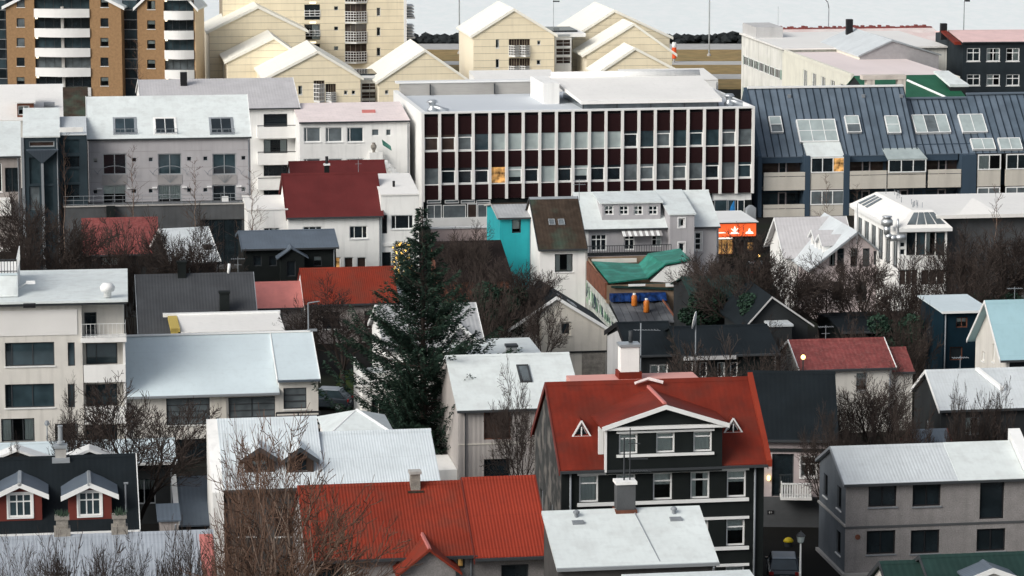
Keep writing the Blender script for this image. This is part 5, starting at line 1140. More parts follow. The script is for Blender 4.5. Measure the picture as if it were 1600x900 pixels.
# ground floor
k.holes['F'] = []
a0, a1 = b.f(665, 330)[0], b.f(770, 330)[0]; zz1 = b.f(715, 317)[1]
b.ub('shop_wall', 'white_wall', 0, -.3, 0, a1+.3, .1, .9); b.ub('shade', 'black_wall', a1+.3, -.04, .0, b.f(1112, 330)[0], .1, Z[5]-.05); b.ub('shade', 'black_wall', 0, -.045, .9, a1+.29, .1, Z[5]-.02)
wk = Block(b, 0, W_, -.1, .1, 0, Z[5]-.2, None, 'flat', 'black_wall')
def ow(x0, y0, x1, y1, **kw):
    u0, z0, u1, z1 = wk.rect('F', x0, y0, x1, y1); return wk.win('F', u0, z0, u1, z1, hole=False, **kw)
ow(667, 320, 690, 348, cols=2, frame='white_paint', pane='glass_grey', sill=None); ow(692, 320, 728, 348, cols=1, pane='glass_grey', sill='white_paint'); ow(730, 318, 745, 348, pane='glass_brown', sill=None, name='door'); ow(746, 319, 761, 348, pane='glass_grey', sill=None)
for x0 in (667, 695, 720, 744): ow(x0, 312.5, x0+22, 317.5, pane='glass_grey', sill=None, fw=.06)
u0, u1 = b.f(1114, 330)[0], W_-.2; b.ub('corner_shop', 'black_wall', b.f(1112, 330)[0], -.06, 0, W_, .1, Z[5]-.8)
ow(1116, 312, 1136, 341, frame='zinc', pane='glass_blue', sill=None); ow(1137, 312, 1149, 341, frame='zinc', pane='glass_blue', sill=None); ow(1152, 312, 1163, 341, frame='white_paint', pane='glass', sill=None, name='door')
p0 = wk.rect('F', 1138, 313, 1148, 337); m = MB(); M('poster_blue', (.03, .25, .62), .5, .3, 2); m.prism([(p0[0], -.2, p0[1]), (p0[2], -.2, p0[1]+.5), (p0[2]-.1, -.2, p0[3]), (p0[0]+.25, -.2, p0[3]-.6)], (0, .03, 0)); m.build('poster', 'poster_blue', b.root)
# roof: parapet, deck, rear wall, penthouse
b.ub('parapet', 'white_paint', -.15, -.42, zt+.021, W_+.15, .2, zt+.2); b.ub('parapet', 'white_paint', W_-.1, .201, zt-.4, W_+.15, 21.5, zt+.2)
b.ub('side_wall', 'white_wall', -.16, -.4, 0, -.003, 22, zt+.02); b.ub('parapet', 'white_paint', -.16, .201, zt+.021, .35, 22, zt+.2)
b.ub('deck', 'felt', .36, .21, zt-.34, W_-.11, 21.5, zt-.2)
b.ub('rear_wall', 'concrete', .36, 20, zt-.19, W_*.46, 21, zt+1.1); b.ub('rear_coping', 'white_paint', -.1, 19.9, zt+1.11, W_*.46, 21.3, zt+1.3)
px0, px1 = b.f(909, 160, 3.2)[0], b.f(1126, 160, 3.2)[0]; ze = b.f(1010, 161, 3.2)[1]
ph = b.block(px0+.2, px1-.2, 3.6, 15, zt-.25, ze, ze+.0, 'flat', 'glasswall', name='penthouse'); ph.mat = 'glass_grey'
for i in range(5): x = px0+.2+(px1-px0-.4)*i/4; b.ub('mullion', 'dark_metal', x-.05, 3.5, zt-.2, x+.05, 3.59, ze)
m = MB(); zb2 = b.f(1000, 116, 17)[1]; o2 = b.f(878, 116, 17)[0]; o3 = b.f(1132, 116, 17)[0]
pts = [(px0-.1, 3.0, ze), (px1+.1, 3.0, ze), (px1+.5, 16, zb2-.3), (px0-1.2, 16, zb2-.3)]
m.hexa([(x, y, z) for x, y, z in pts]+[(x, y, z+.35) for x, y, z in pts]); m.build('penthouse_roof', 'warm_white_roofX', b.root)
m = MB(); m.tube((px0-1, 15.6, zb2), (px1+.5, 15.6, zb2), .55, .55, 12); m.build('roof_roll', 'white_wall', b.root, smooth=True)
b.ub('penthouse_wing', 'white_wall', px0-3.0, 9, zt-.2, px0-1.3, 17, zb2)
for x_, y_ in ((b.f(640+4, 155, 4)[0]+2.0, 3.5), (px1+1.2, 4.5)):
    m = MB(); m.lathe((x_, y_, zt-.2), [(.5, 0), (.55, .3), (.3, .5), (.35, .9), (.6, 1.0), (.4, 1.25)], 10); m.tube((x_, y_, zt+.4), (x_+1.6, y_-.6, zt-.1), .25, .25, 8); m.build('ventilator', 'galvanised', b.root, smooth=True)
for x_ in (3.5, 10.5, 17): b.ub('drain', 'dark_metal', x_, 19.6, zt-.15, x_+.12, 19.9, zt+1.0)
b.done()
bb = Bld('hall', 'low building with plain cream roof directly behind the office block', 'hall', 752, 139, 882, 345)
k = bb.block(0, bb.w, 0, 10, 0, bb.he, zr(bb, 820, 111, 10), 'shed', 'white_wall'); k.roof('warm_white_roof', oh=0, og=0, t=.12); bb.done()
bb = Bld('hall', 'second plain white roof behind the right half of the office block', 'hall', 985, 128, 1122, 352)
k = bb.block(0, bb.w, 0, 8, 0, bb.he, zr(bb, 1050, 109, 8), 'shed', 'white_wall'); k.roof('warm_white_roof', oh=0, og=0, t=.12); bb.done()

# ---- blue standing seam terrace
b = Bld('terrace', 'terraced flats with blue standing seam roof, many skylights and beige balconies', 'apartment block', 1187, 243, 1720, 324, th=8)
k0 = (zr(b, 1250, 139, 6.4), zr(b, 1480, 155, 6.0)); hr = k0[0]
xa, xb_ = b.f(1434, 240)[0], b.f(1535, 240)[0]
segs = [(0, xa, hr), (xa+.001, xb_, zr(b, 1470, 156, 6.4)), (xb_+.001, b.w, zr(b, 1560, 149, 6.4))]
M('seam_metal', (.115, .15, .19), .5, .15, .6, streak=.25, spec=.3); M('seam_metal_b', (.095, .128, .165), .5, .15, .6, streak=.25, spec=.3); M('rib_metal', (.02, .03, .042), .6); M('blue_clad', (.045, .07, .10), .5, .1, streak=.1)
tz = b.f(1250, 243)[1]; slope = (hr-tz)/6.4
blk = []
for j, (x0, x1, h) in enumerate(segs):
    q = b.block(x0, x1, .9, 12.8, 0, tz+.9*slope, h, 'x', 'blue_clad', am=6.4); q.y0 = 0; q.he_ = tz; blk.append(q)
    sh = x0
    while sh < x1-.05:
        e = min(sh+.78, x1); m = MB(); sl_ = (h-tz)/6.4; yb = -.15 if (j == 0 or True) else 0
        if j > 0: yb = -.15
        zb_ = tz+sl_*yb
        m.hexa([(sh+.02, yb, zb_), (e-.02, yb, zb_), (e-.02, 6.4, h), (sh+.02, 6.4, h), (sh+.02, yb, zb_+.1), (e-.02, yb, zb_+.1), (e-.02, 6.4, h+.1), (sh+.02, 6.4, h+.1)])
        m.build('roof_panel', 'seam_metal' if rg.random() < .6 else 'seam_metal_b', b.root); m = MB()
        m.hexa([(e-.045, yb, zb_+.04), (e+.045, yb, zb_+.04), (e+.045, 6.4, h+.04), (e-.045, 6.4, h+.04), (e-.045, yb, zb_+.2), (e+.045, yb, zb_+.2), (e+.045, 6.4, h+.2), (e-.045, 6.4, h+.2)])
        m.build('seam_rib', 'rib_metal', b.root); sh = e
    m = MB(); m.hexa([(x0, 6.41, h-.1), (x1, 6.41, h-.1), (x1, 13, tz+.3), (x0, 13, tz+.3), (x0, 6.41, h+.05), (x1, 6.41, h+.05), (x1, 13, tz+.45), (x0, 13, tz+.45)]); m.build('rear_roof', 'seam_metal', b.root)
    b.ub('ridge_cap', 'white_paint' if j == 0 else 'seam_metal', x0, 6.2, h+.12, x1, 6.75, h+.3)
for q in blk: q.he = tz; q.ym = 6.4; q.y0 = 0
K = blk[0]
def RW(x0, y0, x1, y1, q=K, **kw): return q.roofwin(x0, y0, x1, y1, th=.28, **kw)
RW(1205, 184, 1224, 209, rows=(2), pane=['glass_grey', 'glass_pale'], frame='white_paint'); RW(1324, 183, 1346, 209, rows=2, pane=['glass_grey', 'glass_pale'])
RW(1387, 183, 1408, 210, rows=2, pane='glass_pale'); RW(1431, 182, 1486, 210, cols=3, rows=1, pane=['glass_pale', 'glass_grey', 'glass_pale'], q=blk[1]); RW(1504, 181, 1543, 209, cols=2, pane='glass_pale', q=blk[1])
RW(1250, 189, 1311, 224, cols=3, rows=2, pane='glass_pale', fw=.1); RW(1520, 219, 1556, 236, cols=2, pane='glass_pale', q=blk[1]); RW(1563, 218, 1598, 236, cols=2, pane='glass_pale', q=blk[2])
p, q_ = K.onroof(1259, 240), K.onroof(1317, 240); t_ = K.onroof(1285, 225)
m = MB(); m.hexa([(p.x, -.9, p.z-.55), (q_.x, -.9, p.z-.55), (q_.x-.1, t_.y, t_.z), (p.x-.1, t_.y, t_.z), (p.x, -.9, p.z-.4), (q_.x, -.9, p.z-.4), (q_.x-.1, t_.y, t_.z+.2), (p.x-.1, t_.y, t_.z+.2)]); m.build('bay_roof', 'white_roofX', b.root)
for q in blk: q.y0 = .9; q.he = tz+.9*slope
zr1 = [b.f(1285, y)[1] for y in (243, 268, 270, 294, 294.5, 318, 320, 345)]
U = lambda px: b.f(px, 270)[0]
for px in (1257.5, 1319): u = U(px); b.ub('party_fin', 'blue_clad', u-.32, -1.1, 0, u+.32, .95, tz+.05)
u = U(1510); b.ub('party_fin', 'blue_clad', U(1498), -1.1, 0, U(1521), .95, tz-.1); b.ub('end_wall', 'blue_clad', -.4, -1.2, 0, -.003, 12.8, tz)
m = MB(); m.hexa([(-.4, -1.2, tz), (-.05, -1.2, tz), (-.05, 6.4, hr), (-.4, 6.4, hr), (-.4, -1.2, tz+.15), (-.05, -1.2, tz+.15), (-.05, 6.4, hr+.25), (-.4, 6.4, hr+.25)]); m.build('verge', 'blue_clad', b.root)
m = MB(); m.prism([(-.38, .0, tz), (-.38, 6.4, hr), (-.38, 12.8, tz)], (.2, 0, 0)); m.build('gable', 'blue_clad', b.root)
S = Block(b, 0, b.w, .88, .9, 0, tz, None, 'flat', 'blue_clad')
def SW(x0, x1, z0, z1, **kw): return S.win('F', b.f(x0, 260, .88)[0], z0, b.f(x1, 260, .88)[0], z1, hole=False, sill=None, **kw)
M('beige_panel', (.56, .53, .47), .8, .06, streak=.35, fine=.1)
for (xa_, xb2, kind) in ((1190, 1254, 'o'), (1263, 1316, 'b'), (1324, 1381, 'o'), (1383, 1442, 'g'), (1446, 1497, 'o'), (1523, 1559, 'b'), (1567, 1603, 'b'), (1608, 1650, 'b')):
    ua, uc = U(xa_), U(xb2)
    for lev in (0, 1):
        zt_, zb_ = zr1[lev*4], zr1[lev*4+1]; zb2_ = zr1[lev*4+3]
        if kind == 'b':
            Bk = Block(b, ua, uc, -1.0, .85, zb_, zt_-.02, None, 'flat', 'white_wall')
            b.ub('bay_box', 'room_dark', ua+.05, -.85, zb_, uc-.05, .85, zt_-.05); Bk.win('F', 0, zb_, uc-ua, zt_-.05, cols=3 if xb2-xa_ > 45 else 2, hole=False, frame='white_paint', sill=None, fw=.12, pane=(['glass', 'glass', 'warm_lit'] if (lev == 0 and xa_ == 1263) else 'glass') if lev == 0 else 'glass_grey')
            b.ub('balcony_panel', 'beige_panel', ua, -1.0, zb2_, uc, -.7, zb_-.04)
        else:
            mid = (xa_+xb2)/2; SW(xa_+1, mid-6, zb_-.3, zt_-.5, frame='dark_metal', pane='glass_brown' if lev == 0 else 'glass_blue'); SW(mid-6, mid+7, zb_-.9, zt_-.4, frame='pinkish_wall', pane='glass', name='door', fw=.13); SW(mid+7.5, xb2-1, zb_-.3, zt_-.5, frame='dark_metal', pane='glass_brown' if lev == 0 else 'glass')
            b.ub('balcony_panel', 'beige_panel', ua, -1.15, zb2_, uc, -.95, zb_-.35); b.ub('balcony_floor', 'concrete', ua, -.949, zb2_, uc, .87, zb2_+.15)
            b.ub('balcony_top', 'beige_panel', ua, -1.15, zb_-.28, uc, -.9, zb_+.12)
            if kind == 'g' and lev == 0:
                m = MB(); Z0, Z1 = zb_+1.25, zb_+2.3; m.hexa([(ua-.1, -1.3, Z0), (uc+.1, -1.3, Z0), (uc-.5, .7, Z1), (ua-.3, .7, Z1), (ua-.1, -1.3, Z0+.1), (uc+.1, -1.3, Z0+.1), (uc-.5, .7, Z1+.1), (ua-.3, .7, Z1+.1)]); m.build('conservatory_roof', 'glass_pale', b.root)
                Bk = Block(b, ua, uc, -1.2, .85, zb_, Z0, None, 'flat', 'white_wall'); Bk.win('F', 0, zb_-.1, uc-ua, Z0+.05, cols=3, hole=False, frame='white_paint', sill=None, fw=.12, pane='glass')
    
b.ub('eave_band', 'blue_clad', 0, -.1, tz-.75, U(1256), .87, tz-.05); b.ub('eave_band', 'blue_clad', U(1321), -.1, tz-.75, U(1496), .87, tz-.05)
for px in (1233, 1349, 1408): p = K.b.hit(px, 153, (0, 0, tz+.17), (0, -slope, 1)); b.ub('roof_vent', 'lead', p.x-.12, p.y, p.z, p.x+.2, p.y+.35, p.z+.35)
b.done()
# ---- small cabinet by the shop
e = at(1174, 348, 302); r_ = empty('kiosk', (e.x, e.y, 0), R(8)); tag(r_, 'tall pale grey cabinet beside the office block right of the shop sign', 'cabinet')
ubox('post', 'dark_metal', r_, (-.5, 0, 0), (.5, .8, e.z)); m = MB(); zc = at(1174, 322, 302).z; m.prism([(-.45, 0, e.z), (.45, 0, e.z), (.45, 0, zc-.2), (.2, 0, zc), (-.1, 0, zc), (-.45, 0, zc-.3)], (0, .8, 0)); m.build('cabinet', 'zinc', r_)

# ---- top right group
b = Bld('commercial_building', 'long pale green tinged flat block running towards the sea at the upper right', 'commercial building', 1330, 122, 1500, 372, th=9)
M('pale_green_wall', (.70, .70, .66), .85, .08, streak=.6, stain=((.4, .42, .35), .4, .3)); M('green_win', (.16, .27, .22), .4, .1)
k = b.block(0, b.w, 0, 34, 0, b.he, None, 'flat', 'cream_yellow'); M('cream_yellow', (.70, .69, .60), .85, .05, streak=.3)
k2 = b.block(.2, b.w+9, 34.1, 58, 0, b.he+.4, None, 'flat', 'pale_green_wall', name='rear_wall'); 
b.ub('roof', 'pinkwhite_roofX', .3, .4, b.he+.01, b.w-.3, 33.5, b.he+.1); b.ub('roof', 'warm_white_roofX', -.1, 33.6, b.he+.401, b.w+9, 58.2, b.he+.6); b.ub('parapet', 'cream_yellow', -.05, 0, b.he+.01, .35, 33, b.he+.5)
for v in (3, 7.5, 12, 16.5, 21): k.win('L', 34-v-2.2, b.he-3.3, 34-v, b.he-1.1, cols=2, fw=.08, pane='glass_grey', sill=None)
for zz in (b.he-4.1, b.he-8.4):
    b.ub('window_band', 'green_win', .185, 35, zz+.5, .199, 57, zz+1.75)
    for v in range(7): k2.win('L', 58-36.5-v*3-1.9, zz+.5, 58-36.5-v*3+.7, zz+1.75, cols=3, fw=.1, pane='glass', sill=None, hole=False)
b.ub('roof_kerb', 'pale_grey_wall', .3, 50, b.he+.6, 4, 58, b.he+2.0)
b.done()
b = Bld('house', 'grey shingled gable front with pale roof, cream side and black chimney, upper right', 'house', 1344, 88, 1467, 395, th=8.5)
ap = b.f(1394, 65); k = b.block(0, b.w, 0, 20, 0, b.he, ap[1], 'y', 'grey_wall', am=ap[0]); k.roof('grey_white_roof', oh=.25, og=.15, t=.14, barge='zinc', bt=.15)
b.ub('side_render', 'cream_yellow', -.08, .05, 0, -.003, 20, b.he-.15)
for v in (2, 7.5, 12.5, 17): k.win('L', 20-v-2, b.he-3, 20-v, b.he-1, cols=2, hole=False, fw=.1, sill=None)
z = b.f(1326, 30, 17)[1]; x = b.f(1327, 40, 17)[0]; b.ub('chimney', 'black_metal', x-.4, 16.6, k.hr-1, x+.4, 17.4, z)
M('shingle', (.34, .33, .34), .9, .08, 2, fine=.3); k.mat = 'shingle'
b.done()
b = Bld('warehouse', 'long low roof of faded pink white sheets with rusty red ridge, upper right', 'warehouse', 1225, 87, 1497, 440, th=8)
k = b.block(0, b.w, 0, 24, 0, b.he, zr(b, 1350, 46, 14), 'x', 'slate_wall', am=14); M('pw', (1, 1, 1)); roofs('worn_white_roof', (.78, .70, .67), .4, .1, .6, var=.06, streak=.3, stain=((.6, .35, .33), .35, .25)); k.roof('worn_white_roof', oh=.3, og=.1, t=.2, cap=False, gutter='white_paint')
x = -.1; m = MB()
for i in range(60):
    x1 = x+b.w/60; m.box(x, 13.6, k.hr+.05, x1, 14.3, k.hr+.2+rg.uniform(.1, .45)); x = x1
m.build('ridge_cap', 'worn_red_roofX', b.root); b.ub('verge', 'rust_red_roofY', b.w-.2, -.4, b.he, b.w+.4, 14, b.he+.3)
k.W(1468, 88, 1476, 114, rows=3, fw=.15, hole=False, sill=None); b.done()
b = Bld('apartment_block', 'black rendered block with white framed windows and pink roof at the upper right corner', 'apartment block', 1505, 67, 1680, 400, th=5)
k = gable_x(b, 0, b.w, 16, (1560, 49), 'slate_wall'); M('ink_wall', (.022, .03, .036), .7, .15, streak=.2); k.mat = 'ink_wall'; k.roof('pink_roof', oh=.2, og=.1, t=.14); 
for o in b.root.children:
    if o.name.startswith(('roof', 'ridge')): o.data.materials[0] = M('faded_pink', (.74, .52, .50), .6, .06, streak=.1)
for yt, yb in ((75, 96), (116, 134)):
    for x0 in (1510.5, 1541.5, 1572, 1602): k.W(x0, yt, x0+21, yb, cols=2, rows=(.66, .34), fw=.12, sill='white_paint')
x = b.f(1494, 45, 8)[0]; m = MB(); m.hexa([(-1.2, -.5, b.he-.2), (-.3, -.5, b.he-.2), (-.3, 8, k.hr), (-1.2, 8, k.hr), (-1.2, -.5, b.he+.2), (-.5, -.5, b.he+.2), (-.5, 8, k.hr+.25), (-1.2, 8, k.hr+.25)]); m.build('party_wall', 'rust_red_roofY', b.root)
b.ub('chimney', 'black_metal', -1.2, 7.5, k.hr-1, -.4, 8.3, k.hr+1.1); m = MB(); m.box(-.9, -.6, b.he-9.5, .6, -.02, b.he-8.2); m.build('fire_stair', 'slate_wall', b.root); railing(b, (.2, -1.4, b.he-8.1), (1.6, -1.4, b.he-8.1), 1.2, 'lead', .4, .03)
b.done()
b = Bld('warehouse', 'dark green roofs with diagonal white ridge behind the blue standing seam roof', 'warehouse', 1366, 160, 1512, 352, th=8)
k = b.block(0, b.w, 0, 14, 0, b.he, zr(b, 1430, 119, 9), 'x', 'dark_wall', am=9); roofs('deep_green_roof', (.018, .10, .055), .35, .15, .5, var=.15); k.roof('deep_green_roof', oh=.2, og=.1, t=.12, cap=False)
p, q_ = k.onroof(1418, 126), k.onroof(1477, 152); m = MB(); m.tube(p, q_, .18, .18, 6); m.build('ridge_strip', 'white_paint', b.root)
x0, x1 = b.f(1479, 125, 3)[0], b.f(1514, 125, 3)[0]; z0 = b.f(1490, 136, 3)[1]; m = MB(); m.hexa([(x0+.4, 3, z0), (x1, 3, z0), (x1-1.3, 7, z0+1.2), (x0-.4, 7, z0+1.2), (x0+.4, 3, z0+.3), (x1, 3, z0+.3), (x1-1.3, 7, z0+1.5), (x0-.4, 7, z0+1.5)]); m.build('porch_roof', 'white_roofX', b.root); b.ub('porch', 'dark_wall', x0+.5, 3.1, z0-1.5, x1-.3, 6, z0)
b.done()
b = Bld('wall', 'weathered white concrete portal frame beside the dark green roofs', 'wall', 1348, 118, 1416, 345, th=8)
b.ub('lintel', 'weathered_white', 0, 0, b.he-.5, b.w, 1.2, b.he)
b.ub('pier', 'weathered_white', .5, .05, 0, 1.4, 1.1, b.he-.501); b.ub('pier', 'weathered_white', b.w-.9, .05, 0, b.w-.03, 1.1, b.he-.501); b.ub('low_wall', 'white_wall', 1.5, .3, 0, b.w-1, .8, b.he-3.6); b.done()

# ================================================================ yellow panelled flats
M('ivory_wall', (.80, .73, .58), .8, .04); roofs('ivory_roof', (.88, .86, .77), .4, .03, .6, var=.02, vs=.2, streak=.05)
def yboards(b, k, pitch=.98, f='F', zmin=1.0):
    P = k.facepoly(f); H = k.holes[f]; top = max(p[1] for p in P); z = zmin
    while z < top-.05:
        e = min(z+pitch, top); segs_ = [0]+[h[i] for h in H if h[1] < e and h[3] > z for i in (0, 2)]+[max(p[0] for p in P)]
        segs_.sort()
        for i in range(len(segs_)-1):
            a, c = segs_[i], segs_[i+1]; mid = (a+c)/2
            hs = [h for h in H if h[0] < mid < h[2] and h[1] < e and h[3] > z]
            rng = [(z, e)]
            for h in hs:
                nr = []
                for r0, r1 in rng:
                    if h[1] > r0: nr.append((r0, min(r1, h[1])))
                    if h[3] < r1: nr.append((max(r0, h[3]), r1))
                rng = nr
            for r0, r1 in rng:
                if r1-r0 < .08 or c-a < .08: continue
                p = clip_rect(P, a, r0+.02, c, r1-.02)
                if len(p) >= 3:
                    q = [Vector(k.p3(f, u_, z_, -.05)) for u_, z_ in p]; off = Vector(k.p3(f, 0, 0, -.003))-Vector(k.p3(f, 0, 0, -.05))
                    m = MB(); m.prism(q, off); m.build('wall_panel', 'yellow_panel', b.root)
        z = e
def bay(b, k, px0, px1, ys, ptop=None, glass='glass_brown'):
    """balcony bay: dark glazing with white slatted railings, one per storey; ys: (glass top, rail top, rail bottom)"""
    for (yg, yr, yb) in ys:
        cx = (px0+px1)/2; u0, u1 = b.f(px0, yr, k.y0)[0], b.f(px1, yr, k.y0)[0]; zg, zr2, zb = b.f(cx, yg, k.y0)[1], b.f(cx, yr, k.y0)[1], b.f(cx, yb, k.y0)[1]
        k.win('F', u0-k.x0, zb, u1-k.x0, zg, cols=4, frame='panel_joint', pane=glass, sill=None, fw=.06, recess=.2)
        um = (u0+u1)/2; y = k.y0
        for (A, B_) in (((u0, y-.15), (um, y-.85)), ((um, y-.85), (u1, y-.15))):
            m = MB(); n = 4
            for i in range(5): zz = zb+(zr2-zb)*i/4; m.tube((A[0], A[1], zz), (B_[0], B_[1], zz), .05, .05, 4)
            for i in range(n+1): t = i/n; m.tube((A[0]+(B_[0]-A[0])*t, A[1]+(B_[1]-A[1])*t, zb-.1), (A[0]+(B_[0]-A[0])*t, A[1]+(B_[1]-A[1])*t, zr2), .04, .04, 4)
            m.build('railing', 'white_paint', b.root)
        m = MB(); m.prism([(u0, y-.1, zb-.22), (um, y-.85, zb-.22), (u1, y-.1, zb-.22)], (0, 0, .2)); m.build('balcony_floor', 'white_wall', b.root)
def yflat(label, xl, ye, xr, Y, apx, apy, D, wins=(), bays=(), zmin=1.0, th=8.5, oh=.45, roofm='ivory_roof'):
    b = Bld('gabled_flats', label, 'apartment block', xl, ye, xr, Y, th=th, group='yellow panelled gabled flats')
    ap = b.f(apx, apy); k = b.block(0, b.w, 0, D, 0, b.he, ap[1], 'y', 'panel_joint', am=ap[0])
    for w_ in wins: k.W(*w_, fw=.06, sill='white_paint')
    for px0, px1, ys in bays: bay(b, k, px0, px1, ys)
    k.roof(roofm, oh=oh, og=.2, t=.22, cap=False, barge='ivory_roofX', bt=.35)
    yboards(b, k, zmin=zmin); b.ub('side_cladding', 'ivory_wall', -.05, 0, 0, -.003, D, b.he-.1); b.ub('side_cladding', 'ivory_wall', b.w+.003, 0, 0, b.w+.05, D, b.he-.1)
    b.done(); return b, k
# tower
b = Bld('tower_block', 'tall yellow panelled tower with two columns of bay balconies against the sea', 'apartment block', 402, -62, 634, 462, th=7)
k = b.block(-5.2, b.w, 0, 16, 0, b.he, None, 'flat', 'panel_joint')
for i in range(7):
    yy = i*31.2-62
    if -5+i >= -9:
        k.W(522, yy+72-62+62-63, 528.5, yy+78.5-1, fw=.05, sill=None) if False else None
for yy in (-21, 10, 41.5, 72.5): k.W(522, yy, 528.5, yy+6, fw=.05, sill=None)
for yy in (-19, 12, 43, 74.5): k.W(588.5, yy, 594.5, yy+13, fw=.07, sill=None)
bay(b, k, 539, 573, [(6+i*31.3, 18+i*31.3, 34+i*31.3) for i in (-2, -1, 0, 1, 2)])
z_ = lambda y: b.f(488, y)[1]
for i in range(-2, 4):     # open stair: floor slab, railing and ceiling light per storey
    y0 = 7+i*31; u0, u1 = b.f(475.5, y0)[0], b.f(500, y0)[0]
    k.win('F', u0-k.x0, z_(y0+24), u1-k.x0, z_(y0), frame='panel_joint', pane='glass', sill=None, rows=(.5, .5), fw=.05, recess=.2)
    m = MB()
    for j in range(3): m.tube((u0, -.1, z_(y0+10+j*4)), (u1, -.1, z_(y0+10+j*4)), .06, .06, 4)
    for j in range(4): x = u0+(u1-u0)*j/3; m.tube((x, -.1, z_(y0+18)), (x, -.1, z_(y0+8)), .05, .05, 4)
    m.build('railing', 'white_paint', b.root); b.ub('stair_light', 'lamp_white', u0+.8, -.12, z_(y0-1.5), u1-.6, .0, z_(y0-4)) if i >= 0 else None
yboards(b, k, pitch=.99)
for i in range(0, 3):
    z0 = b.f(640, 14+i*31)[1]
    for j in range(4): b.ub('side_railing', 'white_paint', b.w+.003, 2+0, z0-1.2+j*.45, b.w+1.4, 6, z0-1.05+j*.45)
    b.ub('side_balcony', 'white_wall', b.w+.003, 1.8, z0-1.6, b.w+1.5, 6.2, z0-1.35)
b.ub('corner_strip', 'white_wall', b.w-.35, -.12, 0, b.w+.08, -.06, b.he); b.done()
yflat('upper yellow gabled flats with wide white verge at the left of the tower', 327, 50, 477, 452, 403, 12, 15)
yflat('small yellow gable wedged between the brown flats and the lower gables', 356, 96, 476, 440, 428, 60, 12, oh=.5)
yflat('yellow gabled flats with slatted bay and tiny square windows, left of the glazed link', 415, 124, 563, 424, 496, 82, 17,
      wins=((466, 134, 472.5, 148), (537.5, 141.5, 543, 147.5), (549.5, 141.5, 555, 147.5)), bays=((490, 507, [(126, 131, 157)]), (509, 525, [(131, 144, 157)])))
yflat('yellow gabled flats right of the glazed link, just behind the white office wall', 592, 128, 731, 426, 664, 80, 17,
      wins=((601.5, 141, 607, 147), (684, 132, 690, 137), (696, 132, 701.5, 137)), bays=((631, 648, [(126, 130, 146)]), (650, 665, [(130, 136, 146)])))
yflat('free standing yellow gabled flats with central bay balconies before the sea, left of centre', 740, 56, 866, 436, 803, 16, 15,
      wins=((774.5, 61.5, 780, 75), (774.5, 92.5, 780, 106), (839.5, 63.5, 844.5, 69.5), (838.5, 94, 844.5, 101)), bays=((795, 812, [(61, 71, 86), (91, 103, 117)]), (812, 828, [(61, 71, 86), (91, 103, 117)])))
yflat('tallest yellow gable of the stepped white roofs in the upper centre', 895, 60, 1046, 448, 960, 18, 16, oh=.5)
yflat('second stepped yellow gable roof, upper centre', 917, 84, 1050, 438, 990, 39, 8, oh=.7)
yflat('lowest and nearest stepped yellow gable above the office roof', 940, 112, 1056, 428, 992, 77, 8, oh=.8)
# glazed links
for lab, xl, ye, xr, Y, sk in (('flat roofed link with dark skylight and open stair between two yellow gables, left', 563, 126, 592, 430, (566, 108, 590, 118)), ('flat roofed link with skylight and open stair right of the free standing yellow gable', 867, 58, 893, 440, (869, 43, 893, 52))):
    b = Bld('stair_link', lab, 'building', xl, ye, xr, Y, group='glazed stair links'); k = b.block(0, b.w, 0, 12, 0, b.he, None, 'flat', 'white_wall')
    b.ub('roof', 'white_wall', -2, -.2, b.he+.01, b.w+2, 12, b.he+.5); p = b.g(sk[0], sk[3], b.he+.5); q_ = b.g(sk[2], sk[1], b.he+.5)
    b.ub('skylight', 'glass', -1.2, 2, b.he+.51, b.w+1.2, 9, b.he+.75)
    for i in range(4): u = .3+i*(b.w-.6)/4; b.ub('roof_light', 'galvanised', u, -.25, b.he+.1, u+.45, -.201, b.he+.4)
    for i in range(3):
        y0 = ye+4+i*13.5; k.W(xl+2, y0, xr-1.5, y0+10.5, cols=2, rows=2, frame='white_wall', pane='glass_brown', sill=None, fw=.05)
    b.done()
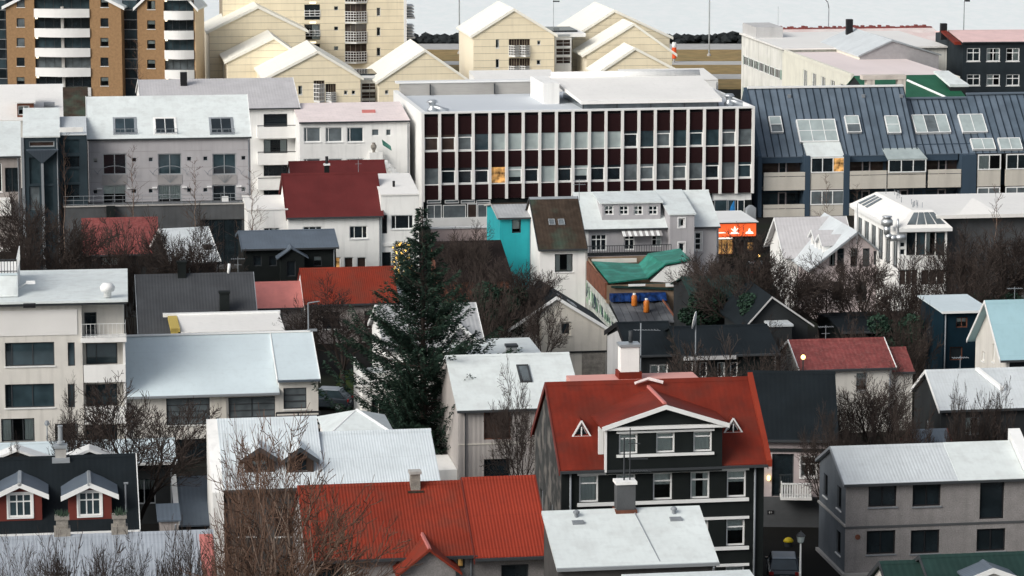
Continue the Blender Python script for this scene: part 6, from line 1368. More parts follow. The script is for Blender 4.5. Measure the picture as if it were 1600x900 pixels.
# ---- brown brick flats
M('balcony_white', (.76, .76, .75), .6, .03)
def brick_flat(label, xl, xr, bx0, bx1, apx, wx, nb, side=False):
    b = Bld('brick_flats', label, 'apartment block', xl, 10, xr, 440, th=-4, group='brown brick flats'); ap = b.f(apx, -36)
    DD = 7.5 if side else 14; k = b.block(0, b.w, 0, DD, 0, b.he, ap[1], 'y', 'brick_wall', am=ap[0])
    u0, u1 = b.f(bx0, 60)[0], b.f(bx1, 60)[0]; yoff = 0 if not side else 3.5
    for i in range(-1, 5):
        y = 13.5+i*30.7+yoff*(1 if side else 0); zt, zb = b.f((bx0+bx1)/2, y)[1], b.f((bx0+bx1)/2, y+13.5)[1]; zg = b.f((bx0+bx1)/2, y-17)[1]
        k.win('F', u0, zt-.9, u1, zg, cols=nb, frame='dark_metal', pane=['glass_blue', 'glass', 'glass_blue', 'glass_grey', 'glass'][i % 5], sill=None, recess=.5, fw=.08)
        n = 10; m = MB()
        for j in range(n):
            a, c = j/n, (j+1)/n; ya, yc = -.25-.75*math.sin(math.pi*a), -.25-.75*math.sin(math.pi*c); X0, X1 = u0+(u1-u0)*a, u0+(u1-u0)*c
            m.hexa([(X0, ya, zb), (X1, yc, zb), (X1, -.02, zb), (X0, -.02, zb), (X0, ya, zt), (X1, yc, zt), (X1, -.02, zt-.01), (X0, -.02, zt-.01)])
        m.build('balcony', 'balcony_white', b.root); b.ub('balcony_lamp', 'lamp_white', u0+.15, -.2, zt+1.3, u0+.45, 0, zt+1.6)
        for x in wx: k.W(x, y+15, x+12.5, y+28.5, rows=1, frame='dark_metal', pane='glass' if rg.random() < .6 else 'glass_grey', sill='white_paint', fw=.07, cur='half' if rg.random() < .35 else None)
    b.ub('pier', 'concrete', (u0+u1)/2-.2, .02, 0, (u0+u1)/2+.2, .45, b.he) if not side else None
    k.roof('white_roof', oh=.5, og=.3, t=.2, barge='white_paint', bt=.4, cap=False)
    for f_ in ('R',):
        b.ub('side_panel', 'tan_panel', b.w+.003, 0, 0, b.w+.06, DD, b.he-.2) if side else None
    if side:
        for i in range(4): k.win('R', 3, b.f(310, 30+i*31)[1], 3.8, b.f(310, 23+i*31)[1], hole=False, sill=None)
    b.done()
brick_flat('brown brick flats with wide curved white balconies, left of the dark glass stair tower', 9, 189, 54.5, 141, 98, (26, 157), 6)
brick_flat('narrower brown brick flats right of the dark glass stair tower', 214, 304, 257, 303, 262, (230,), 4, True)
for lab, xl, xr in (('dark glass stair tower between the two brown brick flats', 190, 213.5), ('dark glass strip tower at the left edge of the photograph', -22, 8)):
    b = Bld('stair_tower', lab, 'tower', xl, -25, xr, 441, th=-4, group='dark glass stair towers'); k = b.block(0, b.w, 0, 12, 0, b.he, None, 'flat', 'slate_wall')
    for i in range(9):
        y0 = -15+i*15.3; z0, z1 = b.f((xl+xr)/2, y0+14.6)[1], b.f((xl+xr)/2, y0)[1]; k.win('F', .12, z0, b.w-.12, z1, cols=2 if i % 2 else 1, frame='dark_metal', pane=['glass', 'glass_blue', 'glass'][i % 3], sill=None, fw=.06, hole=False)
        b.ub('transom', 'zinc', 0, -.1, z0-.08, b.w, -.07, z0-.02)
    b.done()
# ================================================================ more houses among the trees
b = Bld('house', 'dark brown flat topped house mass behind bare crowns, right of the spruce top', 'house', 690, 440, 800, 258)
k = b.block(0, b.w, 0, 7, 0, b.he, zr(b, 740, 380, 7), 'shed', 'rusty'); roofs('brown_roof', (.018, .013, .012), .4, .2, .9, var=.3); k.roof('brown_roof', oh=.2, og=.1, t=.12); b.done()
b = Bld('wall', 'pale pink rendered garden wall below the office ground floor', 'wall', 674, 358, 762, 304); b.ub('wall', 'pink_pale', 0, 0, 0, b.w, .4, b.he) if M('pink_pale', (.58, .46, .43), .85, .06, streak=.3) else 0
b.ub('coping', 'white_paint', -.1, -.1, b.he+.001, b.w+.1, .5, b.he+.15); b.done()
b = Bld('house', 'dark gabled house with thin white verge and a lit window among trees', 'house', 1168, 508, 1262, 232)
ap = b.f(1205, 466); k = b.block(0, b.w, 0, 8, 0, b.he, ap[1], 'y', 'dark_wall', am=ap[0]); k.roof('black_roof', oh=.4, og=.3, t=.12, barge='pale_grey_wall', bt=.1); k.W(1225, 519, 1233, 530, pane='warm_lit', frame='dark_metal', sill=None); k.W(1203, 519, 1211, 530, frame='dark_metal', sill=None)
b.ub('lean_to_roof', 'grey_white_roofX', b.f(1203, 508, -2)[0], -2, b.f(1203, 509, -2)[1]-.1, b.f(1240, 508, -2)[0], -.01, b.f(1203, 509, -2)[1]+.05); b.ub('lean_to', 'dark_wall', b.f(1206, 508, -2)[0], -1.9, 0, b.f(1238, 508, -2)[0], -.01, b.f(1203, 509, -2)[1]-.11); b.done()
b = Bld('house', 'long black roofed house hidden in bare trees left of the dark blue timber house', 'house', 1318, 520, 1448, 236)
k = gable_x(b, 0, b.w, 8, (1380, 497), 'black_wall'); k.roof('black_roof', oh=.3, og=.2, t=.12); k.W(1345, 526, 1358, 540, frame='dark_metal', sill=None); b.done()
b = Bld('house', 'mossy green ivy covered shed roof right of the graffiti yard', 'shed', 1084, 470, 1215, 244)
k = gable_x(b, 0, b.w, 8, (1140, 434), 'dark_wall'); k.roof('dark_green_roof', oh=.3, og=.2, t=.12); b.ub('pale_band', 'tan_wall', b.w*.4, -.05, b.he-1.4, b.w, -.003, b.he-.4); b.done()

# ================================================================ trees
def bare_mesh(seed, kind):
    """a unit-high bare tree: tapering bent limbs, side shoots and long fine twigs"""
    rg = random.Random(seed); tr, cr = MB(), MB()
    #      trunk, limbs, lean, ratio, lift, levels, twig radius, shoots per bend, cap
    P = dict(round=(.16, 7, .75, .70, .10, 5, .0018, 2.0, 18000), vase=(.18, 5, .50, .72, .10, 5, .0018, 1.8, 13000), shrub=(.02, 11, .60, .66, .10, 4, .0024, 2.2, 15000),
             fan=(.12, 7, .55, .74, .10, 5, .0014, 1.45, 9000), slim=(1, 0, 0, .6, .2, 5, .0011, 1, 3000))[kind]
    t0, nl, lean, ratio, lift, LEV, RM, shoots, cap = P
    left = [cap]
    def grow(p, d, L, r, lev):
        if left[0] <= 0: return
        nb = (5, 5, 4, 4, 3, 3)[lev]; dd = d.copy(); q0 = p; r0 = r
        side = rg.uniform(0, 6.283); bend = Vector((rg.gauss(0, .05), rg.gauss(0, .05), 0))
        for i in range(nb):
            dd = (dd+bend+Vector((rg.gauss(0, .07), rg.gauss(0, .07), rg.gauss(0, .04)+lift*(1-dd.z)))).normalized()
            q1 = q0+dd*L/nb; r1 = max(RM*.7, r0*(.84 if lev < 2 else .78)); mb = tr if lev < 2 else cr
            mb.tube(q0, q1, r0, r1, 6 if lev < 1 else (5 if lev < 2 else 3), cap=False); left[0] -= 1
            if lev < LEV and (i > 0 or lev > 1):
                k = int(shoots)+(1 if rg.random() < shoots-int(shoots) else 0)
                for _ in range(k):
                    side += 2.4+rg.uniform(-.5, .5)
                    ax = dd.orthogonal().normalized(); ax.rotate(Matrix.Rotation(side, 3, dd)); nd = dd.copy(); nd.rotate(Matrix.Rotation(rg.uniform(.45, .85), 3, ax))
                    fall = 1-.45*i/nb
                    stack.append((q1, nd, L*ratio*fall*rg.uniform(.65, 1.05), max(r1*.55, RM), lev+1))
            q0, r0 = q1, r1
    stack = []
    if kind == 'slim':
        p = Vector((0, 0, 0)); r = .008
        for i in range(16):
            q = p+Vector((rg.gauss(0, .004), rg.gauss(0, .004), 1/16)); tr.tube(p, q, r, r*.87, 5, cap=False); p = q; r *= .87
            if i > 3:
                for _ in range(3):
                    a = rg.uniform(0, 6.283); stack.append((p, Vector((math.cos(a), math.sin(a), rg.uniform(1.0, 1.8))).normalized(), .20*(1-i/22)*rg.uniform(.5, 1), max(RM, r*.4), 4))
    else:
        R0 = .018 if kind != 'shrub' else .009
        top = Vector((rg.gauss(0, .01), rg.gauss(0, .01), t0)); tr.tube((0, 0, -.02), top, R0*1.2, R0, 8, cap=False)
        for i in range(nl):
            a = 6.283*i/nl+rg.uniform(-.3, .3); sp = lean*rg.uniform(.25, 1.35)
            stack.append((top*rg.uniform(.75, 1) if t0 > .05 else Vector((math.cos(a)*.06, math.sin(a)*.06, 0)), Vector((math.cos(a)*sp, math.sin(a)*sp, 1)).normalized(), rg.uniform(.38, .52), R0*rg.uniform(.45, .7), 0))
    # breadth first, so that a spent budget thins the last twigs evenly
    while stack and left[0] > 0:
        cur_, stack = stack, []; rg.shuffle(cur_)
        for a_ in cur_: grow(*a_)
    zs = sorted(v[2] for v in cr.v)[int(len(cr.v)*.997)]; rad = sorted(math.hypot(v[0], v[1]) for v in cr.v)[int(len(cr.v)*.93)]
    for mb in (tr, cr): mb.v = [(x/zs, y/zs, z/zs) for x, y, z in mb.v]
    return tr, cr, rad/zs
TM = {}
def tree_mesh(kind, seed, pale):
    key = (kind, seed, pale)
    if key not in TM:
        k2 = (kind, seed, not pale)
        tr, cr, rad = bare_mesh(seed, kind); bk, tw = ('pale_bark', 'pale_twig') if pale else ('bark', 'twig')
        TM[key] = (tr.mesh('trunk', bk), cr.mesh('crown', tw), rad)
    return TM[key]
M('pale_twig', (.105, .065, .048), .95, .25, 3)
def bare_tree(px, top, Y, wpx, kind, seed, label, group='bare trees between the houses', pale=False, cat='tree', z0=0, name='bare_tree'):
    p = at(px, top, Y); h = p.z-z0; tm, cm, rad = tree_mesh(kind, seed, pale); s = wpx/2*Y/FPX/rad
    e = empty(name, (p.x, Y, z0), seed*1.7+px); tag(e, label, cat, group)
    for nm, me in (('trunk', tm), ('crown', cm)):
        o = bpy.data.objects.new(nm, me); C.objects.link(o); o.parent = e; o.scale = (s, s, h)
    return e
G = 'bare trees between the houses'
T = [(82, 306, 243, 180, 'round', 1, 'large dark bare crown above the white apartment block at the left'),
 (30, 345, 238, 90, 'round', 2, 'dark bare tree at the left edge beneath the slate stair tower'),
 (128, 372, 248, 110, 'shrub', 5, 'low dense bare crown left of the faded crimson roof'),
 (208, 340, 250, 130, 'shrub', 6, 'bare thicket over the right part of the faded crimson roof'),
 (290, 336, 248, 140, 'round', 3, 'bare tree before the white streaked roof'),
 (350, 400, 246, 90, 'shrub', 7, 'low bare shrub between the streaked roof and the black wooden house'),
 (535, 440, 231, 165, 'vase', 4, 'bare garden tree with forked trunk on the small lawn'),
 (470, 470, 236, 80, 'shrub', 5, 'dark bare shrub below the pink faded roof'),
 (600, 470, 240, 80, 'shrub', 8, 'bare shrub below the right end of the bright red roof'),
 (728, 350, 262, 100, 'round', 2, 'bare crown before the pale pink garden wall'),
 (728, 380, 244, 130, 'shrub', 6, 'broad dark bare thicket just right of the spruce'),
 (818, 402, 238, 130, 'round', 1, 'big bare tree before the black roofed pale gable'),
 (770, 430, 232, 120, 'shrub', 8, 'dense dark thicket between the spruce and the pale gabled house'),
 (848, 440, 231, 80, 'vase', 4, 'bare branches against the pale gabled wall'),
 (1118, 392, 250, 110, 'round', 3, 'bare tree before the grey stair tower of the white roofed house'),
 (1158, 366, 241, 175, 'vase', 9, 'tall bare tree with forked limbs below the orange shop sign'),
 (1225, 388, 240, 150, 'round', 1, 'bare tree before the left gable of the big white house'),
 (1290, 396, 244, 120, 'vase', 4, 'bare tree before the big white gabled house'),
 (1345, 382, 246, 125, 'round', 2, 'bare tree against the pinkish front gable'),
 (1380, 440, 240, 110, 'shrub', 7, 'dark thicket below the glass edged roof'),
 (1440, 380, 238, 130, 'shrub', 5, 'dense dark thicket right of the glass roofed building'),
 (1500, 350, 246, 130, 'round', 3, 'large bare tree before the shaded hall wall, left one'),
 (1585, 345, 243, 140, 'round', 1, 'large bare tree before the shaded hall wall at the right edge'),
 (1530, 390, 240, 110, 'shrub', 6, 'low dark thicket under the hall roof'),
 (1420, 470, 224, 100, 'shrub', 8, 'dark brambly thicket left of the dark blue timber house'),
 (1345, 500, 222, 120, 'shrub', 5, 'dark shrubs behind the blotchy rust red roof'),
 (1180, 500, 218, 120, 'vase', 4, 'bare tree right of the long low black roof'),
 (1100, 530, 206, 150, 'shrub', 6, 'low bare shrubs along the long black roof'),
 (1205, 540, 207, 110, 'shrub', 7, 'thin bare shrubs left of the rust red cottage'),
 (1290, 590, 196, 110, 'shrub', 8, 'bare shrubs before the cream wall of the rust red cottage'),
 (1375, 572, 197, 150, 'round', 2, 'round bare crown right of the cream cottage'),
 (1420, 620, 192, 110, 'shrub', 5, 'dark bare shrub left of the mottled grey roofed house'),
 (1510, 605, 190, 70, 'shrub', 6, 'rounded bare shrub left before the mottled grey roof'),
 (1550, 602, 190, 80, 'shrub', 7, 'rounded bare shrub right before the mottled grey roof'),
 (1290, 640, 184, 80, 'vase', 9, 'bare tree between the balcony house and the grey pebbledashed house'),
 (1330, 640, 186, 100, 'shrub', 8, 'bare thicket behind the grey pebbledashed house'),
 (212, 585, 181, 230, 'vase', 9, 'spreading bare tree before the apartment block and the pale blue roof'),
 (120, 600, 184, 90, 'vase', 4, 'small bare tree beside the balcony windows'),
 (812, 572, 184, 95, 'vase', 4, 'bare tree at the right end of the bright white roof'),
 (12, 690, 176, 60, 'shrub', 6, 'bare shrub tip at the left edge above the tarred house')]
for (px, top, Y, wp, kd, sd, lab) in T: bare_tree(px, top, Y, wp, kd, sd, lab)
for i, (px, top, wp, sd, lab) in enumerate(((60, 842, 110, 5, 'leftmost bare shrub along the bottom edge'), (130, 838, 120, 6, 'bare shrub between the two stone chimneys, bottom edge'), (205, 835, 110, 7, 'bare shrub in front of the right stone chimney'),
      (270, 832, 120, 8, 'bare shrub before the red edged roof panel, bottom edge'), (30, 838, 120, 9, 'bare shrub in the lower left corner'), (98, 846, 100, 10, 'dark bare shrub just below the left stone chimney'), (165, 840, 110, 11, 'bare shrub just left of the right stone chimney'), (240, 838, 120, 12, 'bare shrub just right of the right stone chimney'), (300, 836, 110, 14, 'bare shrub over the red edged roof panel, bottom edge'), (325, 850, 80, 5, 'bare shrub at the right end of the lilac grey roof'))):
    bare_tree(px, top, 140+i, wp, 'shrub' if i % 2 else 'fan', sd if i % 2 else 12, lab, 'bare shrubs along the bottom edge')
bare_tree(447, 645, 141, 300, 'fan', 12, 'large fine twigged bare tree in the foreground over the red corrugated roof', 'foreground trees', True)
bare_tree(378, 672, 143, 170, 'fan', 13, 'bare foreground tree left of the big fine twigged one', 'foreground trees', True)
for px, top, Y, wp, sd, lab in ((202, 226, 283, 46, 21, 'slim bare street tree before the left windows of the grey apartment block'), (303, 247, 283, 46, 22, 'slim bare street tree between the middle and right windows of the grey block'), (96, 208, 282, 30, 21, 'slim pale tree before the slate stair tower'),
      (394, 262, 283, 50, 22, 'slim bare tree at the right end of the grey apartment block'), (218, 62, 425, 36, 21, 'thin bare tree before the brown brick flats'), (1288, 270, 285, 40, 22, 'thin bare sapling before the beige balconies'), (1562, 290, 252, 50, 21, 'tall pinkish sapling before the hall roof'), (1340, 285, 285, 30, 22, 'thin mast like sapling before the blue terrace')):
    bare_tree(px, top, Y, wp, 'slim', sd, lab, 'slim bare street trees', True)

# ---- the spruce
def spruce(px, top, Y, label, seed=3, hw=.37, n=1.0):
    p = at(px, top, Y); H = p.z; rg = random.Random(seed); e = empty('spruce_tree', (p.x, Y, 0)); tag(e, label, 'tree')
    m = MB(); k = 12
    for i in range(k): a, c = H*i/k, H*(i+1)/k; m.tube((0, 0, a), (0, 0, c), .26*(1-i/k)+.02, .26*(1-(i+1)/k)+.02, 8, cap=False)
    m.build('trunk', 'bark', e)
    br, nd = MB(), MB(); z = 1.6
    while z < H-.15:
        f = (H-z)/H; L0 = hw*(H-z)*(.72 if f < .3 else (.86 if f < .45 else 1)); nb = 5 if f > .3 else 4
        if f < .12: nb = 3
        for j in range(nb):
            a = rg.uniform(0, 6.283); L = L0*rg.choice((.4, .6, .8, .9, 1.0, 1.15, 1.32))*rg.uniform(.85, 1.08)+.12; zz = z+rg.uniform(-.15, .15)
            dx, dy = math.cos(a), math.sin(a); pts = []; ns = max(3, int(L/.4)); droop = rg.uniform(.10, .28)*f; lift = rg.uniform(.35, .75)
            for i in range(ns+1):
                t = i/ns; pts.append(Vector((dx*L*t, dy*L*t, zz-droop*L*t+lift*L*t*t*1.0+.12*L*t)))
            for i in range(ns): br.tube(pts[i], pts[i+1], .035*(1-i/ns)+.008, .035*(1-(i+1)/ns)+.008, 3, cap=False)
            cnt = int((10+L*40)*n*(.75 if f < .3 else (.95 if f < .5 else 1.1)))
            for q in range(cnt):
                t = rg.uniform(.12, 1.0)**.8; i = min(ns-1, int(t*ns)); b0 = pts[i].lerp(pts[i+1], t*ns-i); w_ = (.16+.30*L*.35*(1-t*.75))
                side = rg.choice((-1, 1)); o = Vector((-dy*side, dx*side, 0)); off = rg.uniform(0, w_)
                c = b0+o*off+Vector((dx, dy, 0))*off*.6+Vector((0, 0, -off*rg.uniform(.1, .7)+rg.gauss(0, .03)))
                dd = (o*rg.uniform(.3, 1)+Vector((dx, dy, 0))*rg.uniform(.5, 1.2)+Vector((0, 0, rg.uniform(-.5, .5)))).normalized(); ln = rg.uniform(.16, .34)
                sd = dd.cross(Vector((rg.gauss(0, 1), rg.gauss(0, 1), rg.gauss(0, 1)))).normalized()*rg.uniform(.025, .05)
                nd.k = 1 if (t > .8 and rg.random() < .35) else 0
                nd.poly([c-sd*.5, c+dd*ln*.5-sd, c+dd*ln, c+dd*ln*.5+sd])
        z += rg.uniform(.17, .28)
    br.build('branches', 'bark', e); nd.build('foliage', ('needle', 'needle_tip'), e); return e
spruce(660, 323, 204.5, 'tall dark green spruce standing before the white roofs in the centre', n=1.9)
# small lit conifer
p = at(628, 378, 272); e = empty('fairy_light_tree', (p.x, 272, 0)); tag(e, 'small dark tree hung with warm yellow fairy lights left of the spruce top', 'tree')
m = MB(); m.tube((0, 0, 0), (0, 0, p.z), .12, .03, 6); m.build('trunk', 'bark', e); rg = random.Random(5); m = MB(); q = MB()
for i in range(2600):
    z = rg.uniform(.8, p.z); r = rg.uniform(.1, 1)**.5*(1.5*(1-.6*z/p.z)); a = rg.uniform(0, 6.28); c = Vector((r*math.cos(a), r*math.sin(a), z)); d1 = Vector((math.cos(a), math.sin(a), rg.uniform(-.5, .5)))*.25; s1 = Vector((-math.sin(a), math.cos(a), rg.uniform(-.3, .3)))*.06
    m.poly([c-s1, c+d1-s1*.4, c+d1+s1*.4, c+s1])
    if i % 34 == 0 and z > p.z*.35:
        c = c+d1*.6; rr = rg.uniform(.04, .10); q.prism([c+Vector((x*rr, 0, zz*rr)) for x, zz in ((-1, 0), (0, -1.5), (1, 0), (0, 1.5))], (0, .1, 0))
m.build('foliage', 'needle', e); o = q.build('fairy_lights', 'yellow_glow', e)
def leafy(px, top, Y, wp, label, mat='needle_tip', seed=1, depth=2.5):
    p = at(px, top, Y); e = empty('ivy_bush', (p.x, Y, 0)); tag(e, label, 'bush', 'evergreen bushes'); rg = random.Random(seed); m = MB(); w_ = wp*Y/FPX/2
    cl = [(rg.uniform(-.8, .8)*w_, rg.uniform(-1, 1)*depth*.6, rg.uniform(.3, .85)*p.z, rg.uniform(.3, .5)*w_) for _ in range(12)]
    for i in range(5200):
        cx, cy, cz, r = rg.choice(cl); v = Vector((rg.gauss(0, 1), rg.gauss(0, 1), rg.gauss(0, 1))).normalized()*r*rg.uniform(.75, 1.02); c = Vector((cx, cy, cz))+Vector((v.x, v.y*.8, v.z*.9))
        if c.z < .05: continue
        d1 = Vector((rg.gauss(0, 1), rg.gauss(0, 1), rg.gauss(0, 1))).normalized(); s1 = d1.orthogonal().normalized()*.07; d1 *= rg.uniform(.08, .16); m.poly([c-d1, c-s1, c+d1, c+s1])
    m.build('foliage', mat, e); t = MB(); t.tube((0, 0, 0), (0, 0, p.z*.5), .1, .05, 5); t.build('stem', 'bark', e)
M('ivy', (.022, .045, .03), .8, .4, 1)
leafy(1096, 428, 243, 70, 'dark ivy bush at the right corner of the graffiti yard', 'ivy', 2); leafy(1185, 448, 236, 90, 'dark green evergreen bush beneath the tall forked bare tree', 'ivy', 3)
leafy(1400, 480, 232, 80, 'dark evergreen bush among the thickets left of the blue timber house', 'ivy', 4); leafy(780, 430, 236, 90, 'dark evergreen bush below the brown house mass', 'ivy', 5)
leafy(640, 660, 200, 90, 'low evergreen bush at the foot of the spruce', 'ivy', 6); leafy(1535, 440, 241, 110, 'dark evergreen bush under the hall roof', 'ivy', 7)

# ================================================================ street things
g = ground(1217, 893, .01); car = empty('parked_car', (g.x, 173.4, .008), R(-3)); tag(car, 'dark blue grey car with pale roof seen from behind in the narrow street', 'car')
M('car_paint', (.035, .045, .055), .25, .1, spec=.6); M('tyre', (.015, .015, .015), .8); M('tail_red', (.3, .02, .02), .3); M('car_roof', (.30, .34, .37), .25, .1, spec=.6)
def loft(name, mat, secs, par, smooth=True):
    m = MB(); k = len(secs[0])
    for s_ in secs: m.v += s_
    for i in range(len(secs)-1):
        for j in range(k): m.f.append((i*k+j, i*k+(j+1) % k, (i+1)*k+(j+1) % k, (i+1)*k+j)); m.m.append(0)
    m.f.append(tuple(range(k))[::-1]); m.f.append(tuple((len(secs)-1)*k+j for j in range(k))); m.m += [0, 0]
    return m.build(name, mat, par, smooth=False)
def sec(y, w_, z0, z1, ch=.12): return [(-w_+ch, y, z0), (w_-ch, y, z0), (w_, y, z0+ch), (w_, y, z1-ch), (w_-ch, y, z1), (-w_+ch, y, z1), (-w_, y, z1-ch), (-w_, y, z0+ch)]
loft('body', 'car_paint', [sec(0, .78, .35, .78), sec(.12, .86, .25, .95), sec(1, .88, .22, 1.0), sec(3.0, .88, .22, .98), sec(4.0, .84, .25, .85), sec(4.25, .74, .35, .7)], car)
def cab(y0, y1, w0, w1, z0, z1): return [(-w0, y0, z0), (w0, y0, z0), (w1, y1, z1), (-w1, y1, z1)]
m = MB(); B0 = [(-.80, .25, .97), (.80, .25, .97), (.80, 3.2, .97), (-.80, 3.2, .97)]; B1 = [(-.66, .75, 1.5), (.66, .75, 1.5), (.66, 2.3, 1.5), (-.66, 2.3, 1.5)]; m.hexa(B0+B1); m.build('cabin_glass', 'glass_blue', car)
m = MB(); m.hexa([(-.68, .70, 1.5), (.68, .70, 1.5), (.68, 2.35, 1.5), (-.68, 2.35, 1.5), (-.62, .85, 1.56), (.62, .85, 1.56), (.62, 2.25, 1.56), (-.62, 2.25, 1.56)]); m.build('roof', 'car_roof', car)
m = MB()
for sx in (-1, 1):
    for (a, c) in (((.79*sx, .28, .98), (.67*sx, .76, 1.5)), ((.79*sx, 3.1, .98), (.67*sx, 2.28, 1.5)), ((.81*sx, 1.7, .98), (.67*sx, 1.6, 1.5))): m.tube(a, c, .045, .04, 5)
m.build('pillars', 'car_paint', car)
for sx in (-.8, .8):
    for y in (.75, 3.35):
        m = MB(); m.tube((sx-.1, y, .31), (sx+.1, y, .31), .31, .31, 16); w_ = m.build('wheel', 'tyre', car); m = MB(); m.tube((sx-.11, y, .31), (sx+.11, y, .31), .18, .18, 12); m.build('rim', 'zinc', w_)
    ubox('tail_light', 'tail_red', car, (sx*.92-.13, -.03, .72), (sx*.92+.13, .06, .9)); ubox('wing_mirror', 'car_paint', car, (sx*1.18-.08, 2.55, .98), (sx*1.18+.08, 2.7, 1.12))
pl = ubox('number_plate', 'white_paint', car, (-.26, -.035, .55), (.26, -.001, .67)); ubox('rear_bumper', 'dark_metal', car, (-.8, -.08, .3), (.8, .1, .48))
m = MB()
for i in range(7):
    if i != 2: x = -.2+i*.062; m.box(x, -.0385, .58, x+.035, -.0355, .64)
m.build('plate_lettering', 'black_metal', car)
def copy_thing(src, loc, rz, label, group=None):
    r = src.copy(); C.objects.link(r); r.location = loc; r.rotation_euler = (0, 0, rz); r['label'] = label
    if group: r['group'] = group
    for ch in [o for o in bpy.data.objects if o.parent == src]:
        c = ch.copy(); C.objects.link(c); c.parent = r
        for g_ in [o for o in bpy.data.objects if o.parent == ch]:
            d_ = g_.copy(); C.objects.link(d_); d_.parent = c
    return r
g = ground(548, 640); copy_thing(car, (g.x, g.y, .008), R(80), 'dark parked car on the yard behind the pale corrugated roofs, left of the spruce')
g = ground(1145, 440); copy_thing(car, (g.x+2.5, g.y, .008), R(8), 'dark parked car half hidden by the bare tree under the orange shop sign')
p = at(1251, 849, 170); e = empty('street_lamp', (p.x, 170, 0)); tag(e, 'white street lamp post with lantern head beside the narrow street', 'street lamp')
m = MB(); m.tube((0, 0, 0), (0, 0, p.z), .075, .05, 10); m.lathe((0, 0, 0), [(.16, 0), (.16, .5), (.09, .65)], 12); m.build('post', 'white_paint', e)
m = MB(); m.lathe((0, 0, p.z), [(.06, 0), (.17, .08), (.24, .42)], 8); m.build('lantern_glass', 'glass_pale', e)
m = MB(); m.lathe((0, 0, p.z+.42), [(.27, 0), (.27, .03), (.14, .18), (.05, .22), (.04, .3)], 8); m.build('lantern_roof', 'dark_metal', e)
g = at(1232, 841, 183); e = empty('litter_bin', (g.x, 183, 0)); tag(e, 'bin with bright yellow lid beyond the parked car', 'bin'); M('yellow_plastic', (.62, .46, .01), .5, .08)
m = MB(); m.lathe((0, 0, 0), [(.22, 0), (.26, g.z-.2)], 12); m.build('body', 'dark_metal', e); m = MB(); m.lathe((0, 0, g.z-.2), [(.3, 0), (.3, .08), (.2, .2), (.05, .26)], 12); m.build('lid', 'yellow_plastic', e)
for px, py, Y, lab in ((1255, 558, 208, 'glowing globe lamp before the rust red cottage'), (98, 440, 240, 'glowing globe lamp under the dark bare trees at left'), (88, 426, 246, 'fainter glowing lamp under the dark bare trees at left, behind the other'), (1186, 400, 262, 'glowing lamp in the dark gap right of the shop')):
    p = at(px, py, Y); e = empty('street_lamp', (p.x, Y, 0)); tag(e, lab, 'street lamp', 'glowing globe lamps'); m = MB(); m.tube((0, 0, 0), (0, 0, p.z-.15), .05, .04, 6); m.build('post', 'dark_metal', e)
    s_ = .2 if '1255' == str(px) else .1; s_ = .15 if px == 1255 else .12; m = MB(); m.lathe((0, 0, p.z-s_), [(s_*.5, 0), (s_, s_*.6), (s_, s_*1.4), (s_*.5, s_*2)], 10); m.build('globe', 'lamp_glow', e, smooth=True)
# dish on a pole
p = at(1085, 500, 211); e = empty('satellite_dish', (p.x, 211, 0)); tag(e, 'pale satellite dish seen nearly edge on above the long black roof', 'satellite dish'); m = MB(); m.tube((.1, 0, 0), (.1, 0, p.z), .05, .05, 6); m.build('pole', 'lead', e)
m = MB(); n = 16
for r, off in ((.62, 0), (.35, .08), (.001, .12)):
    for i in range(n): a = 6.283*i/n; m.v.append((off+.12*math.sin(a)*r/.62*1.0, math.cos(a)*r, p.z+math.sin(a)*r))
for j in range(2):
    for i in range(n): m.f.append((j*n+i, j*n+(i+1) % n, (j+1)*n+(i+1) % n, (j+1)*n+i)); m.m.append(0)
o = m.build('dish', 'white_paint', e); o.rotation_euler = (0, 0, R(-12)); sm = o.modifiers.new('s', 'SOLIDIFY'); sm.thickness = .03
# poles along the shore
for px, top, Y, r, lab in ((717.5, -60, 512, .13, 'tall thin mast on the shore left of the free standing yellow gable'), (865, -20, 470, .06, 'thin aerial mast above the right glazed link'), (1109.5, -80, 508, .13, 'tall thin flag mast on the shore grass right of the orange marker'),
        (1507, -4, 455, .07, 'dark pole behind the upper right corner block'), (1216, 10, 470, .05, 'short thin pole above the upper right flat block')):
    p = at(px, max(top, -200), Y); e = empty('mast', (p.x, Y, 0)); tag(e, lab, 'mast'); m = MB(); m.tube((0, 0, 0), (0, 0, p.z), r, r*.6, 6); m.build('pole', 'zinc' if px != 1507 else 'dark_metal', e); m = MB(); m.lathe((0, 0, 0), [(r*2.5, 0), (r*2.5, .3), (r, .5)], 8); m.build('foot', 'concrete', e)
    if px == 865: ubox('aerial_arm', 'dark_metal', e, (-.1, -.05, p.z-2.2), (.9, .05, p.z-2.0))
    if px == 1507: ubox('camera_box', 'dark_metal', e, (.1, -.1, p.z-.6), (.8, .2, p.z-.1))
p = at(1295, 12, 505); e = empty('street_lamp', (p.x, 505, 0)); tag(e, 'tall street lamp with curved arm on the shore road, upper right', 'street lamp'); m = MB(); zt = p.z
m.path([(0, 0, 0), (0, 0, zt), (-.2, 0, zt+.9), (-.8, 0, zt+1.5), (-1.8, 0, zt+1.7)], .08, 6); m.build('post', 'lead', e, smooth=True); ubox('lamp_head', 'lead', e, (-2.6, -.15, zt+1.6), (-1.7, .15, zt+1.78))
p = at(1053.5, 66, 497); e = empty('marker_post', (p.x, 497, 0)); tag(e, 'orange marker with white cap on the shore beside the stepped white gables', 'marker')
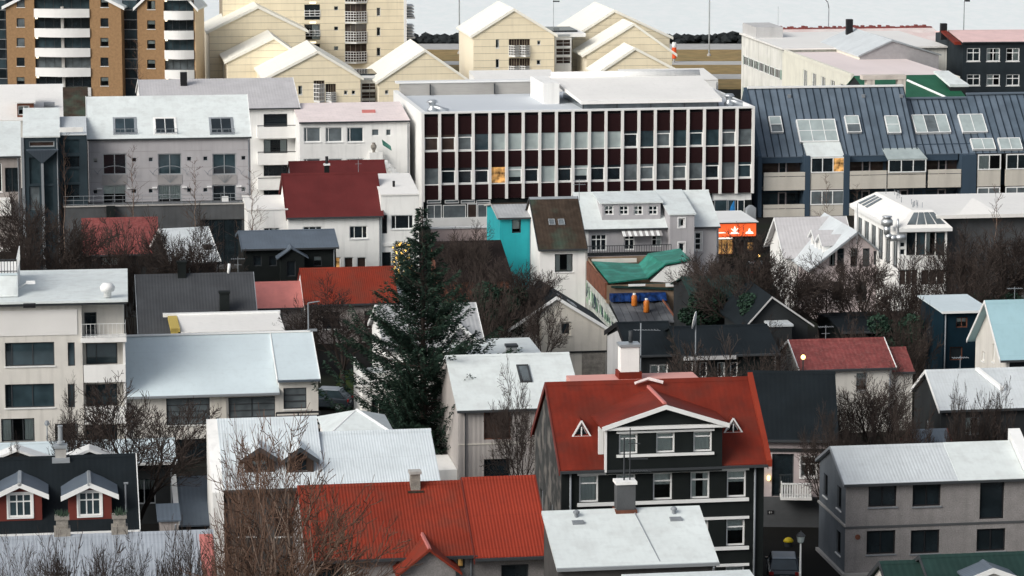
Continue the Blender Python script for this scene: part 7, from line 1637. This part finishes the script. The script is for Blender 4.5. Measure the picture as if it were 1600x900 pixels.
M('signal_orange', (.80, .10, .02), .5, .05); H = p.z; m = MB(); m.tube((0, 0, 0), (0, 0, H*.3), .2, .2, 10); m.build('post', 'concrete', e); m = MB(); m.lathe((0, 0, H*.2), [(.3, 0), (.36, .1), (.36, H*.55)], 12); m.build('body', 'signal_orange', e); m = MB(); m.lathe((0, 0, H*.2+H*.55), [(.34, 0), (.38, .3), (.3, .8), (.08, H*.25-.0)], 12); m.build('cap', 'white_paint', e)
# ================================================================ ground and sea
m = MB(); m.box(-3000, -400, -3, 3000, 538, 0); struct(m.build('ground', 'soil'))
M('grass', (.30, .21, .085), .95, .2, .5, stain=((.18, .15, .06), .5, .3), fine=.3); M('path', (.42, .42, .41), .9, .08); M('asphalt', (.05, .052, .055), .9, .15)
def strip(name, mat, y0, y1, z=.004, x0=-900, x1=900, kind='structure'):
    m = MB(); m.box(x0, y0, -.5, x1, y1, z); return struct(m.build(name, mat), kind)
strip('promenade', 'path', 520, 531, .05); strip('grass_verge', 'grass', 499.5, 519.9, .04, kind='structure'); strip('road', 'path', 492, 499.4, .008); strip('grass_verge', 'grass', 477, 491.9, .12)
strip('footpath', 'path', 469.5, 476.9, .1); strip('grass_verge', 'grass', 455, 469.4, .06)
strip('street', 'asphalt', 150, 182, .008, 36, 47)
m = MB(); N = 90; S_ = 8000
def wave(x, y): return -2.2
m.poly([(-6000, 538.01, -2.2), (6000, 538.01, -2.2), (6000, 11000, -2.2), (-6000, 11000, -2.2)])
sea = bpy.data.materials.new('sea_water'); sea.use_nodes = True; MATS['sea_water'] = sea
n_, l_ = sea.node_tree.nodes, sea.node_tree.links; pb = n_['Principled BSDF']
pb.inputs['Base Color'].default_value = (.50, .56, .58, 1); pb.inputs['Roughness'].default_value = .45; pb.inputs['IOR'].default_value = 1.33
tc = n_.new('ShaderNodeTexCoord'); mp = n_.new('ShaderNodeMapping'); mp.inputs['Scale'].default_value = (.35, .12, 1); ns = n_.new('ShaderNodeTexNoise'); ns.inputs['Scale'].default_value = 1.6; ns.inputs['Detail'].default_value = 6
bp = n_.new('ShaderNodeBump'); bp.inputs['Strength'].default_value = .2; bp.inputs['Distance'].default_value = .3
l_.new(tc.outputs['Object'], mp.inputs[0]); l_.new(mp.outputs[0], ns.inputs[0]); l_.new(ns.outputs['Fac'], bp.inputs['Height']); l_.new(bp.outputs[0], pb.inputs['Normal'])
cr = n_.new('ShaderNodeValToRGB'); cr.color_ramp.elements[0].position = .4; cr.color_ramp.elements[1].position = .62; cr.color_ramp.elements[0].color = (.82, .87, .86, 1); cr.color_ramp.elements[1].color = (.87, .90, .89, 1)  # pale overcast sky reflection is put into the water's base colour
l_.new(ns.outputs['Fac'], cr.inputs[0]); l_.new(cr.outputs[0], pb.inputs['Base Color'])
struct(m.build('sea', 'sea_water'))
# breakwater of dark boulders
rg = random.Random(9); bm = bmesh.new(); bmesh.ops.create_icosphere(bm, subdivisions=1, radius=1); base = [v.co.copy() for v in bm.verts]; fs = [[v.index for v in f.verts] for f in bm.faces]; bm.free()
m = MB()
for i in range(1500):
    x, y = rg.uniform(-110, 110), rg.uniform(531.5, 538.5); r = rg.uniform(.5, 1.1); z = rg.uniform(-.2, 1.1) if y < 536 else rg.uniform(-1.5, .6); i0 = len(m.v)
    for v in base: q = v*r*rg.uniform(.75, 1.15); m.v.append((x+q.x*1.2, y+q.y, z+q.z*.8))
    for f in fs: m.f.append(tuple(i0+j for j in f)); m.m.append(0)
M('boulder', (.022, .026, .028), .9, .3, 1); o = m.build('boulders', 'boulder'); o['kind'] = 'stuff'

M('lawn', (.035, .055, .012), .95, .3, .6, fine=.4)
for px, py, w_, d_ in ((560, 596, 3.2, 9), (1300, 600, 4, 4), (120, 470, 6, 6)):
    g = ground(px, py); m = MB(); m.box(g.x-w_/2, g.y-d_/2, -.4, g.x+w_/2, g.y+d_/2, .012); struct(m.build('lawn', 'lawn'))
